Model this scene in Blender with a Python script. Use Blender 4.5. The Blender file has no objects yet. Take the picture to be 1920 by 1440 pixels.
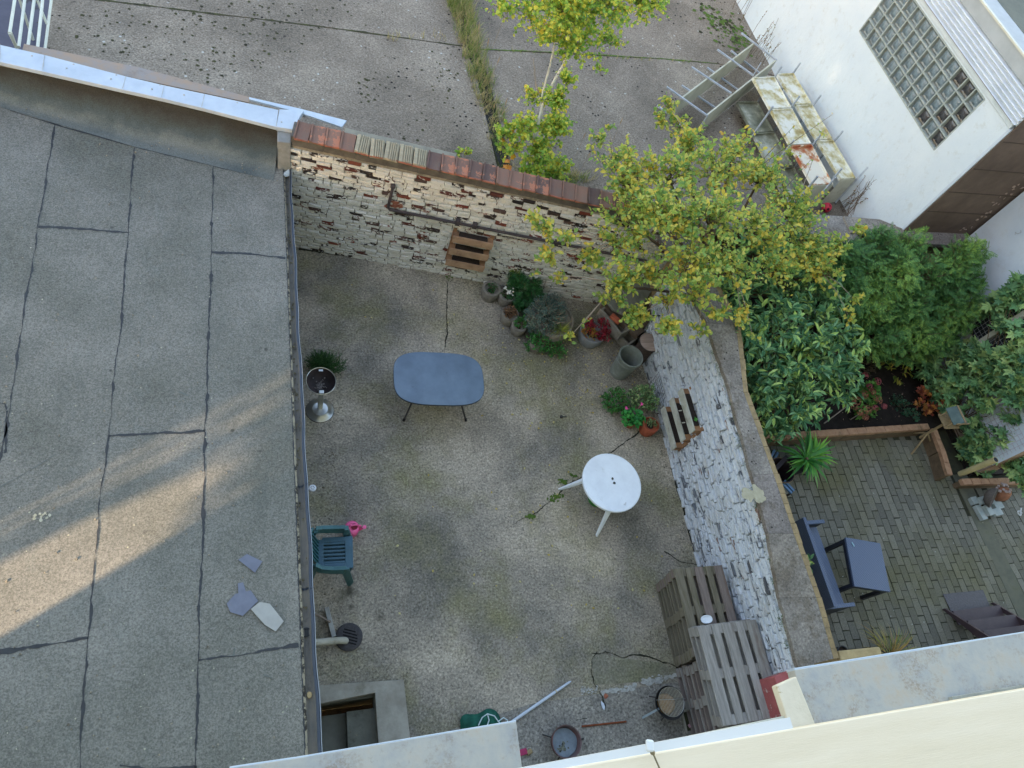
import bpy, math, random
import numpy as np
from mathutils import Vector, Matrix
random.seed(7); np.random.seed(7)
S = bpy.context.scene
COL = S.collection
PI = math.pi

# ------------------------------------------------------------------ camera
NADIR = (545.0, 1490.0); FOC = 1320.0; CAMH = 10.0     # pixels of the 1920x1440 photo
_n = np.array([NADIR[0]-960, NADIR[1]-720, FOC]); _n /= np.linalg.norm(_n)
_Z = -_n
_Y = np.array([0, -1.0, 0]); _Y -= (_Y@_Z)*_Z; _Y /= np.linalg.norm(_Y)
_X = np.cross(_Y, _Z)
RW = np.array([_X, _Y, _Z])                             # photo-camera axes -> world
cam = bpy.data.cameras.new('camera'); co = bpy.data.objects.new('camera', cam); COL.objects.link(co)
cam.sensor_width = 36.0; cam.lens = FOC/1920*36.0; cam.clip_start = 0.03; cam.clip_end = 500
_m = Matrix(((RW[0][0], -RW[0][1], -RW[0][2], 0), (RW[1][0], -RW[1][1], -RW[1][2], 0), (RW[2][0], -RW[2][1], -RW[2][2], CAMH), (0, 0, 0, 1)))
co.matrix_world = _m
S.camera = co

def ray(x, y):
    return RW@np.array([x-960.0, y-720.0, FOC])
def at(x, y, z=0.0):
    "point of height z seen at photo pixel x, y"
    d = ray(x, y); t = (z-CAMH)/d[2]
    return Vector((d[0]*t, d[1]*t, z))
def at_x(x, y, x0):
    d = ray(x, y); t = x0/d[0]
    return Vector((x0, d[1]*t, CAMH+d[2]*t))

# ------------------------------------------------------------------ world, sun, exposure
SUN_EL = math.radians(17); SUN_AZ = math.radians(238)   # azimuth of the sun, clockwise from +Y
w = bpy.data.worlds.new('World'); S.world = w; w.use_nodes = True
wn = w.node_tree.nodes; wl = w.node_tree.links
sky = wn.new('ShaderNodeTexSky'); sky.sky_type = 'NISHITA'; sky.sun_disc = False
sky.sun_elevation = SUN_EL; sky.sun_rotation = SUN_AZ
_wb = wn.new('ShaderNodeMix'); _wb.data_type = 'RGBA'; _wb.blend_type = 'MULTIPLY'; _wb.inputs[0].default_value = 1
_wb.inputs[7].default_value = (1.19, .985, .845, 1)      # white-balance tint, takes some blue out of the sky light
wl.new(sky.outputs[0], _wb.inputs[6]); wl.new(_wb.outputs[2], wn['Background'].inputs[0]); wn['Background'].inputs[1].default_value = 0.15
sun = bpy.data.lights.new('sun', 'SUN'); so = bpy.data.objects.new('sun', sun); COL.objects.link(so)
sun.energy = 3.2; sun.angle = math.radians(1.0); sun.color = (1.0, 0.70, 0.44)
SD = Vector((math.sin(SUN_AZ)*math.cos(SUN_EL), math.cos(SUN_AZ)*math.cos(SUN_EL), math.sin(SUN_EL)))
so.rotation_euler = SD.to_track_quat('Z', 'Y').to_euler()
S.view_settings.view_transform = 'Standard'; S.view_settings.look = 'None'
S.view_settings.gamma = 1; S.view_settings.exposure = 2.6
S.cycles.use_denoising = True
S.cycles.max_bounces = 6

# ------------------------------------------------------------------ material helpers
def C(h, k=1.0):
    "sRGB hex -> linear"
    h = h.lstrip('#'); r = []
    for i in (0, 2, 4):
        v = int(h[i:i+2], 16)/255
        v = v/12.92 if v <= .04045 else ((v+.055)/1.055)**2.4
        r.append(min(v*k, .9))
    return (*r, 1)
class MT:
    def __init__(s, name, rough=.9, spec=.3):
        s.m = bpy.data.materials.new(name); s.m.use_nodes = True
        s.n = s.m.node_tree.nodes; s.l = s.m.node_tree.links
        s.b = s.n['Principled BSDF']; s.b.inputs['Roughness'].default_value = rough
        s.b.inputs['Specular IOR Level'].default_value = spec
        s.tc = s.n.new('ShaderNodeTexCoord').outputs['Object']
    def vec(s, scale=(1, 1, 1), rot=(0, 0, 0)):
        q = s.n.new('ShaderNodeMapping'); q.inputs['Scale'].default_value = scale; q.inputs['Rotation'].default_value = rot
        s.l.new(s.tc, q.inputs[0]); return q.outputs[0]
    def noise(s, sc, det=4, ro=.6, v=None, dist=0):
        q = s.n.new('ShaderNodeTexNoise'); q.inputs['Scale'].default_value = sc; q.inputs['Detail'].default_value = det
        q.inputs['Roughness'].default_value = ro; q.inputs['Distortion'].default_value = dist
        s.l.new(v or s.tc, q.inputs['Vector']); return q.outputs[0]
    def vor(s, sc, v=None, feat='F1', out=0, rnd=1):
        q = s.n.new('ShaderNodeTexVoronoi'); q.inputs['Scale'].default_value = sc; q.feature = feat
        q.inputs['Randomness'].default_value = rnd
        s.l.new(v or s.tc, q.inputs['Vector']); return q.outputs[out]
    def ramp(s, f, st, interp='LINEAR'):
        q = s.n.new('ShaderNodeValToRGB'); q.color_ramp.interpolation = interp
        e = q.color_ramp.elements
        while len(e) < len(st): e.new(.5)
        for i, (p, c) in enumerate(st):
            e[i].position = p; e[i].color = c if isinstance(c, tuple) else (c, c, c, 1)
        s.l.new(f, q.inputs[0]); return q.outputs[0]
    def mix(s, f, a, b, mode='MIX'):
        q = s.n.new('ShaderNodeMix'); q.data_type = 'RGBA'; q.blend_type = mode
        for inp, v in ((q.inputs[0], f), (q.inputs[6], a), (q.inputs[7], b)):
            if isinstance(v, (int, float)): inp.default_value = v
            elif isinstance(v, tuple): inp.default_value = v
            else: s.l.new(v, inp)
        return q.outputs[2]
    def math(s, op, a, b=0.0, c=0.0):
        q = s.n.new('ShaderNodeMath'); q.operation = op
        for i, v in enumerate((a, b, c)):
            if isinstance(v, (int, float)): q.inputs[i].default_value = v
            else: s.l.new(v, q.inputs[i])
        return q.outputs[0]
    def isl(s):
        return s.n.new('ShaderNodeNewGeometry').outputs['Random Per Island']
    def objr(s):
        return s.n.new('ShaderNodeObjectInfo').outputs['Random']
    def sep(s, v=None):
        q = s.n.new('ShaderNodeSeparateXYZ'); s.l.new(v or s.tc, q.inputs[0]); return q.outputs
    def col(s, c):
        if isinstance(c, tuple): s.b.inputs['Base Color'].default_value = c
        else: s.l.new(c, s.b.inputs['Base Color'])
        return s
    def bump(s, h, st=.4, d=.01):
        q = s.n.new('ShaderNodeBump'); q.inputs['Strength'].default_value = st; q.inputs['Distance'].default_value = d
        s.l.new(h, q.inputs['Height']); s.l.new(q.outputs[0], s.b.inputs['Normal']); return s

def simple(name, c1, c2=None, sc=6, rough=.8, bump=0, bsc=60, spec=.3, metal=0, k=1, det=6, dirt=None, dsc=1.5, dpos=(.55, .75), stretch=None):
    t = MT(name, rough, spec); t.b.inputs['Metallic'].default_value = metal
    v = t.vec(stretch) if stretch else None
    c = C(c1, k)
    if c2: c = t.mix(t.ramp(t.noise(sc, det, .65, v), [(.35, 0.), (.65, 1.)]), C(c1, k), C(c2, k))
    if dirt: c = t.mix(t.ramp(t.noise(dsc, 8, .7, v), [(dpos[0], 0.), (dpos[1], 1.)]), c, C(dirt, k))
    t.col(c)
    if bump: t.bump(t.noise(bsc, 5, .7, v), bump, .01)
    return t.m

def concrete(name, stops, grain=.5, gsc=26, big=.7, tint=None, tsc=.35, tpos=(.5, .7), spots=None, white=None, bump=.35, dark_patches=None):
    "exposed-aggregate concrete: large tone clouds x grain of stones"
    t = MT(name, .95, .2)
    n1 = t.noise(big, 7, .62, dist=.3)
    c = t.ramp(n1, stops)
    if tint: c = t.mix(t.math('MULTIPLY', t.ramp(t.noise(tsc, 6, .65), [(tpos[0], 0.), (tpos[1], 1.)]), .8), c, tint)
    g1 = t.noise(gsc, 3, .75); vo = t.vor(gsc*1.5, out=1)
    g = t.ramp(g1, [(.33, 1-grain), (.5, 1.), (.67, 1+grain*.9)])
    c = t.mix(1.0, c, g, 'MULTIPLY')
    vs = t.sep(vo)[0]
    c = t.mix(1.0, c, t.ramp(vs, [(0.0, 1-grain*.75), (.25, .95), (.8, 1.04), (1., 1+grain*.7)]), 'MULTIPLY')
    if spots:
        f = t.math('MULTIPLY', t.ramp(t.vor(spots[0]), [(spots[1]*.7, 1.), (spots[1], 0.)]), t.ramp(t.noise(.9, 3), [(.5, 0.), (.58, 1.)]))
        c = t.mix(f, c, C('#1f1f20'))
    if white:
        f = t.math('MULTIPLY', t.ramp(t.vor(white[0]), [(white[1]*.8, 1.), (white[1], 0.)]), t.ramp(t.noise(.6, 2), [(.5, 0.), (.56, .8)]))
        c = t.mix(f, c, C('#b9bdb8'))
    for k, (pc, r) in enumerate(dark_patches or []):  # drain stains first, then fainter olive patches beside and under things
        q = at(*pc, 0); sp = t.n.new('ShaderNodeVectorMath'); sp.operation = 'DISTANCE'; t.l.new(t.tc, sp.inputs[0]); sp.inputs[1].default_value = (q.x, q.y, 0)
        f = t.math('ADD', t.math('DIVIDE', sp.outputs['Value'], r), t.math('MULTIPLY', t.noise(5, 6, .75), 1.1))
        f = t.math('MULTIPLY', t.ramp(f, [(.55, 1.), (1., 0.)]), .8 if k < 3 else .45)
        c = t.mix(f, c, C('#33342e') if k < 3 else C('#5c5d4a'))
    t.col(c); t.bump(g1, bump, .012)
    return t.m

# ------------------------------------------------------------------ mesh helpers
class MB:
    def __init__(s): s.v = []; s.f = []
    def add(s, vs, fs):
        o = len(s.v); s.v += [tuple(p) for p in vs]; s.f += [tuple(i+o for i in q) for q in fs]; return s
    def box(s, c, d, rz=0, M=None, j=0):
        x, y, z = d[0]/2, d[1]/2, d[2]/2
        vs = [Vector((a*x, b*y, e*z)) for e in (-1, 1) for a, b in ((-1, -1), (1, -1), (1, 1), (-1, 1))]
        R = M if M is not None else Matrix.Rotation(rz, 3, 'Z')
        vs = [R@q+Vector(c)+Vector((random.uniform(-j, j), random.uniform(-j, j), random.uniform(-j, j))) for q in vs]
        return s.add(vs, [(3, 2, 1, 0), (4, 5, 6, 7), (0, 1, 5, 4), (1, 2, 6, 5), (2, 3, 7, 6), (3, 0, 4, 7)])
    def prism(s, poly, z0, z1):
        n = len(poly)
        a = [Vector((p[0], p[1], z0 if len(p) < 3 else z0+p[2])) for p in poly]
        b = [Vector((p[0], p[1], z1 if len(p) < 3 else z1+p[2])) for p in poly]
        return s.add(a+b, [tuple(range(n-1, -1, -1)), tuple(range(n, 2*n))]+[(i, (i+1) % n, (i+1) % n+n, i+n) for i in range(n)])
    def poly(s, pts): return s.add(pts, [tuple(range(len(pts)))])
    def solid(s, top, bot):
        n = len(top)
        return s.add(list(bot)+list(top), [tuple(range(n-1, -1, -1)), tuple(range(n, 2*n))]+[(i, (i+1) % n, (i+1) % n+n, i+n) for i in range(n)])
    def tube(s, pts, r, n=8, cap=True):
        pts = [Vector(p) for p in pts]; k = len(pts); rs = r if isinstance(r, (list, tuple)) else [r]*k
        o = len(s.v); prev = None
        for i, p in enumerate(pts):
            d = (pts[min(i+1, k-1)]-pts[max(i-1, 0)]).normalized()
            if prev is None:
                a = d.cross(Vector((0, 0, 1)) if abs(d.z) < .9 else Vector((1, 0, 0))).normalized()
            else:
                a = (prev-d*prev.dot(d)).normalized()
            prev = a; b = d.cross(a)
            for q in range(n):
                t = 2*PI*q/n; s.v.append(tuple(p+(a*math.cos(t)+b*math.sin(t))*rs[i]))
        for i in range(k-1):
            for q in range(n):
                q2 = (q+1) % n; s.f.append((o+i*n+q, o+i*n+q2, o+(i+1)*n+q2, o+(i+1)*n+q))
        if cap: s.f.append(tuple(o+q for q in range(n-1, -1, -1))); s.f.append(tuple(o+(k-1)*n+q for q in range(n)))
        return s
    def lathe(s, prof, n=28, c=(0, 0, 0), close=False, sx=1, sy=1, wob=0):
        o = len(s.v); k = len(prof)
        for (r, z) in prof:
            for q in range(n):
                t = 2*PI*q/n; rr = r*(1+wob*math.sin(3*t+1)+wob*.6*math.sin(7*t))
                s.v.append((c[0]+rr*math.cos(t)*sx, c[1]+rr*math.sin(t)*sy, c[2]+z))
        for i in range(k-1):
            for q in range(n):
                q2 = (q+1) % n; s.f.append((o+i*n+q, o+i*n+q2, o+(i+1)*n+q2, o+(i+1)*n+q))
        if prof[0][0] > 0 and prof[1][0] > 0 and not close: s.f.append(tuple(o+q for q in range(n-1, -1, -1)))
        if prof[-1][0] > 0 and prof[-2][0] > 0 and not close: s.f.append(tuple(o+(k-1)*n+q for q in range(n)))
        if close:
            for q in range(n):
                q2 = (q+1) % n; s.f.append((o+(k-1)*n+q, o+(k-1)*n+q2, o+q2, o+q))
        return s
    def build(s, name, m, parent=None, smooth=False, bev=0, loc=None, rz=0):
        me = bpy.data.meshes.new(name); me.from_pydata(s.v, [], s.f); me.update()
        o = bpy.data.objects.new(name, me); COL.objects.link(o)
        for q in (m if isinstance(m, list) else [m]): me.materials.append(q)
        if parent: o.parent = parent
        if loc is not None: o.location = loc
        o.rotation_euler[2] = rz
        if smooth:
            me.polygons.foreach_set('use_smooth', [True]*len(me.polygons))
            if smooth != 2: me.set_sharp_from_angle(angle=math.radians(40))
        if bev:
            md = o.modifiers.new('bevel', 'BEVEL'); md.width = bev; md.segments = 2; md.limit_method = 'ANGLE'
        return o
def tag(o, label=None, cat=None, group=None, kind=None):
    if label: o['label'] = label
    if cat: o['category'] = cat
    if group: o['group'] = group
    if kind: o['kind'] = kind
    return o
def thing(name, label, cat, loc=(0, 0, 0), rz=0, group=None):
    o = bpy.data.objects.new(name, None); COL.objects.link(o); o.location = loc; o.rotation_euler[2] = rz
    o.empty_display_size = .1
    return tag(o, label, cat, group)
def structure(o): o['kind'] = 'structure'; return o
def copy_tree(o, parent=None):
    c = o.copy(); COL.objects.link(c); c.parent = parent
    for ch in [x for x in o.children]: copy_tree(ch, c)
    return c
def U(a, b): return random.uniform(a, b)
def lerp(a, b, t): return a+(b-a)*t

def ribbon(pts, wd, z, jit=.0, seg=.03, bul=0, mn=.3):
    "ragged flat strip along a polyline; returns MB"
    mb = MB(); L = []; 
    for a, b in zip(pts[:-1], pts[1:]):
        a = Vector(a[:2]); b = Vector(b[:2]); n = max(2, int((b-a).length/seg))
        L += [a.lerp(b, i/n) for i in range(n)]
    L.append(Vector(pts[-1][:2])); n = len(L); off = 0; wv = 0; vs = []
    for i, p in enumerate(L):
        d = (L[min(i+1, n-1)]-L[max(i-1, 0)]).normalized(); q = Vector((-d.y, d.x))
        off += U(-jit, jit); off *= .9; wv = wv*.8+U(-.5, .5)
        ww = wd*max(mn, 1+wv)+(bul*max(0, math.sin(i*.21+wv))**12 if bul else 0)
        c = p+q*off
        vs += [(c.x-q.x*ww/2, c.y-q.y*ww/2, z), (c.x+q.x*ww/2*(1+(.8 if bul else 0)*abs(wv)), c.y+q.y*ww/2, z)]
    mb.add(vs, [(2*i, 2*i+2, 2*i+3, 2*i+1) for i in range(n-1)])
    return mb

# leaf templates: (along, across, up)
OVAL = ([(0, 0, 0), (.28, .5, .1), (.68, .46, .1), (1, 0, -.06), (.68, -.46, .1), (.28, -.5, .1)], [(0, 3, 2, 1), (0, 5, 4, 3)])
MAPLE = ([(0, 0, 0), (-.08, .22, .02), (.1, .55, -.02), (.3, .34, .06), (.62, .55, -.04), (.6, .2, .05), (1, 0, -.08), (.6, -.2, .05), (.62, -.55, -.04), (.3, -.34, .06), (.1, -.55, -.02), (-.08, -.22, .02)],
         [(0, 3, 2, 1), (0, 5, 4, 3), (0, 6, 5), (0, 7, 6), (0, 9, 8, 7), (0, 11, 10, 9)])
def _frond():
    v = []; f = []
    def sl(a, b, wd):
        a = Vector(a); b = Vector(b); d = (b-a); q = Vector((-d.y, d.x, 0)).normalized()*wd; o = len(v)
        v.extend([tuple(a), tuple(a.lerp(b, .55)+q), tuple(b), tuple(a.lerp(b, .55)-q)]); f.append((o, o+3, o+2, o+1))
    sl((0, 0, 0), (1, 0, -.1), .045)
    for i in range(6):
        t = .1+i*.145; l = .46*(1-t*.6)
        for sg in (-1, 1): sl((t, 0, 0), (t+l*.75, sg*l, -.12), .05)
    return v, f
FROND = _frond()
def leafmesh(name, P, D, N, L, W, m, parent=None, shape=OVAL):
    P = np.array(P, float); D = np.array(D, float); N = np.array(N, float); L = np.array(L, float)[:, None, None]; W = np.array(W, float)[:, None, None]
    D /= np.linalg.norm(D, axis=1)[:, None]+1e-9
    N = N-(N*D).sum(1)[:, None]*D; N /= np.linalg.norm(N, axis=1)[:, None]+1e-9
    Sd = np.cross(N, D)
    T = np.array(shape[0]); k = len(T)
    V = P[:, None, :]+D[:, None, :]*T[None, :, 0:1]*L+Sd[:, None, :]*T[None, :, 1:2]*W+N[:, None, :]*T[None, :, 2:3]*L
    n = len(P); fs = []
    for f in shape[1]:
        f = np.array(f); fs += (f[None, :]+(np.arange(n)*k)[:, None]).tolist()
    me = bpy.data.meshes.new(name); me.from_pydata(V.reshape(-1, 3).tolist(), [], fs); me.update()
    o = bpy.data.objects.new(name, me); COL.objects.link(o); me.materials.append(m)
    if parent: o.parent = parent
    return o
def rv():
    return Vector((random.gauss(0, 1), random.gauss(0, 1), random.gauss(0, 1))).normalized()
def leafmat(name, stops, rough=.5, vscale=2.2, trans=.25, var=.5):
    t = MT(name, rough, .35)
    f = t.math('ADD', t.math('MULTIPLY', t.isl(), var), t.math('MULTIPLY', t.noise(vscale, 2), 1-var))
    t.col(t.ramp(f, stops))
    # thin leaves let some light through
    tr = t.n.new('ShaderNodeBsdfTranslucent'); t.l.new(t.b.inputs['Base Color'].links[0].from_socket, tr.inputs[0])
    mx = t.n.new('ShaderNodeMixShader'); mx.inputs[0].default_value = trans
    t.l.new(t.b.outputs[0], mx.inputs[1]); t.l.new(tr.outputs[0], mx.inputs[2])
    t.l.new(mx.outputs[0], t.n['Material Output'].inputs[0])
    return t.m

def foliage(root, part, m, lobes, ntw, tl, nl, ll, lw, shape=OVAL, up=.5, spread=.7, woodm=None, base=None, rmin=.5, ld=.6, twr=.004, limbs=True, droop=0.0, rosette=False, nup=1.0, limr=.03, tipname='twigs'):
    """lobes: (x,y,z,rx,ry,rz) in the thing's own space. twigs grow outward in each lobe and carry leaves"""
    P = []; D = []; N = []; L = []; W = []; wood = MB()
    vol = [(l[3]*l[4]*l[5])**.75 for l in lobes]
    for q in range(ntw):
        l = random.choices(lobes, vol)[0]
        while True:
            u = rv()
            if u.z > -.55 or random.random() < .3: break
        r = U(rmin, 1.0)**.6
        s = Vector((l[0]+u.x*l[3]*r, l[1]+u.y*l[4]*r, l[2]+u.z*l[5]*r))
        d = (Vector((u.x, u.y, u.z*.6))*spread+Vector((0, 0, up))+rv()*.45).normalized()
        t_ = tl*U(.6, 1.25); s = s-d*t_*.5
        pts = [s]; dd = d.copy(); kk = 4
        for i in range(kk):
            dd = (dd+rv()*.12-Vector((0, 0, droop))).normalized(); pts.append(pts[-1]+dd*t_/kk)
        if woodm: wood.tube(pts, [twr*1.3, twr*1.1, twr, twr*.8, twr*.5], 3, False)
        if woodm and limbs and base is not None and random.random() < .16:
            c = Vector((l[0], l[1], l[2]-l[5]*.5)); mid = c.lerp(s, .5)+rv()*.06
            wood.tube([c, mid, s], [limr*.5, limr*.3, twr*1.2], 4, False)
        n_ = max(2, int(nl*U(.7, 1.3)))
        for i in range(n_):
            tt = 1.0 if rosette and i > n_*.45 else .15+.85*(i+.5)/n_
            a = tt*kk; j = min(int(a), kk-1); p = pts[j].lerp(pts[j+1], a-j)
            ax = (pts[j+1]-pts[j]).normalized()
            sd = ax.cross(rv()).normalized()
            dl = (ax*(ld if not rosette else U(.2, .9))+sd).normalized()
            sc = U(.5, 1.25)
            P.append(p); D.append(dl); N.append(Vector((0, 0, nup))+rv()*.55); L.append(ll*sc); W.append(lw*sc)
    if woodm:
        if limbs and base is not None:
            for l in lobes:
                c = Vector((l[0], l[1], l[2]-l[5]*.5)); b = Vector(base); h = (c-b)
                mid = b+Vector((h.x*.3, h.y*.3, h.z*.55))+rv()*.05
                wood.tube([b, b.lerp(mid, .5)+rv()*.03, mid, mid.lerp(c, .6)+rv()*.05, c], [limr, limr*.9, limr*.8, limr*.65, limr*.5], 6, False)
        if wood.v: wood.build(tipname, woodm, root, smooth=True)
    leafmesh(part, P, D, N, L, W, m, root, shape)

def blades(root, part, m, centre, n, ln, wd, rise=.6, curve=.8, seg=5, z0=0.0, spread0=.03):
    mb = MB()
    for q in range(n):
        a = U(0, 2*PI); l = ln*U(.6, 1.15); e = U(rise*.4, min(rise*1.5, 1.45)); p = Vector(centre)+Vector((math.cos(a), math.sin(a), 0))*U(0, spread0)+Vector((0, 0, z0))
        sd = Vector((-math.sin(a), math.cos(a), 0)); o = len(mb.v); tw = U(-.3, .3)
        for i in range(seg+1):
            t = i/seg; ww = wd*U(.95, 1.05)*(math.sin(min(1, t*1.3+.25)*PI*.5) if t < .5 else (1-t)*2*.98+.02)/2
            mb.v.append(tuple(p-sd*ww+Vector((0, 0, tw*ww)))); mb.v.append(tuple(p+sd*ww-Vector((0, 0, tw*ww))))
            p = p+Vector((math.cos(a)*math.cos(e), math.sin(a)*math.cos(e), math.sin(e)))*l/seg; e -= curve/seg*U(.8, 1.6)
        for i in range(seg): mb.f.append((o+2*i, o+2*i+1, o+2*i+3, o+2*i+2))
    return mb.build(part, m, root)

def brickwork(mb, o, u, nrm, length, height, bl=.215, bh=.065, mo=.012, out=.02, jit=.004, topz=None, var=.012):
    "rows of individually laid bricks on the face at o, running along u, facing nrm"
    u = Vector(u).normalized(); nrm = Vector(nrm).normalized(); o = Vector(o); z = 0; row = 0
    while z < height:
        x = -(bl*.5 if row % 2 else 0)-U(0, .05)
        h = bh*U(.9, 1.08)
        while x < length:
            l = bl*U(.86, 1.08) if random.random() > .25 else bl*.5
            a = max(x, 0); b = min(x+l, length)
            tz = topz((a+b)/2) if topz else height
            if b-a > .03 and z+h <= tz:
                dz = random.gauss(0, .003); d = out+random.gauss(0, var*.5)
                if random.random() < .04: d -= .02
                v = []
                for (xx, zz) in ((a, z+dz), (b, z+dz), (b, z+h+dz), (a, z+h+dz)):
                    base = o+u*xx+Vector((0, 0, zz)); v.append(base)
                f = [p+nrm*(d+U(-.4, .4)*var)+u*U(-jit, jit)+Vector((0, 0, U(-jit, jit))) for p in v]
                cen = sum(f, Vector())/4
                f2 = [p.lerp(cen, .10)+nrm*.003 for p in f]
                f = [p-nrm*.006 for p in f]
                mb.add(v+f+f2, [(0, 1, 5, 4), (1, 2, 6, 5), (2, 3, 7, 6), (3, 0, 4, 7), (4, 5, 9, 8), (5, 6, 10, 9), (6, 7, 11, 10), (7, 4, 8, 11), (8, 9, 10, 11)])
            x += l+mo*U(.7, 1.5)
        z += h+mo*U(.7, 1.3); row += 1
    return mb

# ------------------------------------------------------------------ levels
ZL = 1.3      # level of the lot behind the brick wall
ZR = 1.8      # felt roof deck
def wy(x, off=0): return 8.33-.18*x+off      # line of the old brick wall
GX = Matrix.Rotation(0, 3, 'Z')

# ------------------------------------------------------------------ ground sheets
m_earth = simple('earth', '#4a4238', '#352f28', 3, .95, .5, 40)
m_soil = simple('soil', '#2b2622', '#1c1917', 9, .95, .8, 60)
m_lot = concrete('lot_concrete', [(.3, C('#696359')), (.5, C('#827a6e')), (.7, C('#968e80'))], .38, 30, .6, C('#766e62'), spots=(7, .2), white=(5.5, .13))
m_yard = concrete('yard_concrete', [(.30, C('#605f58')), (.42, C('#807c72')), (.54, C('#9b9486')), (.68, C('#b7ae9c'))], .42, 32, .55, C('#7a7853'), .8, (.47, .70), dark_patches=[((712, 1158), .22), ((655, 1108), .22), ((658, 1138), .14), ((640, 1120), .3), ((620, 620), .7), ((610, 560), .5), ((1190, 620), .6), ((1290, 1060), .5), ((1230, 800), .35), ((700, 620), .6), ((1000, 640), .5), ((820, 745), .45), ((1150, 960), .3)])
m_yard2 = concrete('yard_strip', [(.3, C('#6e6d68')), (.5, C('#85827a')), (.7, C('#a09c90'))], .45, 26, .9)
m_patch = concrete('patch_cement', [(.3, C('#6c6c60')), (.6, C('#858273'))], .3, 30, 1.2, C('#6f714f'), 1.1, (.45, .7))
m_joint = simple('joint_dirt', '#2c2b22', '#474a2c', 8, .95, .5, 60)
m_moss = simple('moss', '#3d5a24', '#5d7330', 14, .95, .9, 90)
m_stain = MT('damp_stain', .9)
m_stain.col(C('#3d3d36')); 

g = MB().poly([(-60, -40, -1.25), (60, -40, -1.25), (60, 80, -1.25), (-60, 80, -1.25)]).build('ground', m_earth); structure(g)
lot = MB()
def lot_sheet(name, poly):
    o = MB().prism(poly, ZL-.2, ZL).build(name, m_lot); structure(o); return o
j1 = [at(-900, -130, ZL), at(180, 0, ZL), at(600, 50, ZL), at(872, 88, ZL)]
ca, cb, cc = at(846, 0, ZL), at(893, 140, ZL), at(938, 310, ZL)
up = (ca-cb).normalized(); cN = ca+up*20
WL = lambda x: wy(x)+.12
A1 = lot_sheet('concrete_lot', [(-30, 13.6+4), (-30, wy(-30)-4), (-4.6, 9.6), (-4.6, 9.6), (0.3, 8.55), (cc.x-.02, WL(cc.x)), (cb.x, cb.y), (j1[3].x, j1[3].y), (j1[2].x, j1[2].y), (j1[1].x, j1[1].y)])
A2 = MB().prism([(-30, 13.63+4), (j1[1].x, j1[1].y+.025), (j1[2].x, j1[2].y+.025), (j1[3].x, j1[3].y+.025), (ca.x, ca.y), (cN.x, cN.y), (-30, 40)], ZL-.2, ZL).build('concrete_lot', m_lot); structure(A2)
k1 = [at(874, 90, ZL)+Vector((.22, 0, 0)), at(1060, 100, ZL), at(1240, 111, ZL), at(1345, 120, ZL)]
cw = Vector((.27, 0, 0))
A3 = MB().prism([(cb.x+.25, cb.y), (cc.x+.25, WL(cc.x+.25)), (6.6, wy(6.6)+.12), (6.6, 7.95), (11.12, 7.95), (11.12, 9.0), (10.93, k1[3].y-.12), (k1[3].x, k1[3].y), (k1[2].x, k1[2].y), (k1[0].x, k1[0].y)], ZL-.2, ZL).build('concrete_lot', m_lot); structure(A3)
A4 = MB().prism([(k1[0].x, k1[0].y+.03), (k1[2].x, k1[2].y+.035), (k1[3].x, k1[3].y+.035), (10.93, k1[3].y-.08), (10.1, 32), (cN.x+.3, cN.y)], ZL-.2, ZL).build('concrete_lot', m_lot); structure(A4)
jb = MB().poly([(-30, wy(-30)+.2, ZL-.03), (6.5, wy(6.5)+.2, ZL-.03), (11, 8.0, ZL-.03), (10, 40, ZL-.03), (-30, 40, ZL-.03)]).build('joint_dirt', m_joint); structure(jb); jb.parent = A1
for pts in ([(p.x, p.y+.012) for p in j1], [(p.x, p.y+.015) for p in k1]):
    o = ribbon(pts, .03, ZL+.004, .004, .05, 0).build('joint_moss', m_moss if pts[0][0] > 0 else m_joint, A1)
# dirt and moss near the white building
def blob(mb, c, r, z, n=14, el=1.0):
    mb.add([(c[0]+math.cos(t*2*PI/n)*r*el*U(.6, 1.2), c[1]+math.sin(t*2*PI/n)*r*U(.6, 1.2), z) for t in range(n)], [tuple(range(n))])
mb = MB(); mb2 = MB()
for i in range(230):
    t = U(0, 1)**.7; p = at(lerp(1315, 1400, t)+random.gauss(0, 16), lerp(10, 85, t)+random.gauss(0, 14), ZL)
    if p.x < 10.7: blob(mb if i % 3 else mb2, p, U(.015, .07), ZL+.004+.00004*i, 9)
mb.build('moss_patch', m_moss, A4); mb2.build('dirt_patch', m_joint, A4)
mb = MB()
for (cx, cy, sx, sy, n) in ((230, 60, 70, 25, 60), (470, 50, 60, 30, 60), (850, 140, 30, 25, 60), (500, 30, 150, 20, 60), (690, 160, 22, 20, 30), (400, 120, 40, 20, 40), (780, 240, 30, 30, 25)):
    for i in range(n):
        p = at(cx+random.gauss(0, sx), cy+random.gauss(0, sy), ZL)
        if p.y > 9.75 and p.x < 3.1: blob(mb, p, U(.008, .035), ZL+.004+.00004*i, 7)
tag(mb.build('dirt_clumps', m_joint), kind='stuff')

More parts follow.
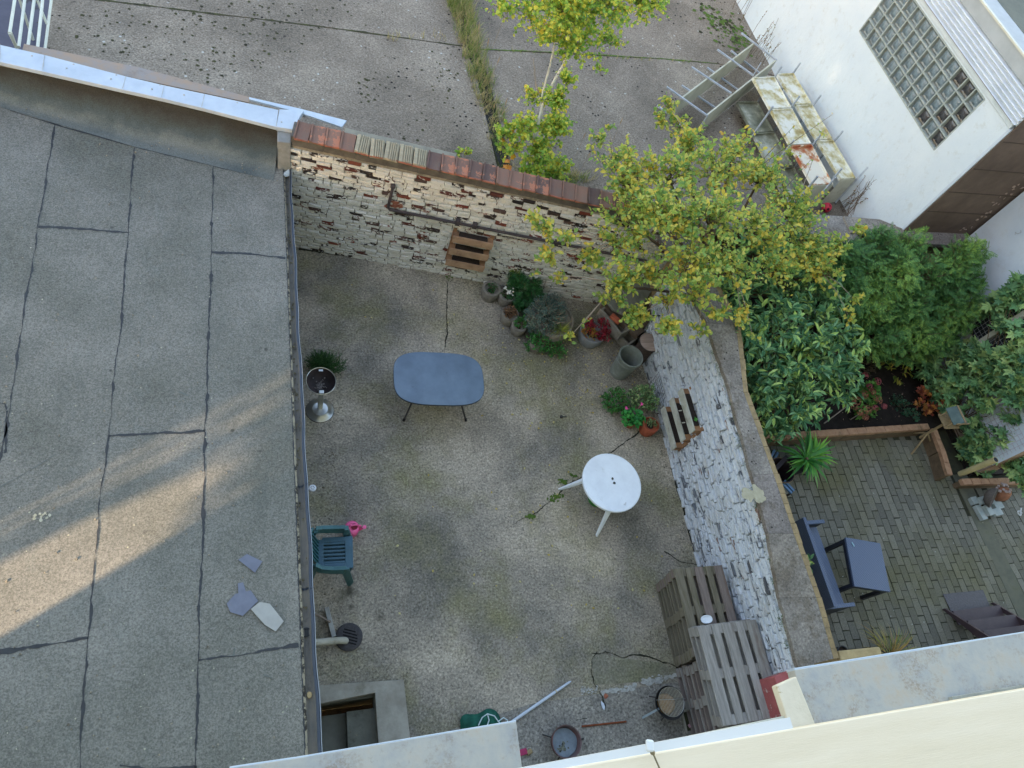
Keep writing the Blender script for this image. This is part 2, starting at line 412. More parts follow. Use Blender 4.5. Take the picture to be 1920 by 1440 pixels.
# drain channel through the lot
m_iron = simple('dark_iron', '#3a3d3e', '#2b2c2e', 20, .6, .3, 80, metal=.3)
t = thing('drain_channel', 'narrow dark drain channel with a grating running up the concrete lot', 'drain', (cb.x, cb.y, ZL))
dv = (cc-ca); mb = MB()
a = ca+up*8-Vector(t.location); b = cc-Vector(t.location)
MB().solid([(a.x, a.y, -.02), (b.x, b.y, -.02), (b.x+.25, b.y, -.02), (a.x+.25, a.y, -.02)], [(a.x, a.y, -.1), (b.x, b.y, -.1), (b.x+.25, b.y, -.1), (a.x+.25, a.y, -.1)]).build('channel', m_iron, t)
mb = MB(); n = 90
for i in range(n):
    s = i/n; c = Vector((at(893, 140, ZL)-Vector(t.location))).lerp(b, s)
    mb.box((c.x+.125, c.y, -.008), (.22, .012, .016), rz=-.1)
for dx in (.02, .09, .16, .23): mb.tube([(dx, 0, -.006), (b.x+dx, b.y, -.006)], .006, 4)
mb.build('grating', m_iron, t)

# dry grass along the channel
m_straw = leafmat('straw', [(0, C('#8f9154')), (.4, C('#a79f6a')), (.8, C('#bfae80'))], .8, 3, .2)
m_grass = leafmat('green_grass', [(0, C('#4e6a2a')), (.5, C('#6f8a3a')), (1, C('#8c9a4a'))], .7, 3, .25)
gr = bpy.data.objects.new('dry_grass', None)
def tuft(mb, p, n, l, wd=.004, lean=.5):
    for q in range(n):
        a = U(0, 2*PI); e = U(.7, 1.5); ll = l*U(.5, 1.2); d = Vector((math.cos(a)*math.cos(e), math.sin(a)*math.cos(e), math.sin(e)))
        o = len(mb.v); p0 = Vector(p)+Vector((U(-.04, .04), U(-.04, .04), 0)); sd = Vector((-math.sin(a), math.cos(a), 0))*wd
        p1 = p0+d*ll*.5; p2 = p1+(d+Vector((math.cos(a), math.sin(a), -.2))*lean).normalized()*ll*.5
        mb.v += [tuple(p0-sd), tuple(p0+sd), tuple(p1-sd*.8), tuple(p1+sd*.8), tuple(p2)]
        mb.f += [(o, o+1, o+3, o+2), (o+2, o+3, o+4)]
ms, mg = MB(), MB()
for i in range(620):
    s = U(0, 1)**1.6; c = ca.lerp(cc, s)+up*U(-.3, .6)
    tuft(ms if random.random() < .6 else mg, (c.x+U(-.1, .38), c.y, ZL), 6, U(.15, .45)*(1.25-s), .0035)
for i in range(45):
    s = U(0, 1); c = at(1030, 330, ZL).lerp(at(1100, 350, ZL), s); tuft(ms if i % 2 else mg, (c.x+U(-.3, .3), c.y+U(-.1, .25), ZL), 6, .2)
for i in range(40):
    p = at(U(880, 1300), U(104, 128), ZL); tuft(mg if i % 3 else ms, (p.x, lerp(k1[0].y, k1[3].y, (p.x-k1[0].x)/(k1[3].x-k1[0].x)), ZL), 4, .1)
for i in range(14):
    tuft(ms, at(U(720, 850), 70+U(-6, 6), ZL), 5, .16)
tag(ms.build('dry_grass', m_straw), kind='stuff'); tag(mg.build('green_grass', m_grass), kind='stuff')
# tall seed heads
mb = MB()
for (x, y) in ((925, 95), (931, 175), (942, 185), (950, 215), (1090, 225), (1115, 230), (1092, 265), (935, 20), (905, 30), (1140, 60), (1155, 210), (918, 60)):
    b = at(x-12, y+70, ZL); tp = b+Vector((U(-.08, .1), U(-.05, .1), U(.45, .7)))
    mb.tube([b, b.lerp(tp, .6), tp], [.003, .003, .002], 3)
    mb.tube([tp, tp+(tp-b).normalized()*.06, tp+(tp-b).normalized()*.16], [.004, .010, .002], 4)
tag(mb.build('grass_seed_heads', simple('seed_head', '#b9a082', '#a58a64', 20, .9)), kind='stuff')

# ------------------------------------------------------------------ courtyard ground with the stair well left open
wx0, wx1 = .33, 1.12; wy0, wy1 = -.25, 1.08
def cyard(name, polys, m, z=0.0, th=.25):
    mb = MB()
    for p in polys: mb.prism(p, z-th, z)
    o = mb.build(name, m); structure(o); return o
yard = cyard('courtyard', [[(-.4, wy1), (1.45, wy1), (6.35, wy1), (6.35, wy(6.35)+.05), (-.4, wy(-.4)+.05)],
                           [(wx1, .62), (6.35, .62), (6.35, wy1-.0005), (wx1, wy1-.0005)], [(-.4, wy0), (wx0, wy0), (wx0, wy1-.0005), (-.4, wy1-.0005)], [(wx1, wy0), (1.9, wy0), (1.9, .6195), (wx1, .6195)]], m_yard)
strip = cyard('courtyard_strip', [[(1.901, wy0), (6.35, wy0), (6.35, .617), (3.1, .60), (1.901, .42)]], m_yard2, .004, .2)
cyard('courtyard_fill', [[(1.9, .4), (3.2, .59), (6.35, .6), (6.35, .63), (1.9, .63)]], m_yard, -.0005)
m_crack = simple('crack_dirt', '#26261f', '#33352a', 9, .95)
def crack(pix, wd, m=m_crack, jit=.008, z=.0045, bul=0, parent=yard, zz=0.0, name='crack'):
    pts = [at(x, y, zz) for x, y in pix]
    return ribbon(pts, wd, zz+z, jit, .02, bul, .15).build(name, m, parent)
crack([(838, 528), (835, 580), (838, 625), (833, 660)], .014)
crack([(1215, 800), (1180, 822), (1155, 840), (1120, 865), (1090, 895), (1060, 912), (1035, 940)], .018)
crack([(1035, 940), (1012, 958), (985, 972), (960, 985)], .008, jit=.012)
crack([(1245, 1035), (1280, 1052), (1310, 1058)], .014)
crack([(1110, 1225), (1135, 1222), (1165, 1232), (1200, 1228), (1235, 1240), (1268, 1250), (1285, 1262)], .014)
crack([(1120, 1222), (1108, 1236), (1106, 1262), (1114, 1285), (1128, 1305), (1134, 1328)], .012)
crack([(560, 467), (640, 478), (740, 492), (830, 514), (905, 528), (1000, 545), (1100, 565)], .035, z=.006, jit=.006)
crack([(1236, 770), (1248, 830), (1262, 890), (1280, 950), (1297, 1010), (1310, 1056)], .03, z=.006)
crack([(1215, 690), (1225, 730), (1236, 770)], .03, z=.006)
crack([(1080, 1350), (1100, 1346)], .01)
pp = [at(*q, .0) for q in ((1120, 1224), (1165, 1234), (1235, 1242), (1285, 1264), (1260, 1272), (1180, 1280), (1116, 1284), (1108, 1240))]
MB().poly([(p.x, p.y, .0035) for p in pp]).build('cement_patch', m_patch, yard)
# whitewash remains and spills on the strip edge
m_lime = simple('lime_splash', '#b9bbb6', '#8b8d88', 20, .9, .3, 50)
mb = MB()
for a_, b_, wd in (((1128, 1300), (1190, 1288), .05), ((1205, 1280), (1265, 1268), .07), ((1090, 1297), (1120, 1293), .02)):
    for i in range(60):
        s = U(0, 1); p = at(lerp(a_[0], b_[0], s), lerp(a_[1], b_[1], s)+random.gauss(0, 3.2), 0)
        blob(mb, p, U(.006, wd*.5), .0085+.00004*i, 8, 1.7)
mb.build('lime_splash', m_lime, strip)
mb = MB()
for (x, y, r, n) in ((995, 968, .03, 22), (1045, 930, .05, 30), (1055, 905, .04, 22), (1035, 938, .03, 14), (875, 508, .05, 16), (840, 520, .05, 14), (1075, 893, .02, 10)):
    for i in range(n):
        p = at(x, y, 0)+Vector((random.gauss(0, r), random.gauss(0, r*.6), 0)); blob(mb, p, U(.010, .028), .007+.00004*i, 7)
mb.build('moss_patch', m_moss, yard)

# stair well going down to the cellar
m_cem = simple('cement_edge', '#a3a196', '#8a877c', 5, .95, .4, 40, dirt='#6c6b5c', dsc=3)
m_step = simple('stair_slate', '#75766c', '#62645b', 4, .9, .4, 50, dirt='#3a3b2c', dsc=3)
t = thing('cellar_stairs', 'open cellar stair well with grey steps and a pale cement rim beside the flat roof', 'stairs', (wx0, wy0, 0))
ox, oy = wx0, wy0
r1, r2, r3, r4 = at(607, 1312, .06), at(703, 1299, .06), at(757, 1274, .06), at(770, 1378, .06)
MB().prism([(0, wy1-oy-.14), (r2.x-ox, r2.y-oy), (r2.x-ox+.02, 0), (r4.x-ox+.02, 0), (r3.x-ox, r3.y-oy), (0, wy1-oy+.08)], -.3, .06).build('rim', m_cem, t, bev=.008)
x1 = r2.x-ox
MB().box((x1*.75+.01, .5, -.27), (x1*.5+.02, 1.15, .3)).build('step', m_step, t, bev=.008)
MB().box((x1*.25, .5, -.47), (x1*.5, 1.15, .36)).build('step', m_step, t, bev=.008)
MB().box((-.03, .6, -.5), (.06, 1.4, .9)).box((x1/2, wy1-oy-.1, -.55), (x1+.1, .06, .9)).box((x1+.03, .5, -.6), (.06, 1.2, .8)).build('well_wall', m_step, t)

# ------------------------------------------------------------------ neighbour's brick patio
m_pave = MT('paver', .9, .25)
_c = m_pave.mix(m_pave.isl(), C('#5f5f57'), C('#78776c'))
_c = m_pave.mix(m_pave.ramp(m_pave.noise(.9, 5), [(.42, 0.), (.7, .75)]), _c, C('#636142'))
_c = m_pave.mix(1.0, _c, m_pave.ramp(m_pave.noise(45, 3), [(.3, .75), (.7, 1.2)]), 'MULTIPLY')
m_pave.col(_c).bump(m_pave.noise(50, 4), .4, .008)
patio = cyard('patio_bed', [[(6.3, -.25), (15.5, -.25), (15.5, 4.55), (6.3, 4.55)]], simple('paver_joint', '#2e2e27', '#3d3f2c', 6, .95), -.012)
def pavers(x0, x1, y0, y1, ang, name):
    mb = MB(); pw, pl_, gp = .135, .275, .009; c, s = math.cos(ang), math.sin(ang)
    nx = int((x1-x0+3)/(pw+gp))
    for i in range(-6, nx):
        for k in range(-4, int((y1-y0+3)/(pl_+gp))):
            lx = i*(pw+gp); ly = k*(pl_+gp)+(i % 2)*pl_*.5+U(-.004, .004)
            x = x0+lx*c-ly*s; y = y0+lx*s+ly*c
            if x0 <= x <= x1 and y0 <= y <= y1:
                mb.box((x, y, -.03+U(-.003, .003)), (pw*U(.95, 1.0), pl_*U(.96, 1.0), .06), ang, j=.0035)
    o = mb.build(name, m_pave.m); structure(o); return o
pavers(6.5, 12.22, -.2, 4.4, math.radians(-2), 'patio')
pavers(12.62, 14.8, -.2, 3.3, math.radians(3), 'patio')
MB().prism([(12.24, -.25), (12.6, -.25), (12.6, 3.55), (12.24, 3.55)], -.2, .004).build('patio_path', simple('path_cement', '#55584d', '#666657', 4, .95, .4, 40, dirt='#4b5038', dsc=2))
structure(bpy.data.objects['patio_path'])
MB().poly([(11.9, .2, .009), (13.4, -.1, .009), (13.6, .9, .009), (12.7, 1.05, .009)]).build('pale_slab', simple('pale_slab_stone', '#8d9a93', '#9aa59c', 5, .8, .2, 30))
structure(bpy.data.objects['pale_slab'])
bed = cyard('garden_bed', [[(6.5, 4.5), (12.9, 4.5), (12.9, 7.8), (6.5, 7.8)]], m_soil, .1, .3)
bed2 = cyard('side_bed', [[(12.62, 3.5), (15.5, 3.5), (15.5, 4.5), (12.62, 4.5)]], m_soil, .05, .3)
bed3 = cyard('far_ground', [[(13.0, 4.5), (30, 4.5), (30, 20), (13.0, 20)]], m_earth, .0, .3)

# ------------------------------------------------------------------ whitewashed brick walls
def brickmat(name, white, white2, expo, reds, zt, streak=(1, 1, 1), spv=(13, 13, 34), iw=.42):
    t = MT(name, .92, .2)
    isl = t.isl(); sx = t.sep()
    patch = t.noise(2.2, 6, .7, t.vec((1, 1, 2)))
    fine = t.noise(26, 6, .75, t.vec(streak)); fine2 = t.noise(60, 4, .7, t.vec(streak))
    z = t.ramp(t.math('MULTIPLY', sx[2], 1/2.6), zt)
    spot = t.noise(1.0, 3, .6, t.vec(spv))
    f = t.math('ADD', t.math('ADD', isl, t.math('MULTIPLY', t.math('SUBTRACT', patch, .5), .5)), t.math('ADD', t.math('MULTIPLY', t.math('SUBTRACT', spot, .5), .9), t.math('MULTIPLY', t.math('SUBTRACT', fine, .5), .5)))
    f = t.math('ADD', f, z)
    exposed = t.ramp(f, [(expo, 0.), (expo+.05, 1.)])
    br = t.ramp(t.math('FRACT', t.math('MULTIPLY', isl, 17.0)), reds, 'CONSTANT')
    w = t.mix(t.ramp(fine2, [(.3, 0.), (.7, 1.)]), C(white2), C(white))
    w = t.mix(t.ramp(patch, [(.5, 0.), (.75, .6)]), w, C('#a89f88'))
    t.col(t.mix(exposed, w, br)); t.bump(fine, .7, .02)
    return t.m
m_brickA = brickmat('limewashed_brick', '#e3e5e0', '#c6c6be', .875, [(0, C('#3d3533')), (.32, C('#5f3b35')), (.5, C('#36312f')), (.68, C('#7a473b')), (.8, C('#574742')), (.92, C('#6d3a30'))], [(0, .0), (.55, .02), (.72, .08), (.86, .22)])
m_brickB = brickmat('limewashed_brick_east', '#dde4ea', '#b0bac4', .95, [(0, C('#6a7078')), (.4, C('#83888e')), (.7, C('#5a5d62')), (.88, C('#857069'))], [(0, .14), (.2, .03), (.7, .0), (1., .05)], (1, .35, 1.6), (9, 6, 24))
m_mortar = simple('old_mortar', '#6f6b60', '#a09c8e', 9, .95, .6, 40, dirt='#45423b', dsc=6)  # darkened to paint the shadow lines between the bricks
m_mortarB = simple('old_mortar_east', '#b3bac0', '#8d949a', 12, .95, .6, 40, dirt='#6a6e70', dsc=5)
m_render = simple('grey_render', '#6a6863', '#52504c', 6, .95, .5, 40, dirt='#4a4945', dsc=4)
m_stone = simple('coping_stone', '#8a857f', '#6f6a66', 3, .92, .4, 50, dirt='#5a5654', dsc=5)
ua = Vector((1, -.18, 0)).normalized(); na = Vector((-.18, -1, 0)).normalized()
A0 = Vector((-.25, wy(-.25), 0)); LA = 6.75
t = thing('brick_wall', 'old whitewashed brick wall with exposed dark and red bricks behind the courtyard', 'wall', A0)
t.rotation_euler[2] = math.atan2(ua.y, ua.x)
bm_ = brickwork(MB(), (.24, 0, 0), (1, 0, 0), (0, -1, 0), LA-.24, 2.26, bl=.2, bh=.055, out=.028, jit=.008, var=.016)
bm_.build('brick_face', m_brickA, t)
MB().box((LA/2+.12, .15, .98), (LA-.24, .3, 2.56)).build('wall_core', m_mortar, t)
mb = MB()
for i in range(14): mb.box((.26+(LA-.27)*(i+.5)/14, .14, 2.345+U(-.006, .006)), ((LA-.27)/14+.004, .33+U(-.012, .012), .17), j=.006)
mb.build('render_band', m_render, t, bev=.01)
# brick weathering: exposed patch where the pipe was set
# tiles capping the wall
m_tileD = MT('dark_roof_tile', .8, .3)
_c = m_tileD.mix(m_tileD.objr(), C('#5a4a47'), C('#8a6a5a')); _c = m_tileD.mix(m_tileD.math('MULTIPLY', m_tileD.ramp(m_tileD.noise(5, 6, .7), [(.4, 0.), (.7, 1.)]), .5), _c, C('#6c6760'))
_e = m_tileD.math('ADD', m_tileD.noise(7, 5, .7), m_tileD.math('MULTIPLY', m_tileD.math('FRACT', m_tileD.math('MULTIPLY', m_tileD.objr(), 7.3)), .22))
m_tileD.col(m_tileD.mix(m_tileD.ramp(_e, [(.72, 0.), (.76, 1.)]), _c, C('#a8735c'))).bump(m_tileD.noise(40, 5), .3, .01); m_tileD = m_tileD.m
m_tileL = simple('ribbed_roof_tile', '#a49d86', '#8d8773', 9, .8, .2, 50)
m_terra = simple('terracotta_edge', '#a86a52', '#7d4e3e', 9, .8, .3, 40)
tw = .212
def tilemb(kind):
    mb = MB()
    if kind == 'flat':
        mb.solid([(-tw/2+.006, -.2, .03), (tw/2-.010, -.2, .03), (tw/2-.010, .1, .085), (-tw/2+.006, .1, .085)], [(-tw/2+.003, -.2, .01), (tw/2-.003, -.2, .01), (tw/2-.003, .1, .06), (-tw/2+.003, .1, .06)])
        mb.solid([(-tw/2-.004, -.205, .052), (-tw/2+.02, -.205, .052), (-tw/2+.02, .1, .107), (-tw/2-.004, .1, .107)], [(-tw/2-.004, -.2, .01), (-tw/2+.02, -.2, .01), (-tw/2+.02, .1, .06), (-tw/2-.004, .1, .06)])
    else:
        mb.solid([(-tw/2+.006, -.2, .03), (tw/2-.010, -.2, .03), (tw/2-.010, .1, .085), (-tw/2+.006, .1, .085)], [(-tw/2+.003, -.2, .01), (tw/2-.003, -.2, .01), (tw/2-.003, .1, .06), (-tw/2+.003, .1, .06)])
        for k, (x, wd) in enumerate(((-.075, .05), (-.02, .016), (.01, .016), (.04, .016), (.07, .016))):
            mb.solid([(x-wd/2, -.195, .048), (x+wd/2, -.195, .048), (x+wd/2, .1, .103), (x-wd/2, .1, .103)], [(x-wd/2-.004, -.197, .03), (x+wd/2+.004, -.197, .03), (x+wd/2+.004, .1, .085), (x-wd/2-.004, .1, .085)])
    return mb
first = {}
for i in range(29):
    k = 'rib' if 4 <= i <= 8 else 'flat'
    x = .42+i*(LA-.55)/29
    if x > LA-.1: break
    if k not in first:
        o = tilemb(k).build('capping_tile', m_tileL if k == 'rib' else m_tileD, t); first[k] = o
    else:
        o = first[k].copy(); COL.objects.link(o); o.parent = t
    if i in (9, 11, 17):
        pass
    o.location = (x, .12+U(-.012, .012), 2.43+U(-.004, .004)); o.rotation_euler = (U(-.05, .05), U(-.05, .05), U(-.06, .06))
mb = MB()
for i in range(29):
    x = .42+i*(LA-.55)/29
    mb.tube([(x-.1, -.075+U(-.01, .01), 2.445), (x+.1, -.075+U(-.01, .01), 2.445)], U(.012, .018), 6)
mb.build('tile_lip', m_terra, t)
MB().box((LA*.27, .3, 2.42), (1.7, .14, .1), j=.01).build('mortar_fillet', simple('fillet', '#8f8d7f', '#77766b', 6, .95, .4, 40), t, bev=.02)

# wall between the two yards
B0 = Vector((6.24, -.2, 0)); LB = 7.3
t = thing('brick_wall', 'rough blue-white painted brick wall with a broad stone coping between the yards', 'wall', B0)
def hB(y):     # height of the brick face along its length
    Y = y-.2
    pts = [(-.2, 1.42), (.55, 1.58), (2.17, 1.88), (3.0, 1.95), (4.4, 2.07), (5.9, 2.17), (7.3, 2.2)]
    for (a, za), (b, zb) in zip(pts[:-1], pts[1:]):
        if Y <= b: return lerp(za, zb, (Y-a)/(b-a))
    return 2.2
mb = brickwork(MB(), (0, 0, 0), (0, 1, 0), (-1, 0, 0), LB-.25, 2.25, bl=.23, bh=.052, out=.034, jit=.008, topz=hB, var=.024)
mb.build('brick_face', m_brickB, t)
ys = [0, .75, 2.37, 3.2, 4.6, 6.1, LB-.2]
mb = MB()
for a, b in zip(ys[:-1], ys[1:]):
    mb.solid([(0, a, hB(a)-.0), (.3, a, hB(a)-.0), (.3, b, hB(b)-.0), (0, b, hB(b)-.0)], [(0, a, -.2), (.3, a, -.2), (.3, b, -.2), (0, b, -.2)])
mb.build('wall_core', m_mortarB, t)
# coping in six slabs, its edges read off the photo
inn = [((1497, 1252), 0), ((1462, 1120), 0), ((1440, 1000), 0), ((1410, 890), 0), ((1365, 720), 0), ((1325, 605), 0), ((1235, 440), 0)]
out = [(1563, 1235), (1530, 1120), (1488, 1000), (1450, 888), (1394, 735), (1380, 610), (1290, 440)]
zt = [1.58, 1.74, 1.9, 1.97, 2.09, 2.17, 2.22]
m_slab = [concrete('coping_slab_%s' % k, [(.3, C(c2)), (.5, C(c1)), (.72, C(c1, 1.25))], .3, 30, 1.6, C('#6b6459'), 2.5, (.5, .62), spots=(11, .16), bump=.6) for k, (c1, c2) in enumerate((('#848079', '#686561'), ('#89847b', '#6c6862'), ('#7b7671', '#625f5b')))]
for m_, nn in zip(m_slab, ('coping_stone_grey', 'coping_stone_warm', 'coping_stone_dark')): m_.name = nn
for i in range(6):
    z0, z1 = zt[i]+.05, zt[i+1]+.05
    q = [at(*inn[i][0], z0), at(*out[i], z0), at(*out[i+1], z1), at(*inn[i+1][0], z1)]
    q = [p-B0 for p in q]
    q[2] = q[2].lerp(q[1], .004); q[3] = q[3].lerp(q[0], .004)
    # subdivide with ragged inner edge
    top = []; n = 9
    for k in range(n+1): 
        p = q[0].lerp(q[3], 1-k/n); top.append(p+Vector((U(-.010, .010), 0, 0)))
    top += [q[1], q[2]]
    bot = [p-Vector((0, 0, .075)) for p in top]
    MB().solid(top[::-1], bot[::-1]).build('coping_slab', m_slab[i % 3], t)
m_sand = simple('sandstone', '#9f8d69', '#857659', 8, .9, .5, 40, dirt='#6c5f45', dsc=6)
mb = MB()
for i in range(6):
    for k in range(6):
        z0 = lerp(zt[i], zt[i+1], k/6)+.045; z1 = lerp(zt[i], zt[i+1], (k+.97)/6)+.045
        a = at(*[lerp(out[i][j], out[i+1][j], k/6) for j in (0, 1)], z0)-B0; b = at(*[lerp(out[i][j], out[i+1][j], (k+.97)/6) for j in (0, 1)], z1)-B0
        wd = Vector((U(.075, .095), 0, 0)); a.x += .002; b.x += .002
        mb.solid([a, a+wd, b+wd, b], [a-Vector((0, 0, .1)), a+wd-Vector((0, 0, .1)), b+wd-Vector((0, 0, .1)), b-Vector((0, 0, .1))])
mb.build('sandstone_edge', m_sand, t)
mb = MB()
for i in range(6):
    a = at(*out[i], zt[i]+.05)-B0; b = at(*out[i+1], zt[i+1]+.05)-B0
    mb.solid([(.301, a.y, zt[i]-.03), (a.x-.03, a.y, zt[i]-.03), (b.x-.03, b.y-.001, zt[i+1]-.03), (.301, b.y-.001, zt[i+1]-.03)], [(.301, a.y, -.2), (a.x-.03, a.y, -.2), (b.x-.03, b.y-.001, -.2), (.301, b.y-.001, -.2)])
mb.build('outer_leaf', m_sand, t)
# limestone patch on the coping, moss clumps on the inner edge
mb = MB(); c = at(1413, 928, 2.0)-B0
for i in range(26):
    a = U(0, 2*PI); r = U(0, .16); blob(mb, (c.x+math.cos(a)*r, c.y+math.sin(a)*r*.9), U(.03, .07), c.z+.012+.0005*i, 10)
mb.build('cement_smear', simple('smear', '#aeaa93', '#9a977f', 12, .9, .4, 60), t)
mb = MB()
for i in range(60):
    s = U(0, 1)*5.9; k = min(int(s), 5); f = s-k
    p = at(*[lerp(inn[k][0][j], inn[k+1][0][j], f) for j in (0, 1)], lerp(zt[k], zt[k+1], f))-B0
    for q in range(random.choice((3, 6, 12))): tuft(mb, (p.x-U(0, .05), p.y+U(-.05, .05), p.z-U(0, .1)), 3, .035, .003)
mb.build('moss', m_moss, t)

# red painted pillar where the wall meets the house
m_red = simple('worn_red_paint', '#a15c5c', '#8b4a4a', 5, .85, .4, 40, dirt='#b3a5a0', dsc=5, dpos=(.56, .64))
t = thing('wall_pillar', 'worn red painted masonry pillar at the house end of the dividing wall', 'pillar', (6.2, -.2, 0))
a, b, c_, d_ = [at(*q, 1.5)-Vector((6.2, -.2, 0)) for q in ((1452, 1268), (1500, 1249), (1575, 1236), (1600, 1262))]
MB().solid([(a.x, 0, 1.5), (d_.x, 0, 1.5), (c_.x, c_.y, 1.5), (b.x, b.y, 1.5), (a.x, a.y, 1.5)], [(a.x, 0, -.2), (d_.x, 0, -.2), (c_.x, c_.y, -.2), (b.x, b.y, -.2), (a.x, a.y, -.2)]).build('painted_core', m_red, t, bev=.01)
MB().solid([p-Vector((6.2, -.2, 0)) for p in (at(1502, 1252, 1.56), at(1572, 1240, 1.56), at(1574, 1231, 1.56), at(1500, 1244, 1.56))][::-1], [p-Vector((6.2, -.2, .055)) for p in (at(1502, 1252, 1.56), at(1572, 1240, 1.56), at(1574, 1231, 1.56), at(1500, 1244, 1.56))][::-1]).build('cap_edge', m_sand, t)
q = [at(*p, 1.62) for p in ((1572, 1220), (1650, 1212), (1655, 1228), (1577, 1240))]
MB().solid(q[::-1], [p-Vector((0, 0, .2)) for p in q][::-1]).build('sandstone_block', simple('sand_block', '#ab9a72', '#948461', 7, .9, .4, 40), bev=.02)
tag(bpy.data.objects['sandstone_block'], 'yellow sandstone block beside the red pillar and dry ornamental grass', 'stone block')

# ------------------------------------------------------------------ flat-roofed outbuilding
m_felt = MT('roof_felt', .95, .12)
_n1 = m_felt.noise(.8, 6, .6); _c = m_felt.ramp(_n1, [(.3, C('#64665f')), (.5, C('#72736d')), (.7, C('#80807a'))])
_c = m_felt.mix(m_felt.math('MULTIPLY', m_felt.ramp(m_felt.noise(2.5, 8, .75), [(.56, 0.), (.75, 1.)]), .45), _c, C('#6d7470'))
_g = m_felt.noise(52, 4, .85); _c = m_felt.mix(1.0, _c, m_felt.ramp(_g, [(.38, .62), (.5, 1.), (.62, 1.38)]), 'MULTIPLY')
_v = m_felt.vor(3.2); _f = m_felt.math('MULTIPLY', m_felt.ramp(_v, [(.05, 1.), (.09, 0.)]), m_felt.ramp(m_felt.noise(1.1, 2), [(.5, 0.), (.6, 1.)]))
_c = m_felt.mix(_f, _c, C('#4a4c48'))
_f2 = m_felt.math('MULTIPLY', m_felt.ramp(m_felt.vor(9.0), [(.06, 1.), (.1, 0.)]), m_felt.ramp(m_felt.noise(1.7, 4), [(.54, 0.), (.62, .8)]))
_c2 = m_felt.mix(_f2, _c, C('#a9ab94'))
_f3 = m_felt.ramp(m_felt.noise(1.1, 9, .8, m_felt.vec((2.2, .5, 1))), [(.53, 0.), (.68, .5)])
m_felt.col(m_felt.mix(_f3, _c2, C('#5c605c'))).bump(_g, .5, .006)
m_bit = simple('bitumen', '#24282c', '#303539', 12, .6, .4, 50, spec=.5)
m_zinc = simple('zinc_coping', '#b9c7d3', '#a9b8c6', 3, .45, .1, 30, spec=.5, metal=.15)
m_oldzinc = MT('weathered_zinc', .6, .4)
_c = m_oldzinc.ramp(m_oldzinc.noise(7, 8, .65), [(.35, C('#9a9fa0')), (.55, C('#a9aaa4')), (.7, C('#ada494'))])
_c = m_oldzinc.mix(m_oldzinc.math('MULTIPLY', m_oldzinc.ramp(m_oldzinc.noise(4, 9, .7), [(.5, 0.), (.62, 1.)]), m_oldzinc.ramp(m_oldzinc.noise(60, 6, .8), [(.42, 0.), (.6, .8)])), _c, C('#7f6f5c'))
m_oldzinc.col(m_oldzinc.mix(m_oldzinc.ramp(m_oldzinc.noise(22, 9, .75), [(.58, 0.), (.72, .6)]), _c, C('#8c8576'))).bump(m_oldzinc.noise(30, 6), .15, .01)
OB = Vector((0, 4, 0))
t = thing('outbuilding', 'flat-roofed outbuilding with grey felt roof, pale metal coping and gutter left of the yard', 'building', OB)
P = lambda x, y, z: at(x, y, z)-OB
gN, gS = P(531, 308, ZR), P(572, 1412, ZR); rN, rS = P(546, 318, ZR), P(605, 1412, ZR)
gd = (gS-gN)/(gS.y-gN.y)
def gl(y): return gN+gd*(y-gN.y)
rd = (rS-rN)/(rS.y-rN.y)
def rl(y): return rN+rd*(y-rN.y)
sS = gl(-4.3)
MB().solid([(-6.5, -4.3, ZR), (sS.x, sS.y, ZR), (gN.x, gN.y, ZR), (P(0, 200, ZR).x, P(0, 200, ZR).y+.02, ZR), (-6.5, 5.6, ZR)],
           [(-6.5, -4.3, ZR-.2), (sS.x, sS.y, ZR-.2), (gN.x, gN.y, ZR-.2), (P(0, 200, ZR).x, P(0, 200, ZR).y+.02, ZR-.2), (-6.5, 5.6, ZR-.2)]).build('felt_roof', m_felt.m, t)
MB().solid([(-6.5, -4.2, ZR-.21), (sS.x-.05, -4.2, ZR-.21), (gN.x-.05, gN.y-.05, ZR-.21), (-6.5, 5.3, ZR-.21)], [(-6.5, -4.2, -.3), (sS.x-.05, -4.2, -.3), (gN.x-.05, gN.y-.05, -.3), (-6.5, 5.3, -.3)]).build('wall', m_render, t)
roof = bpy.data.objects['felt_roof']
def seam(pix, wd, bul=.02, jit=.006):
    pts = [P(x, y, ZR) for x, y in pix]
    ribbon(pts, wd, ZR+.004, jit, .03, bul, .25).build('felt_seam', m_bit, roof).parent = t
seam([(103, 233), (85, 340), (72, 430), (50, 560), (30, 700), (0, 862), (-20, 960)], .011, .022)
seam([(252, 277), (240, 430), (228, 600), (212, 720), (205, 815)], .010, .022)
seam([(205, 815), (190, 930), (165, 1200), (148, 1445)], .010, .014)
seam([(401, 312), (396, 470), (390, 700), (385, 810)], .012, .03)
seam([(385, 810), (380, 1000), (372, 1240), (366, 1445)], .011, .022)
seam([(72, 425), (150, 428), (240, 437)], .03, .0)
seam([(396, 473), (460, 475), (535, 484)], .028, 0)
seam([(205, 817), (290, 812), (384, 808)], .026, 0)
seam([(-30, 1228), (0, 1222), (80, 1210), (166, 1197)], .03, 0)
seam([(372, 1237), (450, 1228), (560, 1209)], .026, .0)
seam([(-60, 180), (0, 201), (120, 239), (250, 275), (400, 312), (502, 336)], .014, 0, .003)
seam([(502, 336), (508, 322), (513, 306)], .03, .02)
seam([(225, 1434), (300, 1440), (370, 1438)], .03, 0)
seam([(-10, 752), (10, 757), (14, 768)], .02, .0); seam([(14, 770), (8, 850)], .02, .0)
crackm = simple('felt_wrinkle', '#5d625f', '#6b716e', 9, .9)
for pts in (((0, 915), (60, 880), (105, 852)), ((335, 735), (352, 742)), ((495, 1265), (510, 1272)), ((440, 1215), (438, 1230))):
    ribbon([P(x, y, ZR) for x, y in pts], .012, ZR+.0045, .004, .03).build('felt_wrinkle', crackm, t)
mb = MB()
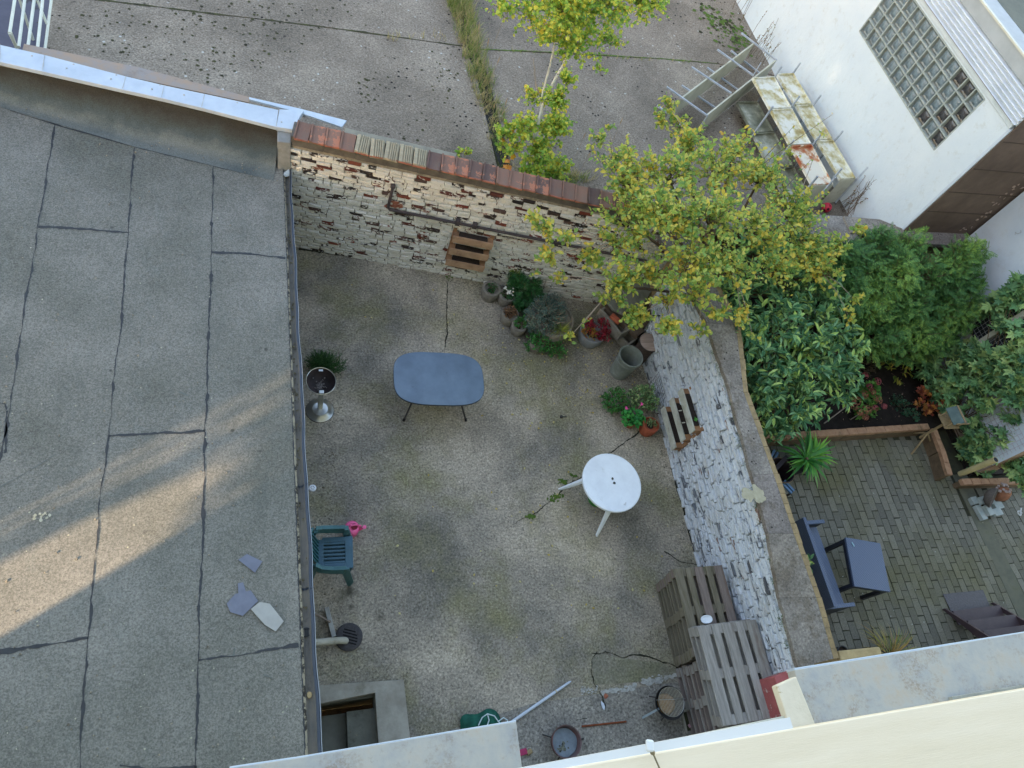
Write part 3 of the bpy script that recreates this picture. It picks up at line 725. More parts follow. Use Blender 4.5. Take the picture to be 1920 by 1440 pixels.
for i in range(16): blob(mb, P(77+random.gauss(0, 9), 968+random.gauss(0, 4), ZR), U(.008, .02), ZR+.005+.0003*i, 7)
for i in range(60):
    p = P(U(0, 540), U(260, 1420), ZR); blob(mb, p, U(.004, .010), ZR+.006, 6)
tag(mb.build('roof_speck', simple('pale_speck', '#b4b5a4', '#9c9c86', 20, .9), t), kind='stuff')
# upstand swept from the deck up to the coping
seamp = [(-200, 140), (0, 201), (250, 275), (512, 339)]; cop = [(-200, 68), (0, 112), (250, 170), (522, 236)]
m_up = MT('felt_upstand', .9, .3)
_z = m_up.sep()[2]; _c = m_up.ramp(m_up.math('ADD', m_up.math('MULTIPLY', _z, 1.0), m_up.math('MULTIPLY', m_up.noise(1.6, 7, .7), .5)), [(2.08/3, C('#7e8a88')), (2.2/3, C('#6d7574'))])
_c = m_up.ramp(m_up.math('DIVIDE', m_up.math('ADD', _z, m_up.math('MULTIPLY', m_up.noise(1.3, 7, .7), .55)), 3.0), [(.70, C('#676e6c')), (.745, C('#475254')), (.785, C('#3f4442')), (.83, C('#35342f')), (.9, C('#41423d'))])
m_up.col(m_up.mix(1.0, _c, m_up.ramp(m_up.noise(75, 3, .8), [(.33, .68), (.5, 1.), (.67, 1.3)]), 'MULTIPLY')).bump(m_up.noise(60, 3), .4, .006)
v = []; n = 7
ZC = 2.36
for a_, b_ in zip(seamp, cop):
    A = P(a_[0], a_[1], ZR); B = P(b_[0], b_[1], ZC); B.y += .03
    for k in range(n):
        s = k/(n-1); p = A.lerp(B, s); p.z = ZR+.006+(ZC-ZR)*max(0, (s-.3)/.7)**1.7; v.append(tuple(p))
f = [(i*n+k, (i+1)*n+k, (i+1)*n+k+1, i*n+k+1) for i in range(3) for k in range(n-1)]
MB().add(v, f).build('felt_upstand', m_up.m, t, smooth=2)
# metal coping in lapped lengths
ce = [((-200, 34), (-200, 72)), ((0, 84), (0, 116)), ((84, 103), (80, 134)), ((236, 143), (230, 168)), ((308, 160), (303, 184)), ((384, 176), (378, 202)), ((522, 206), (518, 238))]
for i in range(len(ce)-1):
    b0, f0 = ce[i]; b1, f1 = ce[i+1]; e = .002*(i % 2)
    q = [P(*f0, 2.4+e), P(*f1, 2.4+e), P(*b1, 2.42+e), P(*b0, 2.42+e)]
    MB().solid(q, [p-Vector((0, 0, .06)) for p in q]).build('coping_sheet', m_zinc, t, bev=.004)
    ribbon([q[1]*.999+Vector((0, 0, 0)), q[2]], .006, 2.425, .001).build('coping_lap', m_oldzinc.m, t)
q = [P(518, 238, 2.405), P(551, 243, 2.405), P(563, 217, 2.43), P(570, 207, 2.43), P(524, 205, 2.43)]
MB().solid(q, [p-Vector((0, 0, .07)) for p in q]).build('coping_corner', m_zinc, t, bev=.004)
q = [P(468, 186, 2.39), P(565, 212, 2.39), P(641, 238, 2.39), P(650, 226, 2.39), P(560, 203, 2.39), P(467, 182, 2.39)]
MB().solid(q, [p-Vector((0, 0, .03)) for p in q]).build('coping_lap_end', m_zinc, t)
mb = MB()
for (x, y) in ((60, 105), (138, 121), (218, 141), (300, 160), (345, 178), (445, 193), (528, 229), (125, 128), (208, 148), (285, 167)): mb.lathe([(.012, 0), (.012, .006), (.004, .009)], 8, P(x, y, 2.415))
mb.build('coping_rivet', m_oldzinc.m, t)
# back wall of the building under the coping + board seen behind it
q0 = [P(*c_[0], 2.36) for c_ in ce]; q1 = [P(*c_[1], 2.36)+Vector((0, .04, 0)) for c_ in ce]
mb = MB()
for i in range(len(ce)-1): mb.solid([q1[i], q1[i+1], q0[i+1], q0[i]], [Vector((p.x, p.y, 1.0)) for p in (q1[i], q1[i+1], q0[i+1], q0[i])])
mb.build('parapet', m_mortar, t)
bd = [P(*p, 2.3) for p in ((42, 93), (45, 82), (260, 126), (468, 182), (466, 192), (200, 135))]
MB().solid(bd[::-1], [p-Vector((0, 0, .06)) for p in bd][::-1]).build('wooden_board', simple('old_board', '#9c8a78', '#8d8a88', 5, .9, .3, 30, dirt='#7a6a58', dsc=3), t)
# plaster pier at the corner
pc = [P(*p, 2.33) for p in ((518, 237), (543, 243), (545, 236), (520, 225))]
pf = [P(*p, ZR) for p in ((521, 300), (546, 307))]
m_pier = simple('pier_plaster', '#8f9290', '#7a7d7a', 6, .9, .4, 30, dirt='#6b6a60', dsc=4)
yp = 8.33-4; MB().solid([(-.185, yp-.05, 2.33), (-.0, yp-.055, 2.33), (.0, yp+.4, 2.33), (-.185, yp+.4, 2.33)], [(-.185, yp-.05, 1.5), (-.0, yp-.055, 1.5), (.0, yp+.4, 1.5), (-.185, yp+.4, 1.5)]).build('plaster_pier', m_pier, t, bev=.008)
# gutter
m_gut = simple('gutter_inside', '#747472', '#8c897f', 3, .7, .3, 30, dirt='#4b4a42', dsc=5)
m_lip = simple('gutter_lip', '#39424c', '#2f3a48', 4, .4, .1, 30, spec=.5)
m_lipw = simple('gutter_edge', '#8f98a2', '#a9b1b8', 4, .5)
yN, yS = gN.y, -4.3
def gpt(y, f, z):
    a = gl(y); b = rl(y); wob = .006*math.sin(y*3.1)+.005*math.sin(y*7.7+1)
    return Vector((lerp(a.x, b.x, f)+(wob if f > .5 else 0), y, z))
def strip_mesh(name, prof, m, n=60, y0=None, y1=None, jf=0):
    v = []; k = len(prof)
    y0 = yN if y0 is None else y0; y1 = yS if y1 is None else y1
    for i in range(n+1):
        y = lerp(y0, y1, i/n)
        for (f, z) in prof: v.append(tuple(gpt(y, f+U(-jf, jf), z)))
    return MB().add(v, [(i*k+j, i*k+j+1, (i+1)*k+j+1, (i+1)*k+j) for i in range(n) for j in range(k-1)]).build(name, m, t, smooth=2)
strip_mesh('gutter_bed', [(.16, ZR-.03), (.20, ZR-.07), (.34, ZR-.10), (.55, ZR-.09), (.68, ZR-.05), (.70, ZR-.0)], m_gut)
strip_mesh('gutter_lip', [(.70, ZR-.0), (.74, ZR+.012), (.95, ZR-.005), (.97, ZR-.06), (.8, ZR-.12)], m_lip)
strip_mesh('gutter_edge', [(.94, ZR+.002), (.975, ZR+.006), (.99, ZR-.004), (.985, ZR-.03)], m_lipw)
m_chip = simple('mortar_flakes', '#a8a08a', '#8d8876', 14, .9, .4, 40, dirt='#3a3833', dsc=9, dpos=(.48, .55))
strip_mesh('roof_edge_board', [(-.02, ZR+.002), (.0, ZR-.012), (.17, ZR-.02), (.18, ZR-.05)], m_chip, 260, jf=.02)
strip_mesh('roof_edge_line', [(-.05, ZR+.004), (.02, ZR+.006)], m_bit, 300, jf=.035)
for y_ in (908, 1103):
    p = gpt(P(555, y_, ZR).y, 0, 0).y; strip_mesh('gutter_joint', [(.18, ZR-.02), (.21, ZR-.062), (.34, ZR-.09), (.55, ZR-.08), (.69, ZR-.03), (.76, ZR+.02), (.97, ZR+.003)], m_lip, 3, p+.012, p-.012)
c = P(574, 1186, ZR-.085); MB().lathe([(.05, 0), (.052, .012), (.042, .014), (.04, -.1), (.0, -.1)], 18, c).build('gutter_outlet', m_bit, t, smooth=True)
mb = MB()
for i in range(70):
    y = U(yS+2, yN-.1); p = gpt(y, U(.22, .62), ZR-.084+U(0, .01)); mb.box(p, (U(.01, .03), U(.01, .04), .008), U(0, 3))
tag(mb.build('gutter_debris', simple('gutter_dirt', '#8f8a70', '#4a473c', 30, .9), t), kind='stuff')
MB().lathe([(.035, 0), (.03, .012), (0, .014)], 9, P(580, 1303, ZR-.07), sx=.8).build('gutter_leaf', simple('dry_leaf', '#b9a67c'), t)
a = P(538, 325, ZR-.01); MB().box(a, (.1, .07, .02), .4, j=.02).build('gutter_rag', simple('white_rag', '#c9d6dc', '#aebbc4', 20, .8), t)
# downpipe leaving the gutter for the yard drain
m_pvc = simple('weathered_pipe', '#b5b3a6', '#9c9a8a', 5, .6, .2, 30, dirt='#7c7a68', dsc=6)
d0, d1, d2 = P(574, 1186, ZR-.1), P(590, 1216, .62), P(640, 1203, .12)
b = P(650, 1198, .02)
MB().tube([d0, d0-Vector((0, 0, .1)), Vector((.2, d2.y, 1.3)), Vector((.24, d2.y, .34)), Vector((.30, d2.y, .26)), Vector((d2.x-.06, d2.y+.01, .17)), Vector((d2.x+.02, d2.y+.012, .13)), Vector((d2.x+.06, d2.y+.02, .03))], .045, 12).build('downpipe', m_pvc, t, smooth=True)

# loose slates on the roof
m_slate = simple('slate_blue', '#6f7686', '#666c7c', 6, .6, .15, 30)
m_slateg = simple('slate_grey', '#a2a5a2', '#989b98', 6, .7, .1, 30)
for lab, pix, m_, dz in (('small dark slate piece lying alone on the felt roof', [(447, 1050), (463, 1039), (492, 1053), (478, 1074)], m_slate, 0),
                     ('narrow dark slate sliver above the larger dark slate', [(446, 1094), (456, 1092), (462, 1112), (447, 1115)], m_slate, 0),
                     ('larger broken dark slate beside the pale slate', [(425, 1132), (441, 1114), (470, 1107), (484, 1127), (471, 1140), (455, 1155), (432, 1148)], m_slate, .004),
                     ('long pale grey slate piece with pointed ends on the roof', [(470, 1142), (487, 1129), (506, 1132), (532, 1165), (517, 1184), (497, 1172)], m_slateg, .009)):
    p = [at(x, y, ZR+.006+dz) for x, y in pix]; c = sum(p, Vector())/len(p); p = [q-c for q in p]
    o = MB().solid([q+Vector((0, 0, .007)) for q in p][::-1], p[::-1]).build('slate_piece', m_, loc=c); tag(o, lab, 'slate', 'broken slates on the felt roof')

# ------------------------------------------------------------------ the house the photo is taken from
m_cream = simple('cream_paint', '#e2d8c2', '#d9ceb5', 3, .5, .1, 60, dirt='#cfc7b2', dsc=3.0, dpos=(.58, .8), stretch=(1, 9, 1))
m_creamw = simple('cream_render', '#cfc8b0', '#c3bca4', 2, .9, .3, 30)
m_lipx = simple('sill_lip_paint', '#d6dadb', '#cfd6da', 3, .5)
m_peel = simple('peeling_paint', '#d8d2c0', '#cbc4b0', 4, .7, .4, 14, dirt='#b3a685', dsc=9, dpos=(.62, .66))
t = thing('house', 'cream rendered house with window ledges at the bottom of the view', 'house', (0, -.25, 0))
HO = Vector((0, -.25, 0)); H = lambda x, y, z: at(x, y, z)-HO
MB().box((4.75, -4.5, 6.5), (21.3, 9.0, 13.6)).build('wall', m_creamw, t)
def slab(name, pix, z, th, m, bev=.003, parent=t):
    p = [H(x, y, z) for x, y in pix]
    if sum((p[i].x*p[(i+1) % len(p)].y-p[(i+1) % len(p)].x*p[i].y) for i in range(len(p))) < 0: p = p[::-1]
    return MB().solid(p, [q-Vector((0, 0, th)) for q in p]).build(name, m, parent, bev=bev)
# own sill right below the lens
e0, e1 = H(1040, 1443, 9.2), H(1925, 1290, 9.2)
ed = (e1-e0)/(e1.x-e0.x)
eL, eR = e0+ed*(-.6-e0.x), e0+ed*(1.9-e0.x)
MB().solid([(eL.x, eL.y, 9.2), (eL.x, -.0, 9.2), (eR.x, -.0, 9.2), (eR.x, eR.y, 9.2)][::-1], [(eL.x, eL.y, 9.15), (eL.x, -.0, 9.15), (eR.x, -.0, 9.15), (eR.x, eR.y, 9.15)][::-1]).build('window_ledge', m_cream, t, bev=.002)
f0, f1 = H(1030, 1440, 9.196), H(1480, 1345, 9.196)
MB().solid([(f0.x-.5, f0.y-.003-ed.y*.5, 9.197), (f0.x-.5, f0.y-.02, 9.197), (f1.x, f1.y-.02, 9.197), (f1.x, f1.y, 9.197)][::-1], [(f0.x-.5, f0.y-.003-ed.y*.5, 9.16), (f0.x-.5, f0.y-.02, 9.16), (f1.x, f1.y-.02, 9.16), (f1.x, f1.y, 9.16)][::-1]).build('ledge_lip', m_lipx, t)
# metal-topped sills of the floor below
slab('window_sill', [(430, 1440), (560, 1421), (968, 1353), (984, 1480), (430, 1600)], 6.5, .07, m_oldzinc.m)
slab('sill_edge', [(430, 1442), (560, 1422.5), (968, 1354), (968, 1350), (560, 1418), (430, 1437)], 6.498, .075, m_zinc)
slab('window_sill', [(1490, 1256), (1700, 1223), (1990, 1174), (1990, 1330), (1524, 1400)], 6.5, .07, m_oldzinc.m)
slab('sill_edge', [(1490, 1258), (1990, 1177), (1990, 1173), (1489, 1252.5)], 6.498, .075, m_zinc)
slab('sill_flashing', [(1785, 1306), (1990, 1272), (1990, 1330), (1791, 1340)], 6.53, .03, simple('dark_flashing', '#969a92', '#7d8079', 9, .8, .4, 50), .004)
slab('pier_cap', [(1456, 1285), (1493, 1268), (1530, 1360), (1487, 1380)], 6.52, .05, m_peel, .006)
slab('lower_ledge', [(1300, 1378), (1482, 1340), (1486, 1375), (1300, 1410)], 6.5, .06, simple('ledge_paint', '#bcc0b6', '#aeb2a9', 4, .7))
slab('ledge_moulding', [(1304, 1392), (1484, 1356), (1486, 1390), (1304, 1420)], 6.51, .05, m_peel)
# small white hook on a stalk at the ledge
p = H(1219, 1402, 9.21); s_ = .0048
mb = MB(); mb.box(p+Vector((-.001, .002, .002)), (.009, .012, .005), -.25)
o = mb.build('clip_body', simple('white_plastic', '#d5dde2', '#c9d2d8', 6, .4), t, bev=.002)
MB().tube([p+Vector((.001, -.004, .001)), p+Vector((.008, -.022, -.004))], .0010, 6).build('clip_pin', simple('brass', '#8c8466', '#6f6a58', 20, .5, metal=.4), t)
MB().lathe([(.002, -.001), (.0028, .002), (.001, .003)], 8, p+Vector((.001, -.005, .0))).build('clip_screw', bpy.data.materials['brass'], t)

# ------------------------------------------------------------------ white building with glass-block window
m_wh = MT('white_render', .85, .3)
_c = m_wh.ramp(m_wh.noise(.7, 6, .6), [(.35, C('#c6d3da')), (.65, C('#d2dcdf'))])
_c = m_wh.mix(m_wh.math('MULTIPLY', m_wh.ramp(m_wh.noise(5, 9, .75), [(.54, 0.), (.70, 1.)]), .5), _c, C('#b0b2a8'))
m_wh.col(_c).bump(m_wh.noise(9, 6, .7), .35, .03)
m_wh2 = MT('white_render_side', .85, .3)
_c = m_wh2.ramp(m_wh2.noise(.9, 7, .65), [(.35, C('#b9c9d8')), (.65, C('#c9d5e0'))])
m_wh2.col(m_wh2.mix(m_wh2.math('MULTIPLY', m_wh2.ramp(m_wh2.noise(1.4, 8, .75), [(.52, 0.), (.7, 1.)]), .5), _c, C('#a9adb0'))).bump(m_wh2.noise(7, 6, .7), .4, .03)
m_brown = MT('brown_render', .9, .3)
_c = m_brown.ramp(m_brown.noise(1.1, 7, .65), [(.35, C('#574b43')), (.6, C('#6f6055')), (.7, C('#7d6b5c'))])
m_brown.col(_c).bump(m_brown.noise(6, 6, .7), .5, .03)
WP = Vector((11.15, 7.7, 0)); wu = Vector((-.0407, 1, 0)).normalized(); wr = math.atan2(wu.y, wu.x)   # local x runs north along the face
t = thing('white_building', 'tall white rendered building with a glass-block window and corrugated band', 'building', WP, wr)
HT = 5.36; cs = 12.0; cz = 3.44; blk = .2775; wy0_ = .80; nb = 12; nr = 4
# face in four pieces round the window opening. Local -y is into the building (east), +y is west (outside)
w0, w1_, z0_, z1_ = wy0_, wy0_+nb*blk, cz, cz+nr*blk
mb = MB()
for (a, b, c, d) in ((0, w0, .0, 4.6), (w1_, cs, .0, 4.6), (w0, w1_, .0, z0_), (w0, w1_, z1_, 4.6)):
    mb.box(((a+b)/2, -.2, (c+d)/2), (b-a-.0, .4, d-c))
mb.build('wall', m_wh.m, t)
MB().box((.025, .012, 3.4), (.05, .022, 2.4)).build('corner_bead', simple('corner_bead_paint', '#c3cfd8', '#b8c5cf', 3, .7), t)
mf = simple('glass_block_mortar', '#a5aea8', '#8b958f', 8, .8, .3, 40, dirt='#c7cdca', dsc=9)
mb = MB()
for i in range(nb+1): mb.box((w0+i*blk, -.05, (z0_+z1_)/2), (.026, .11, z1_-z0_+.0))
for k in range(nr+1): mb.box(((w0+w1_)/2, -.048, z0_+k*blk), (w1_-w0, .112, .026))
wf = mb.build('block_window', mf, t)
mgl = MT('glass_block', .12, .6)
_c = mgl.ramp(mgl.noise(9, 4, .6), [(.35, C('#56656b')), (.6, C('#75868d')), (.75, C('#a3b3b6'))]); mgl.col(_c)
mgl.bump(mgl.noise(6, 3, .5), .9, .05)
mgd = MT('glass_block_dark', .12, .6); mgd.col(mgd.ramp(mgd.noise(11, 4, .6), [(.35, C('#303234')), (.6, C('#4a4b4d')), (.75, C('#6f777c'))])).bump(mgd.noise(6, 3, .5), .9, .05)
h = blk/2-.013; gb = MB()
g1, g2 = .03, .075
ring = lambda r, y: [(-r, y, -r), (r, y, -r), (r, y, r), (-r, y, r)]
v = ring(h, -.07)+ring(h-.02, -.045)+ring(h-.05, -.055)+ring(h-.08, -.045)
gb.add(v, [(a*4+i, a*4+(i+1) % 4, (a+1)*4+(i+1) % 4, (a+1)*4+i) for a in range(3) for i in range(4)]+[(12, 13, 14, 15)])
gb.f = [q[::-1] for q in gb.f]
pr = {}
for k in range(nr):
    for i in range(nb):
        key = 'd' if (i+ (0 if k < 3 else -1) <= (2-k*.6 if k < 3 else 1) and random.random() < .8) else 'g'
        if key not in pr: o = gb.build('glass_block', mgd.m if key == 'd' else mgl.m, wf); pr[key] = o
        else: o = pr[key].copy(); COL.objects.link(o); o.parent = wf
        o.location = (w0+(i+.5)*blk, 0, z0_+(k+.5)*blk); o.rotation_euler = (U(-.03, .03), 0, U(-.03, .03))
m_flash = simple('pale_flashing', '#ccd6da', '#bcc8cc', 4, .5, .1, 20)
MB().box((cs/2+.05, -.16, 4.645), (cs-.1+.1, .36, .09)).build('flashing', m_flash, t, bev=.01)
MB().box((cs/2+.05, .03, 4.70), (cs-.1, .03, .022)).build('drip_rail', simple('dull_rail', '#8d8b93', '#7b7a80', 8, .6), t)
# corrugated band: waves stacked up the wall
mco = simple('corrugated_metal', '#cfd8e0', '#c2ccd6', 3, .4, .1, 20, metal=.2, spec=.5)
v = []; n = 48
for k in range(n+1):
    z = 4.71+.40*k/n; y = .035+.034*math.cos(k/n*2*PI*5.5)
    v += [(-.0, y, z), (cs, y, z)]
MB().add(v, [(2*k, 2*k+1, 2*k+3, 2*k+2) for k in range(n)]).build('corrugated_band', mco, t, smooth=2)
MB().box((cs/2, -.2, 4.9), (cs, .4, .42)).build('upper_wall', m_wh.m, t)
MB().box((cs/2-.05, -.2, 5.24), (cs+.1, .5, .24)).build('roof_fascia', simple('fascia', '#a9b1b3', '#9aa2a4', 3, .6, .1), t, bev=.01)
MB().box((cs/2-.05, .045, 5.37), (cs+.1, .05, .03)).build('fascia_rim', simple('fascia_rim_paint', '#cfd0c2', '#c0c1b2', 6, .6), t)
MB().box((cs/2-.05, -4.4, 5.345), (cs+.1, 8.0, .04)).build('roof', simple('mossy_roof', '#5b6158', '#6f7368', 2, .9, .5, 30, dirt='#454a43', dsc=2), t)
MB().box((cs/2+.02, -4.3, 2.6), (cs-.03, 7.8, 5.35)).build('building_core', m_wh2.m, t)
bs = bpy.data.objects['building_core']
mb = MB(); bz = [0, 2.3, 3.0, 3.6, 4.2, 4.8, 5.3]
MB().box((-.012, -.9, 2.65), (.026, 1.79, 5.3)).build('side_wall', m_brown.m, t)
mb = MB()
for z in (2.75, 3.25, 3.8, 4.4): mb.box((-.028, -.9, z), (.008, 1.74, .012), j=.003)
mb.build('render_joint', simple('joint_brown', '#453c35', '#4c423a', 9, .9), t)  # thin dark brown lines across the side wall
mb = MB()
for i in range(34): a = U(1.3, 1.62); mb.box((-.03, -a, U(2.3, 4.2)), (.012, U(.02, .06), U(.02, .05)), j=.01)
mb.build('flaked_render', simple('flakes', '#a58f80', '#8d8078', 30, .9), t)

# lower white house on the right with grilled window
t = thing('white_house', 'white rendered house wall with a grilled window partly covered by leaves', 'house', (12.78, 7.68, 0))
m_pink = simple('pinkish_render', '#c9bcb6', '#bfb2ad', 3, .9, .3, 20)
Lh = 4.15
def hb(name, y0, y1, z0, z1, m, x0=0, x1=.35, par=t, **k): return MB().box(((x0+x1)/2, (y0+y1)/2, (z0+z1)/2), (x1-x0, abs(y1-y0), z1-z0)).build(name, m, par, **k)
wyA, wyB, wzA, wzB = -1.42, -2.75, 1.15, 2.7
hb('wall', 0, wyA, .0, 5.2, m_wh2.m); hb('wall', wyB, -Lh, .0, 5.2, m_wh2.m); hb('wall', wyA, wyB, .0, wzA, m_wh2.m); hb('wall', wyA, wyB, wzB, 5.2, m_wh2.m)
hb('end_wall', -Lh+.0, -Lh-.012, .0, 5.2, simple('end_brick', '#a9907a', '#8f7763', 9, .9, .6, 30, dirt='#7a6a5a', dsc=5), .0, .35)
hb('plinth', .0, -Lh, -.1, .45, simple('plinth_render', '#b0a29a', '#9e8f87', 4, .9, .4, 30), -.02, .0)
m_frame = simple('window_frame_paint', '#c3c6ba', '#b3b6aa', 4, .6)
wf = MB().box((.05, (wyA+wyB)/2, wzA+.04), (.14, wyA-wyB, .08)).box((.05, (wyA+wyB)/2, wzB-.04), (.14, wyA-wyB, .08)).box((.051, wyA-.05, (wzA+wzB)/2), (.14, .1, wzB-wzA-.16)).box((.051, wyB+.05, (wzA+wzB)/2), (.14, .1, wzB-wzA-.16)).box((.045, -1.95, (wzA+wzB)/2), (.15, .09, wzB-wzA-.16)).build('window', m_frame, t, bev=.005)
MB().box((.09, (wyA+wyB)/2, (wzA+wzB)/2), (.01, wyA-wyB-.1, wzB-wzA-.1)).build('pane', simple('dark_pane', '#3b4147', '#2e3338', 3, .15, spec=.7), wf)
mb = MB(); y = wyA-.1
while y > wyB+.1: mb.tube([(.03, y, wzA+.08), (.03, y, wzB-.08)], .005, 4); y -= .075
z = wzA+.12
while z < wzB-.1: mb.tube([(.03, wyA-.1, z), (.03, wyB+.1, z)], .005, 4); z += .09
mb.build('grille', simple('grille_metal', '#8f959a', '#7d8388', 9, .5), wf)
# netting fixed to the lower wall
mb = MB()
for i in range(17): mb.tube([(-.04, -2.6-i*.09, .35), (-.05, -2.6-i*.09, 1.3)], .004, 3)
for i in range(12): mb.tube([(-.045, -2.6, .35+i*.085), (-.045, -4.1, .35+i*.085)], .004, 3)
mb.build('netting', simple('net', '#b3a9b5', '#a59ba8', 9, .7), t)
mb = MB()
for i in range(9):
    z = U(1.0, 3.0); y = U(-.1, -1.2); p = Vector((-.01, y, z)); pts = [p]
    for k in range(4): pts.append(pts[-1]+Vector((0, U(-.07, .05), U(-.08, .08))))
    mb.tube(pts, .004, 3)
mb.build('dry_tendril', simple('tendril', '#7c8288', '#6a6c70', 9, .9), t)

# stone garden wall below the white building
t = thing('garden_wall', 'low old stone wall with broad grey coping slabs behind the conifers', 'wall', (7.2, 7.55, 0))
GO = Vector((7.2, 7.55, 0))
m_gw = simple('brown_stone', '#6d5c43', '#57493a', 4, .9, .7, 14, dirt='#7e6a48', dsc=3)
MB().box((2.8, .2, 1.0), (5.6, .34, 2.2)).build('wall_core', m_gw, t)
for i, (pix, z) in enumerate(((( (1300, 395), (1500, 402), (1532, 425), (1330, 430)), 2.16), (((1500, 400), (1580, 405), (1622, 458), (1500, 448)), 2.15), (((1582, 405), (1650, 411), (1704, 433), (1702, 445), (1650, 437), (1596, 436)), 2.19), (((1700, 432), (1812, 438), (1815, 462), (1735, 456), (1702, 446)), 2.2))):
    q = [at(x, y, z)-GO for x, y in pix]
    MB().solid(q[::-1], [p-Vector((0, 0, .09)) for p in q][::-1]).build('coping_slab', [bpy.data.materials['coping_stone_warm'], m_sand, bpy.data.materials['coping_stone_warm'], bpy.data.materials['coping_stone_dark']][i] if i != 1 else bpy.data.materials['coping_stone_grey'], t, bev=.01)
q = [at(x, y, 1.75)-GO for x, y in ((1690, 462), (1810, 470), (1800, 500), (1700, 495))]
MB().solid(q[::-1], [p-Vector((0, 0, .5)) for p in q][::-1]).build('stone_ledge', m_sand, t, bev=.02)

# ------------------------------------------------------------------ top left: railing by the dark light well
MB().poly([at(-120, -60, ZL)+Vector((0, 0, .004)), at(-120, 110, ZL)+Vector((0, 0, .004)), at(85, 110, ZL)+Vector((0, 0, .004)), at(98, -60, ZL)+Vector((0, 0, .004))][::1]).build('well_sheet', simple('well_dark_blue', '#4b4c5c', '#3f4050', 3, .5, .1, 30, dirt='#242226', dsc=1.6, dpos=(.56, .6)))  # flat dark blue sheet in place of the light well
structure(bpy.data.objects['well_sheet'])
m_rail = simple('cream_railing_paint', '#cdd3c8', '#bfc6bb', 6, .5)
RB = at(60, 60, ZL); t = thing('railing', 'cream painted metal railing beside the dark light well at the top left', 'railing', RB)
Q = lambda x, y, z: at(x, y, z)-RB
zt_ = 2.25
MB().tube([Q(32, -30, zt_), Q(18, 62, zt_), ], .022, 6).build('bar', m_rail, t)
for a_, b_ in (((50, -30), (35, 88)), ((68, -30), (52, 90)), ((83, -30), (70, 92))): MB().tube([Q(*a_, zt_-.02), Q(*b_, zt_-.02)], .022, 6).build('bar', m_rail, t)
MB().tube([Q(100, -30, zt_-.4), Q(84, 95, zt_-.4)], .02, 6).build('bar', m_rail, t)
MB().tube([Q(18, 62, zt_), Q(32, 90, zt_-.25)], .022, 6).tube([Q(66, -10, zt_-.02), Q(88, 45, zt_-.3)], .018, 6).build('brace', m_rail, t)
mb = MB()
for x, y in ((20, 60), (84, 90), (30, -20)): p = Q(x, y, zt_-.1); mb.tube([p, (p.x, p.y, 0)], .02, 6)
mb.build('post', m_rail, t)

# ------------------------------------------------------------------ discarded shelving
m_post = simple('grey_post', '#b4bec8', '#9aa5b0', 8, .5, .1, 40, metal=.2)
m_shelf = simple('shelf_enamel', '#c9cab9', '#b5b5a2', 3, .6, .1, 30, dirt='#8a8569', dsc=2.5)
SB = at(1330, 180, ZL); t = thing('shelving_frame', 'shelving frame tipped on its side with two white boards on edge', 'shelving', SB)
Q = lambda x, y, z: at(x, y, z)-SB
zt_ = 1.82
bars = [((1250, 163), (1326, 217)), ((1297, 126), (1371, 175)), ((1345, 93), (1413, 142)), ((1390, 62), (1456, 113))]
for a_, b_ in bars:
    a = Q(*a_, zt_); b = Q(*b_, zt_); d = (b-a).normalized()
    mb = MB(); L = (b-a).length; R = Matrix((d, Vector((-d.y, d.x, 0)), Vector((0, 0, 1)))).transposed()
    mb.box((a+b)/2, (L, .032, .032), M=R); mb.build('upright', m_post, t)
    a2 = Vector((a.x, a.y, .06)); b2 = Vector((b.x, b.y, .06))
    MB().box((a2+b2)/2, (L, .032, .032), M=R).build('upright', m_post, t)
for a_, b_ in (((1279, 184), (1415, 81)), ((1325, 217), (1456, 113))):
    a = Q(*a_, zt_-.01); b = Q(*b_, zt_-.01); d = (b-a).normalized(); nn = Vector((-d.y, d.x, 0)); mb = MB()
    L = (b-a).length; R = Matrix((d, nn, Vector((0, 0, 1)))).transposed()
    mb.box(Vector(((a.x+b.x)/2, (a.y+b.y)/2, (zt_-ZL)/2+.0))+Vector((0, 0, .01)), (L, .008, zt_-ZL-.04), M=R)
    mb.box(Vector(((a.x+b.x)/2, (a.y+b.y)/2, zt_-ZL-.01))+nn*.012, (L, .03, .008), M=R)
    mb.build('shelf_board', m_shelf, t)
a, b = Q(1279, 184, zt_-.02), Q(1254, 212, zt_-.25)
MB().solid([a, b, b+Vector((.02, .02, 0)), a+Vector((.02, .02, 0))], [Vector((a.x, a.y, .05)), Vector((b.x, b.y, 0.05)), Vector((b.x+.02, b.y+.02, .05)), Vector((a.x+.02, a.y+.02, .05))]).build('end_board', m_shelf, t)
mb = MB().tube([Q(1270, 230, zt_-.45), Q(1293, 249, zt_-.45)], .014, 4).tube([Q(1326, 218, zt_-.02), Q(1302, 252, ZL+.03)], .014, 4).tube([Q(1411, 143, zt_), Q(1427, 117, zt_+.3)], .014, 4)
mb.build('loose_bar', m_post, t)

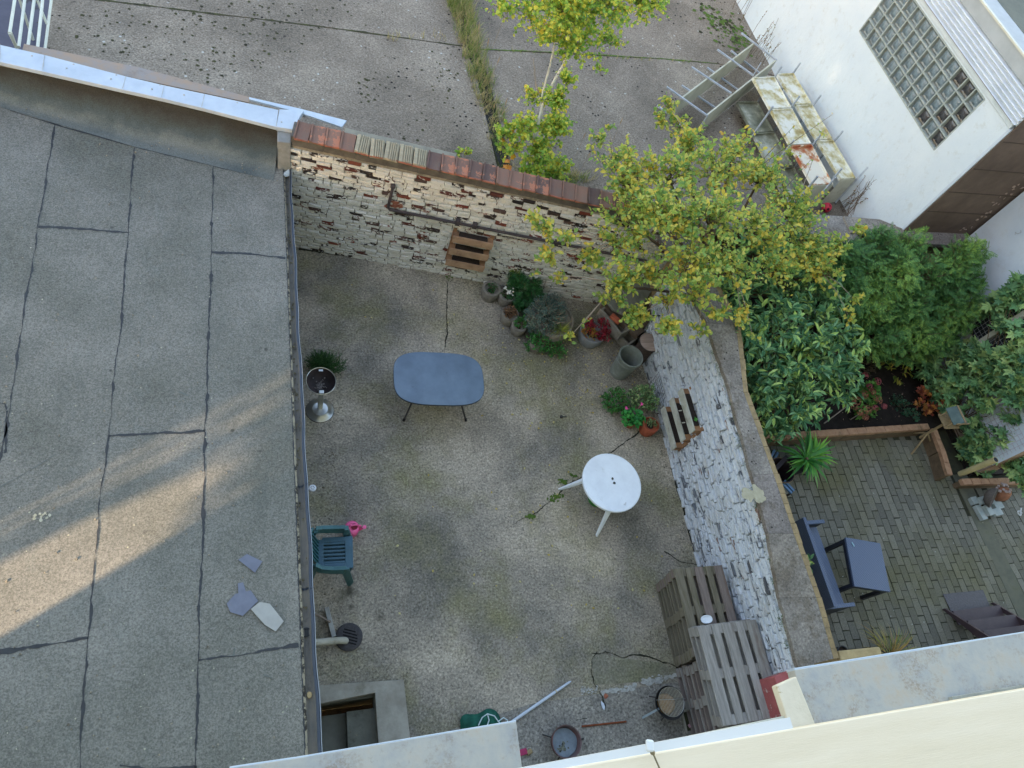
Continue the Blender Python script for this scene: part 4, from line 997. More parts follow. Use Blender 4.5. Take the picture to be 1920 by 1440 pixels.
m_tray = MT('stained_tray', .55, .4)
_s = m_tray.noise(2.6, 7, .7); _c = m_tray.ramp(_s, [(.44, C('#d6d8cd')), (.53, C('#bdb894')), (.6, C('#a39768')), (.72, C('#8a7a48'))])
m_tray.col(_c)
m_trayg = MT('mossy_tray', .7, .4); m_trayg.col(m_trayg.ramp(m_trayg.noise(2.2, 7, .7), [(.33, C('#b9bdae')), (.47, C('#8a8d7b')), (.62, C('#626655'))]))
m_rust = MT('rusty_tray', .7, .4); m_rust.col(m_rust.ramp(m_rust.noise(2.0, 7, .7), [(.48, C('#d5d2c2')), (.54, C('#b48660')), (.6, C('#a2593a'))]))
SB = at(1500, 260, ZL); t = thing('tray_shelving', 'three rows of stained white shelf trays on grey posts against the white building', 'shelving', SB)
Q = lambda x, y, z: at(x, y, z)-SB
def traycol(pL0, pR0, pL1, pR1, z, mats, splits):
    L0, R0, L1, R1 = [Q(*p, z) for p in (pL0, pR0, pL1, pR1)]
    for i in range(3):
        a, b = splits[i]+.004, splits[i+1]-.004
        c = [L0.lerp(L1, a), R0.lerp(R1, a), R0.lerp(R1, b), L0.lerp(L1, b)]
        cen = sum(c, Vector())/4; inn_ = [p.lerp(cen, .05) for p in c]; dn = Vector((0, 0, .06))
        v = [p-dn for p in c]+c+inn_+[p-dn*.8 for p in inn_]
        f = [(0, 1, 2, 3)]+[(k*4+i_, k*4+(i_+1) % 4, (k+1)*4+(i_+1) % 4, (k+1)*4+i_) for k in range(3) for i_ in range(4)]+[(12, 13, 14, 15)]
        MB().add(v, f).build('tray', mats[i], t, bev=.004)
sp = [0, .315, .65, 1]
zu, zl_ = 2.0, 1.62
traycol((1382, 189), (1420, 189), (1483, 392), (1528, 382), zl_, [m_trayg.m]*3, sp)
traycol((1411.5, 144), (1452, 142), (1525, 347), (1563, 345), zu, [m_tray.m, m_tray.m, m_rust.m], sp)
traycol((1457, 137), (1488, 136), (1578, 336), (1605, 334), zu, [m_tray.m]*3, sp)
for x0, y0, x1, y1, zb in ((1412, 253, 1462, 180, zl_), (1457, 304, 1500, 248, zl_), (1515, 352, 1538, 324, zu), (1487, 197, 1504, 175, zu), (1530, 264, 1545, 241, zu), (1566, 330, 1584, 312, zu), (1454, 142, 1467, 117, zu), (1488, 136, 1505, 111, zu), (1525, 197, 1544, 172, zu), (1566, 263, 1585, 240, zu), (1525, 380, 1583, 320, zl_)):
    a = Q(x0, y0, zb); 
    zz = min(np.arange(zb, 3.2, .02), key=lambda z: (Vector(px_(a+SB, z))-Vector((x1, y1))).length) if False else zb
    # vertical post: its height follows from how far its top reaches in the photo
    d0 = math.hypot(x0-NADIR[0], y0-NADIR[1]); d1 = math.hypot(x1-NADIR[0], y1-NADIR[1])
    zz = zb+.45*(d1-d0)/30*.55
    MB().box((a.x, a.y, (zz-ZL)/2), (.03, .03, zz-ZL)).build('post', m_post, t)
for (p0, p1) in (((1525, 347), (1563, 345)), ((1578, 336), (1605, 334))):
    a = Q(*p0, zu); b = Q(*p1, zu)
    MB().solid([a+Vector((0, -.012, -.01)), b+Vector((0, -.012, -.01)), b+Vector((0, -.004, -.01)), a+Vector((0, -.004, -.01))], [Vector((p.x, p.y-.012, .02)) for p in (a, b)]+[Vector((p.x, p.y-.004, .02)) for p in (b, a)]).build('end_panel', m_shelf, t)
for (p0, p1) in (((1411.5, 144), (1525, 347)), ):
    a = Q(*p0, zu-.3); b = Q(*p1, zu-.3)
    MB().solid([a, b, b+Vector((.3, 0, 0)), a+Vector((.3, 0, 0))][::-1], [q-Vector((0, 0, .02)) for q in (a, b, b+Vector((.3, 0, 0)), a+Vector((.3, 0, 0)))][::-1]).build('under_shelf', m_shelf, t)
p = Q(1606, 334, 2.0); MB().box((p.x+.03, p.y+.0, .45), (.01, .04, 1.1)).build('back_post', m_post, t)
# red ball in the corner
t = MB().lathe([(.001, 0)]+[(.1*math.sin(a*PI/14), .1-.1*math.cos(a*PI/14)) for a in range(1, 14)]+[(.001, .2)], 20).build('ball', simple('red_rubber', '#c8344a', '#a82c40', 8, .5), smooth=2, loc=at(1550, 389, ZL+.1)-Vector((0, 0, .1)))
tag(t, 'red football with black spots in the corner by the white building', 'ball')
mb = MB()
for d in [Vector(q).normalized() for q in ((0, -.3, 1), (.9, -.2, .5), (-.9, .1, .4), (-.3, -.9, .4), (.4, .8, .5), (.6, -.8, .1), (-.6, -.5, -.2))]:
    a = d.cross(Vector((.1, .2, .9))).normalized(); b = d.cross(a); c = Vector((0, 0, .1))+d*.1005
    mb.add([c+a*.03*math.cos(k*PI*.4)+b*.03*math.sin(k*PI*.4)-d*.004 for k in range(5)]+[c], [(k, (k+1) % 5, 5) for k in range(5)])
mb.build('spot', simple('black_spot', '#2c1a20'), t)

# ================================================================== things in the courtyard
def angw(p, q): return math.atan2(q.y-p.y, q.x-p.x)
m_brownwood = simple('raw_timber', '#a07c5c', '#7d6049', 5, .85, .4, 30, dirt='#4f3f33', dsc=4, stretch=(1, 1, 6))
m_compost = simple('compost', '#2a2422', '#3b332e', 40, .95, .9, 70)

# pipe on the back wall
def onA(x, z, off): return Vector((x, wy(x), z))+na*off
t = thing('wall_pipe', 'dark iron pipe bent at a right angle along the whitewashed wall', 'pipe', onA(1.5, 1.42, 0))
O = Vector(t.location)
m_pipe = simple('pipe_paint', '#4a4447', '#3b3639', 12, .6, .3, 40, dirt='#6b5a52', dsc=6)
MB().tube([onA(1.52, 1.90, .0)-O, onA(1.52, 1.90, .07)-O, onA(1.515, 1.8, .075)-O, onA(1.50, 1.46, .075)-O, onA(1.53, 1.42, .075)-O, onA(3.0, 1.435, .075)-O, onA(4.6, 1.45, .075)-O, onA(5.9, 1.46, .075)-O], .024, 10).build('pipe', m_pipe, t, smooth=True)
MB().lathe([(.04, 0), (.04, .05), (.028, .06)], 12, onA(1.52, 1.9, .06)-O-Vector((0, 0, .0))).build('elbow', m_pipe, t, smooth=True)
for x in (2.62, 2.9, 4.3): MB().box(onA(x, 1.455, .055)-O, (.07, .12, .09), math.atan2(ua.y, ua.x), j=.006).build('bracket', m_pipe, t)
m_oldred = simple('exposed_brick', '#95614f', '#7a4c40', 12, .9, .6, 30, dirt='#8f8678', dsc=9)
mb = MB()
for i in range(16):
    a = U(0, 6.3); r = U(0, 1); p = onA(1.58+math.cos(a)*r*.16, 1.5+math.sin(a)*r*.12, .035+.0006*i)-O
    n_ = 8; mb.add([p+ua*math.cos(k*PI/4)*U(.03, .06)+Vector((0, 0, math.sin(k*PI/4)*U(.02, .04))) for k in range(n_)], [tuple(range(n_))[::-1]])
mb.build('brick_patch', m_oldred, t)

# pallet planters hung on the walls
def planter(name, lab, origin, u, nrm, L, tiers, th, m, mside):
    t = thing(name, lab, 'planter', origin); u = Vector(u).normalized(); nrm = Vector(nrm).normalized(); Z = Vector((0, 0, 1))
    R = Matrix((u, nrm, Z)).transposed()
    def bx(n_, cu, cn, cz_, du, dn, dz, mm, par=t, j=.003): return MB().box(u*cu+nrm*cn+Z*cz_, (du, dn, dz), M=R, j=j).build(n_, mm, par)
    for (z, d) in tiers:
        bx('front_board', L/2, d, z, L, .022, .145, mside)
        bx('trough_base', L/2, d/2+.005, z-.062, L-.04, d-.03, .02, m)
        for e in (.045, L-.045): bx('block', e, d*.5, z-.005, .09, d-.03, .10, m)
        o = bx('soil', L/2, d*.5, z-.0, L-.2, d-.03, .09, m_compost)
    for e in (.0+.02, L-.02): bx('side_rail', e, .012, (tiers[0][0]+tiers[-1][0])/2, .06, .02, abs(tiers[-1][0]-tiers[0][0])+.2, m)
    return t
p0 = onA(2.6, 0, .03)
planter('pallet_planter', 'brown three-tier pallet planter hung under the pipe on the whitewashed wall', p0, ua, na, .68, [(.56, .16), (.86, .16), (1.17, .16)], .16, m_brownwood, simple('brown_board', '#b3967a', '#937760', 5, .85, .3, 30, dirt='#5d4a3c', dsc=4))
m_greyside = simple('grey_board', '#c0c2b8', '#a3a498', 5, .85, .3, 30, dirt='#6f6b5c', dsc=4)
planter('pallet_planter', 'grey-fronted three-tier pallet planter on the blue-white wall', (6.21, 4.08, 0), (0, 1, 0), (-1, 0, 0), .76, [(.46, .15), (.78, .15), (1.10, .15)], .15, m_brownwood, m_greyside)
tp = bpy.data.objects['pallet_planter.001']
mb = MB()
for p in ((6.13, 4.6, .83), (6.13, 4.38, .83)): mb.box(Vector(p)-Vector(tp.location), (.06, .016, .004), .1)
mb.build('plant_label', simple('white_label', '#d5d3c8'), tp)
fl = bpy.data.objects.new('seedling', None)
leafmesh('seedling', [Vector((6.13, 4.28, 1.16))-Vector(tp.location)]*7, [rv()+Vector((0, 0, .6)) for _ in range(7)], [Vector((0, 0, 1))]*7, [.05]*7, [.035]*7, leafmat('seedling_green', [(0, C('#4f9a48')), (1, C('#6fb356'))]), tp)
bpy.data.objects.remove(fl)

# wire hooks and rack on the right wall
m_blk = simple('black_iron', '#2d3033', '#3a3a38', 12, .6, .2, 40)
for k, (y, z) in enumerate(((6.42, .93), (6.02, .97))):
    o = Vector((6.2, y, z)); MB().tube([(0.02, 0, 0), (-.12, .0, .0), (-.14, 0, .0), (-.13, .03, .09)], .010, 6).build('wall_hook', m_blk, loc=o)
    tag(bpy.data.objects['wall_hook' if k == 0 else 'wall_hook.001'], ['upper black iron hook on the blue-white wall under the leaves', 'lower black iron hook on the blue-white wall above the round wooden lid'][k], 'hook', 'iron hooks on the wall')
mb = MB(); a = at(1213, 690, .5); a.x = 6.15
for i in range(8): mb.tube([(0, -i*.07, .0), (-.02, -i*.07, .34)], .003, 3)
for k in range(6): mb.tube([(-.001-.003*k, .0, k*.065), (-.001-.003*k, -.5, k*.065)], .003, 3)
o = mb.build('wire_rack', m_blk, loc=(6.14, 5.5, .22)); tag(o, 'thin rusty wire rack leaning on the wall above the green bushes', 'rack')

# ---------------------------------------------------------------- tables
m_dark = MT('grey_blue_top', .45, .5)
m_dark.col(m_dark.mix(m_dark.ramp(m_dark.noise(14, 5, .7), [(.66, 0.), (.7, .5)]), m_dark.ramp(m_dark.noise(3, 5, .6), [(.35, C('#55677a')), (.7, C('#667a8d'))]), C('#3b4652'))).bump(m_dark.noise(60, 3), .05, .003)
m_leg = simple('dark_metal', '#4a4747', '#3a3838', 9, .5, .1, 40, metal=.3)
m_foot = simple('black_rubber', '#242424')
tc = at(824, 709, .73); t = thing('garden_table', 'grey-blue oval-cornered garden table with splayed metal legs', 'table', (tc.x, tc.y, 0), angw(at(742, 706, .73), at(905, 712, .73)))
def sup(a, b, n, k=64, p=None):
    out_ = []
    for i in range(k):
        th_ = 2*PI*i/k; c, s = math.cos(th_), math.sin(th_)
        out_.append((a*math.copysign(abs(c)**(2/n), c), b*math.copysign(abs(s)**(2/n), s)))
    return out_
A_, B_ = .70, .465
P_ = sup(A_, B_, 3.4)
v = []; rings = [(1, -.035), (1.0, -.006), (.995, 0), (.985, .002)]
for s_, z in rings: v += [(x*s_, y*s_, .73+z) for x, y in P_]
k = len(P_)
f = [(r*k+i, r*k+(i+1) % k, (r+1)*k+(i+1) % k, (r+1)*k+i) for r in range(3) for i in range(k)]+[tuple(range(3*k, 4*k)), tuple(range(k-1, -1, -1))]
MB().add(v, f).build('table_top', m_dark.m, t, smooth=True)
v = []
for s_, z in ((1.004, -.034), (1.006, -.012)): v += [(x*s_, y*s_, .73+z) for x, y in P_]
MB().add(v, [(i, (i+1) % k, (i+1) % k+k, i+k) for i in range(k)]).build('rim', m_leg, t, smooth=True)
f1 = at(757, 789, .0)-tc; f2 = at(873, 789, .0)-tc
Ri = Matrix.Rotation(-t.rotation_euler[2], 3, 'Z')
f1 = Ri@Vector((f1.x, f1.y, 0)); f2 = Ri@Vector((f2.x, f2.y, 0))
for sx, sy, fx in ((-1, -1, f1), (1, -1, f2), (-1, 1, Vector((f1.x, -f1.y*.9, 0))), (1, 1, Vector((f2.x, -f2.y*.9, 0)))):
    g_ = MB().tube([(fx.x*.35, -fx.y*.45, .69), (fx.x*.62, fx.y*.1, .44), (fx.x, fx.y, .02)], .0145, 8).build('leg', m_leg, t, smooth=True)
    d = (Vector((fx.x, fx.y, .02))-Vector((fx.x*.62, fx.y*.1, .44))).normalized()
    MB().tube([Vector((fx.x, fx.y, .03))-d*.03, Vector((fx.x, fx.y, .012))+d*.01], .02, 8).build('foot', m_foot, g_, smooth=True)
MB().box((0, 0, .675), (.9, .04, .03)).build('rail', m_leg, t)

m_wp = simple('white_plastic_top', '#e3ecf2', '#d5dee5', 3, .4, .03, 40, spec=.5, dirt='#b9bfbc', dsc=5, dpos=(.6, .8))
tc = at(1148, 904, .72); t = thing('round_table', 'round white plastic garden table with two dark leaves lying at its centre', 'table', (tc.x, tc.y, 0), .2)
R_ = .475
MB().lathe([(.02, .70), (R_-.03, .70), (R_-.012, .672), (R_, .675), (R_+.004, .70), (R_, .718), (R_-.012, .724), (R_-.03, .720), (.02, .720), (.0, .72)], 72).build('table_top', m_wp, t, smooth=True)
MB().lathe([(.022, .7205), (.022, .722), (.0, .7215)], 16).build('umbrella_cap', m_wp, t, smooth=True)
g1_ = at(1074, 924, 0)-tc; g2_ = at(1118, 984, 0)-tc
Rr = Matrix.Rotation(-.2, 3, 'Z')
for q in (g1_, g2_, -g1_, -g2_):
    q = Rr@Vector((q.x, q.y, 0)); q = q.normalized()*.60; tp_ = q*.52
    n_ = Vector((-q.y, q.x, 0)).normalized(); mb = MB(); d = q.normalized()
    r0 = [tp_+n_*.055, tp_+d*.05+n_*.03, tp_+d*.05-n_*.03, tp_-n_*.055]; r1 = [q+n_*.022, q+d*.035+n_*.014, q+d*.035-n_*.014, q-n_*.022]
    mb.solid([p+Vector((0, 0, .70)) for p in r0], [p for p in r1]); mb.build('leg', m_wp, t, bev=.006)
m_dl = simple('dark_leaf', '#4d4f48', '#3a3c3a', 20, .7)
o = leafmesh('leaf', [Vector((.01, .03, .7225)), Vector((-.0, -.02, .7225))], [Vector((.6, .8, 0)), Vector((1, -.1, 0))], [Vector((0, 0, 1))]*2, [.055, .055], [.035, .04], m_dl, t)
MB().box((.06, -.37, .7235), (.05, .018, .003), .6).box((.045, -.385, .7235), (.04, .006, .003), -.5).build('scrap', simple('pale_scrap', '#c9cdd0'), t)
bk = at(1113, 943, .0)
o = MB().lathe([(.115, 0), (.13, .02), (.145, .16), (.15, .165), (.14, .17), (.128, .05), (0, .045)], 28, (0, 0, 0)).build('bucket', simple('green_plastic', '#2fa238', '#279030', 5, .4, spec=.5), smooth=True, loc=(bk.x+.04, bk.y+.05, 0))
tag(o, 'bright green plastic bucket half hidden under the round white table', 'bucket')

# ---------------------------------------------------------------- barbecues
m_steel = simple('brushed_steel', '#c9ccc8', '#a9aca6', 3, .28, .05, 60, metal=.85, spec=.5)
m_soot = simple('sooty_steel', '#3a3031', '#231f20', 7, .7, .4, 40, spec=.4)
m_ash = simple('ash', '#8a8480', '#26242c', 60, .95, .9, 80, det=3)
b0 = at(600, 770, 0); t = thing('kettle_barbecue', 'open kettle barbecue with sooty bowl on a shiny round steel foot', 'barbecue', (b0.x, b0.y, 0))
MB().lathe([(.205, 0), (.205, .012), (.19, .02), (.12, .055), (.115, .065), (.05, .075), (0, .075)], 40).build('foot_plate', m_steel, t, smooth=True)
MB().lathe([(.207, .0), (.212, .006), (.207, .012)], 40).build('foot_rim', m_leg, t, smooth=True)
bc = at(602, 714, .68)-Vector((b0.x, b0.y, 0))
MB().box((bc.x*.1, bc.y*.1+.0, .33), (.075, .06, .52)).build('post', m_steel, t, bev=.01)
Rb = Matrix.Rotation(.12, 3, 'X')@Matrix.Rotation(.08, 3, 'Y')
prof = [(.03, -.17), (.1, -.155), (.16, -.11), (.2, -.04), (.212, .0), (.216, .002), (.208, -.002), (.195, -.04), (.155, -.105), (.1, -.148), (.0, -.155)]
mb = MB().lathe(prof, 40); mb.v = [tuple(Rb@Vector(p)+Vector((bc.x, bc.y, .68))) for p in mb.v]; o = mb.build('bowl', [m_soot], t, smooth=True)
mb = MB().lathe([(.213, -.004), (.219, .0), (.213, .004), (.206, 0)], 40, close=True); mb.v = [tuple(Rb@Vector(p)+Vector((bc.x, bc.y, .68))) for p in mb.v]; mb.build('bowl_rim', m_steel, o, smooth=True)
mb = MB()
for i in range(70):
    a = U(0, 6.3); r = abs(random.gauss(0, .05)); mb.box(Rb@Vector((r*math.cos(a)-.0, r*math.sin(a)-.02, -.145+r*r*2.4+U(0, .008)))+Vector((bc.x, bc.y, .68)), (U(.01, .03), U(.01, .02), .01), U(0, 3))
mb.build('ash', m_ash, o)
MB().box(Rb@Vector((0, -.02, 0))+Vector((bc.x, bc.y+.19, .69)), (.06, .03, .012)).build('handle', m_steel, o)

g0 = at(1255, 1318, .28); t = thing('grill', 'small black grill bowl with round wire grate over rusty ash beside the pallets', 'grill', (g0.x, g0.y, 0))
prof = [(.1, .12), (.18, .2), (.215, .3), (.22, .302), (.21, .29), (.17, .2), (.09, .15), (0, .15)]
bw = MB().lathe(prof, 36).build('bowl', m_blk, t, smooth=True)
MB().lathe([(.0, .215), (.08, .212), (.12, .20), (.14, .18)], 24, wob=.04).build('rusty_ash', simple('rust_ash', '#a3815a', '#7d5f3c', 24, .95, .9, 60, dirt='#3c2d22', dsc=12), bw, smooth=2)
mb = MB().tube([(.19*math.cos(a*PI/18)+.02, .19*math.sin(a*PI/18)+.01, .31) for a in range(37)], .004, 5)
for i in range(-8, 9):
    y = i*.021; h_ = math.sqrt(max(.0, .188**2-y*y)); mb.tube([(y+.02, -h_+.01, .312), (y+.02, h_+.01, .312)], .0022, 4)
mb.tube([(-.21, .06, .318), (.24, .02, .318)], .004, 4)
mb.build('grate', m_steel, t)
for a in (.3, 2.4, 4.5): MB().tube([(.12*math.cos(a), .12*math.sin(a), .2), (.2*math.cos(a), .2*math.sin(a), 0)], .008, 6).build('leg', m_leg, t)
ha = at(1204, 1346, .05)-g0; hb_ = at(1234, 1329, .2)-g0
MB().solid([(ha.x, ha.y-.015, .06), (hb_.x, hb_.y-.015, .24), (hb_.x, hb_.y+.015, .24), (ha.x, ha.y+.015, .06)], [(ha.x, ha.y-.015, .05), (hb_.x, hb_.y-.015, .23), (hb_.x, hb_.y+.015, .23), (ha.x, ha.y+.015, .05)]).build('handle', simple('dull_grey_metal', '#8a979c', '#79868b', 6, .5, metal=.3), t)

g0 = at(1062, 1391, .22); t = thing('fire_bowl', 'round fire bowl with red-brown rim and dark water near the cream ledge', 'fire bowl', (g0.x, g0.y, 0))
prof = [(.08, .03), (.15, .06), (.185, .12), (.2, .24), (.205, .242), (.192, .235), (.17, .12), (.14, .1), (0, .1)]
bw = MB().lathe(prof, 40).build('bowl', simple('worn_red_enamel', '#6f4b47', '#5b5f62', 1.6, .6, .3, 40, dirt='#2f3134', dsc=3), t, smooth=True)
MB().lathe([(0, .152), (.172, .152)], 30, wob=.02).build('water', simple('sky_toned_water', '#7a8790', '#5d6972', 6, .5, spec=.5), bw)  # grey-blue of the reflected sky is put into the water colour
mb = MB()
for i in range(12): blob(mb, (-.02+random.gauss(0, .05), -.06+random.gauss(0, .04)), U(.01, .03), .1535+.0003*i, 8)
mb.build('scum', simple('scum', '#7d8070', '#1f2224', 20), bw)
for q in (at(1018, 1377, .02), at(1044, 1432, .02), at(1095, 1385, .02)):
    d = q-g0; MB().tube([(d.x*.45, d.y*.45, .1), (d.x, d.y, .01)], .008, 6).build('leg', m_blk, t)

# small loose things
a, b = at(1091, 1362, .02), at(1174, 1353, .02)
o = MB().tube([(0, 0, 0), (b-a)*.5+Vector((0, 0, .004)), b-a], .012, 8).build('iron_rod', simple('rusty_iron', '#83482e', '#6b3c28', 18, .9, .5, 60), loc=a, smooth=True); tag(o, 'rusty iron rod lying on the concrete between fire bowl and grill', 'rod')
p = at(1133, 1332, .012); o = leafmesh('feather', [Vector((0, 0, 0))], [Vector((-.15, 1, 0))], [Vector((0, 0, 1))], [.13], [.045], simple('feather_white', '#c3cdd8')); o.location = p; tag(o, 'small white feather lying on the concrete strip', 'feather')
o = MB().lathe([(.035, 0), (.03, .006), (.0, .007)], 10, wob=.2).build('brick_crumb', m_terra, loc=at(1136, 1305, .005)); tag(o, 'small red brick crumb at the end of the crack', 'brick piece')
a, b = at(962, 1352, .03), at(1071, 1277, .03)
t = thing('parasol', 'folded green parasol with white cords and a long white pole', 'parasol', (a.x, a.y, 0)); d = (b-a); d.z = 0
MB().tube([-d*.35+Vector((0, 0, .03)), Vector((0, 0, .03)), d*.7+Vector((0, 0, .026))], .021, 10).tube([d*.7+Vector((0, 0, .026)), d*.96+Vector((0, 0, .024)), d*1.0+Vector((0, 0, .023))], [.019, .017, .006], 10).build('pole', simple('pole_white', '#c3cfda', '#b4bfcb', 5, .5), t, smooth=True)
MB().tube([d*.72+Vector((0, 0, .028)), d*.735+Vector((0, 0, .028))], .0215, 10).build('tape', simple('yellowed_tape', '#b7ae8f'), t)
m_gc = simple('green_cloth', '#1f6150', '#174c40', 6, .8, .4, 30)
v = []; n_ = 22; c0 = at(905, 1350, .05)-a
for i in range(n_+1):
    for k in range(9):
        s = i/n_; q = k/8; v.append((c0.x-.30+.55*s, c0.y-.02+(.12-.24*q)*(.25+.85*math.sin(s*PI)**.5)+.03*math.sin(9*s+1+3*q), .03+.16*math.sin(s*PI)**.6*math.sin(.25+q*2.5)+.02*math.sin(s*23+q*4)))
MB().add(v, [(i*9+k, (i+1)*9+k, (i+1)*9+k+1, i*9+k+1) for i in range(n_) for k in range(8)]).build('canopy', m_gc, t, smooth=2)
mb = MB()
for (pix) in ([(898, 1360), (905, 1345), (915, 1338), (928, 1342), (938, 1356), (934, 1362)], [(915, 1338), (918, 1350), (914, 1362)], [(936, 1352), (945, 1345), (953, 1350), (950, 1360)]):
    mb.tube([at(x, y, .22)-a for x, y in pix], .008, 5)
mb.build('cord', simple('white_cord', '#b9cbd0'), t)
p = at(984, 1409, .03); t = thing('hand_brush', 'pink hand brush with a wooden block beside the grey window sill', 'brush', (p.x, p.y, 0), .1)
MB().box((-.03, 0, .03), (.12, .075, .025)).build('brush_body', simple('pink_brush', '#a8355f', '#8d2c50', 6, .5), t, bev=.006); MB().box((.06, -.02, .025), (.08, .06, .03), .3).build('wooden_block', m_sand, t, bev=.01); MB().box((-.03, 0, .009), (.11, .065, .018)).build('bristles', m_foot, t)
# sunken hole by the pallets
p = at(1293, 1352, 0); t = thing('drain_gully', 'small square open gully beside the pallet stack', 'drain', (p.x, p.y, .004))
MB().box((0, 0, .006), (.16, .24, .006)).build('shaft', m_joint, t); MB().box((-.1, 0, .012), (.03, .3, .03), j=.004).box((0, .14, .012), (.2, .03, .028), j=.004).build('frame', m_cem, t); MB().box((-.03, -.06, .014), (.03, .045, .01), .4).build('litter', simple('pink_litter', '#b8909a'), t)

# drain grate at the foot of the downpipe, broom behind it
p = at(654, 1195, 0); t = thing('drain_cover', 'round cast-iron drain cover with slots below the downpipe', 'drain', (p.x, p.y, .004))
m_cast = simple('cast_iron', '#4b4a4c', '#3c3b3c', 30, .6, .5, 60, metal=.3)
MB().lathe([(.18, 0), (.18, .022), (.165, .03), (.12, .03), (.0, .03)], 40).build('cover', m_cast, t, smooth=True)
mb = MB()
for i in range(5):
    y = (i-2)*.04; l = .16*math.sqrt(1-(abs(y)/.13)**2); mb.box((.015, y+.0, .0312), (l*1.25, .017, .002), -.35)
mb.build('slot', simple('slot_black', '#0c0c0d'), t)
a, b = at(612, 1140, .06), at(626, 1195, .06); c = (a+b)/2
t = thing('broom', 'old grey broom head with wooden handle leaning beside the drain cover', 'broom', (c.x, c.y, 0))
MB().box((0, 0, .09), ((b-a).length, .06, .035), angw(a, b)).build('broom_head', simple('grey_wood', '#a5a7a3', '#8f918e', 7, .8, .3, 40), t, bev=.006); MB().box((0, 0, .045), ((b-a).length-.02, .05, .055), angw(a, b)).build('bristles', simple('bristle', '#6a5f50', '#4a4238', 60, .95), t)
MB().tube([(0, 0, .1), (-.3, .05, .75)], .013, 8).build('handle', simple('handle_wood', '#8a8078', '#756b63', 9, .8), t)

# round white vent cap on the outbuilding wall
p = at(586, 915, 1.0); t = thing('wall_vent', 'small round white fitting with dark dots under the gutter', 'wall vent', p)
MB().lathe([(.045, -.02), (.048, 0), (.04, .01), (0, .012)], 24).build('cap', simple('white_cap', '#d5dbe2', '#c7ced6', 5, .4), t, smooth=True)
mb = MB()
for k in range(6): mb.lathe([(.006, .0125), (0, .0128)], 8, (.02*math.cos(k), .02*math.sin(k), -.001))
mb.build('dot', m_foot, t); MB().tube([(0, 0, -.015), (-.2, 0, -.02)], .012, 8).build('arm', m_lipx, t)

# watering can
m_pink = simple('pink_plastic', '#f06ba0', '#e55d93', 5, .4, spec=.5)
p = at(655, 992, .1); t = thing('watering_can', 'bright pink watering can beside the green plastic chairs', 'watering can', (p.x+.03, p.y, 0), .1)
MB().lathe([(.085, 0), (.1, .01), (.108, .10), (.1, .16), (.075, .185), (.055, .187), (.05, .18), (0, .17)], 32).build('body', m_pink, t, smooth=True)
MB().lathe([(0, .182), (.04, .1875), (.046, .188)], 20, (.035, .0, .0)).build('opening', simple('can_inside', '#7d2a3c'), t)
MB().tube([(-.08, .01, .19), (-.02, .01, .235), (.06, .01, .225), (.125, .0, .17), (.12, 0, .1)], .012, 8).build('handle', m_pink, t, smooth=True)
MB().tube([(.09, -.02, .06), (.15, -.03, .14), (.17, -.03, .18)], [.02, .014, .012], 8).lathe([(.012, .17), (.028, .195), (0, .2)], 12, (.17, -.03, 0)).build('spout', m_pink, t, smooth=True)

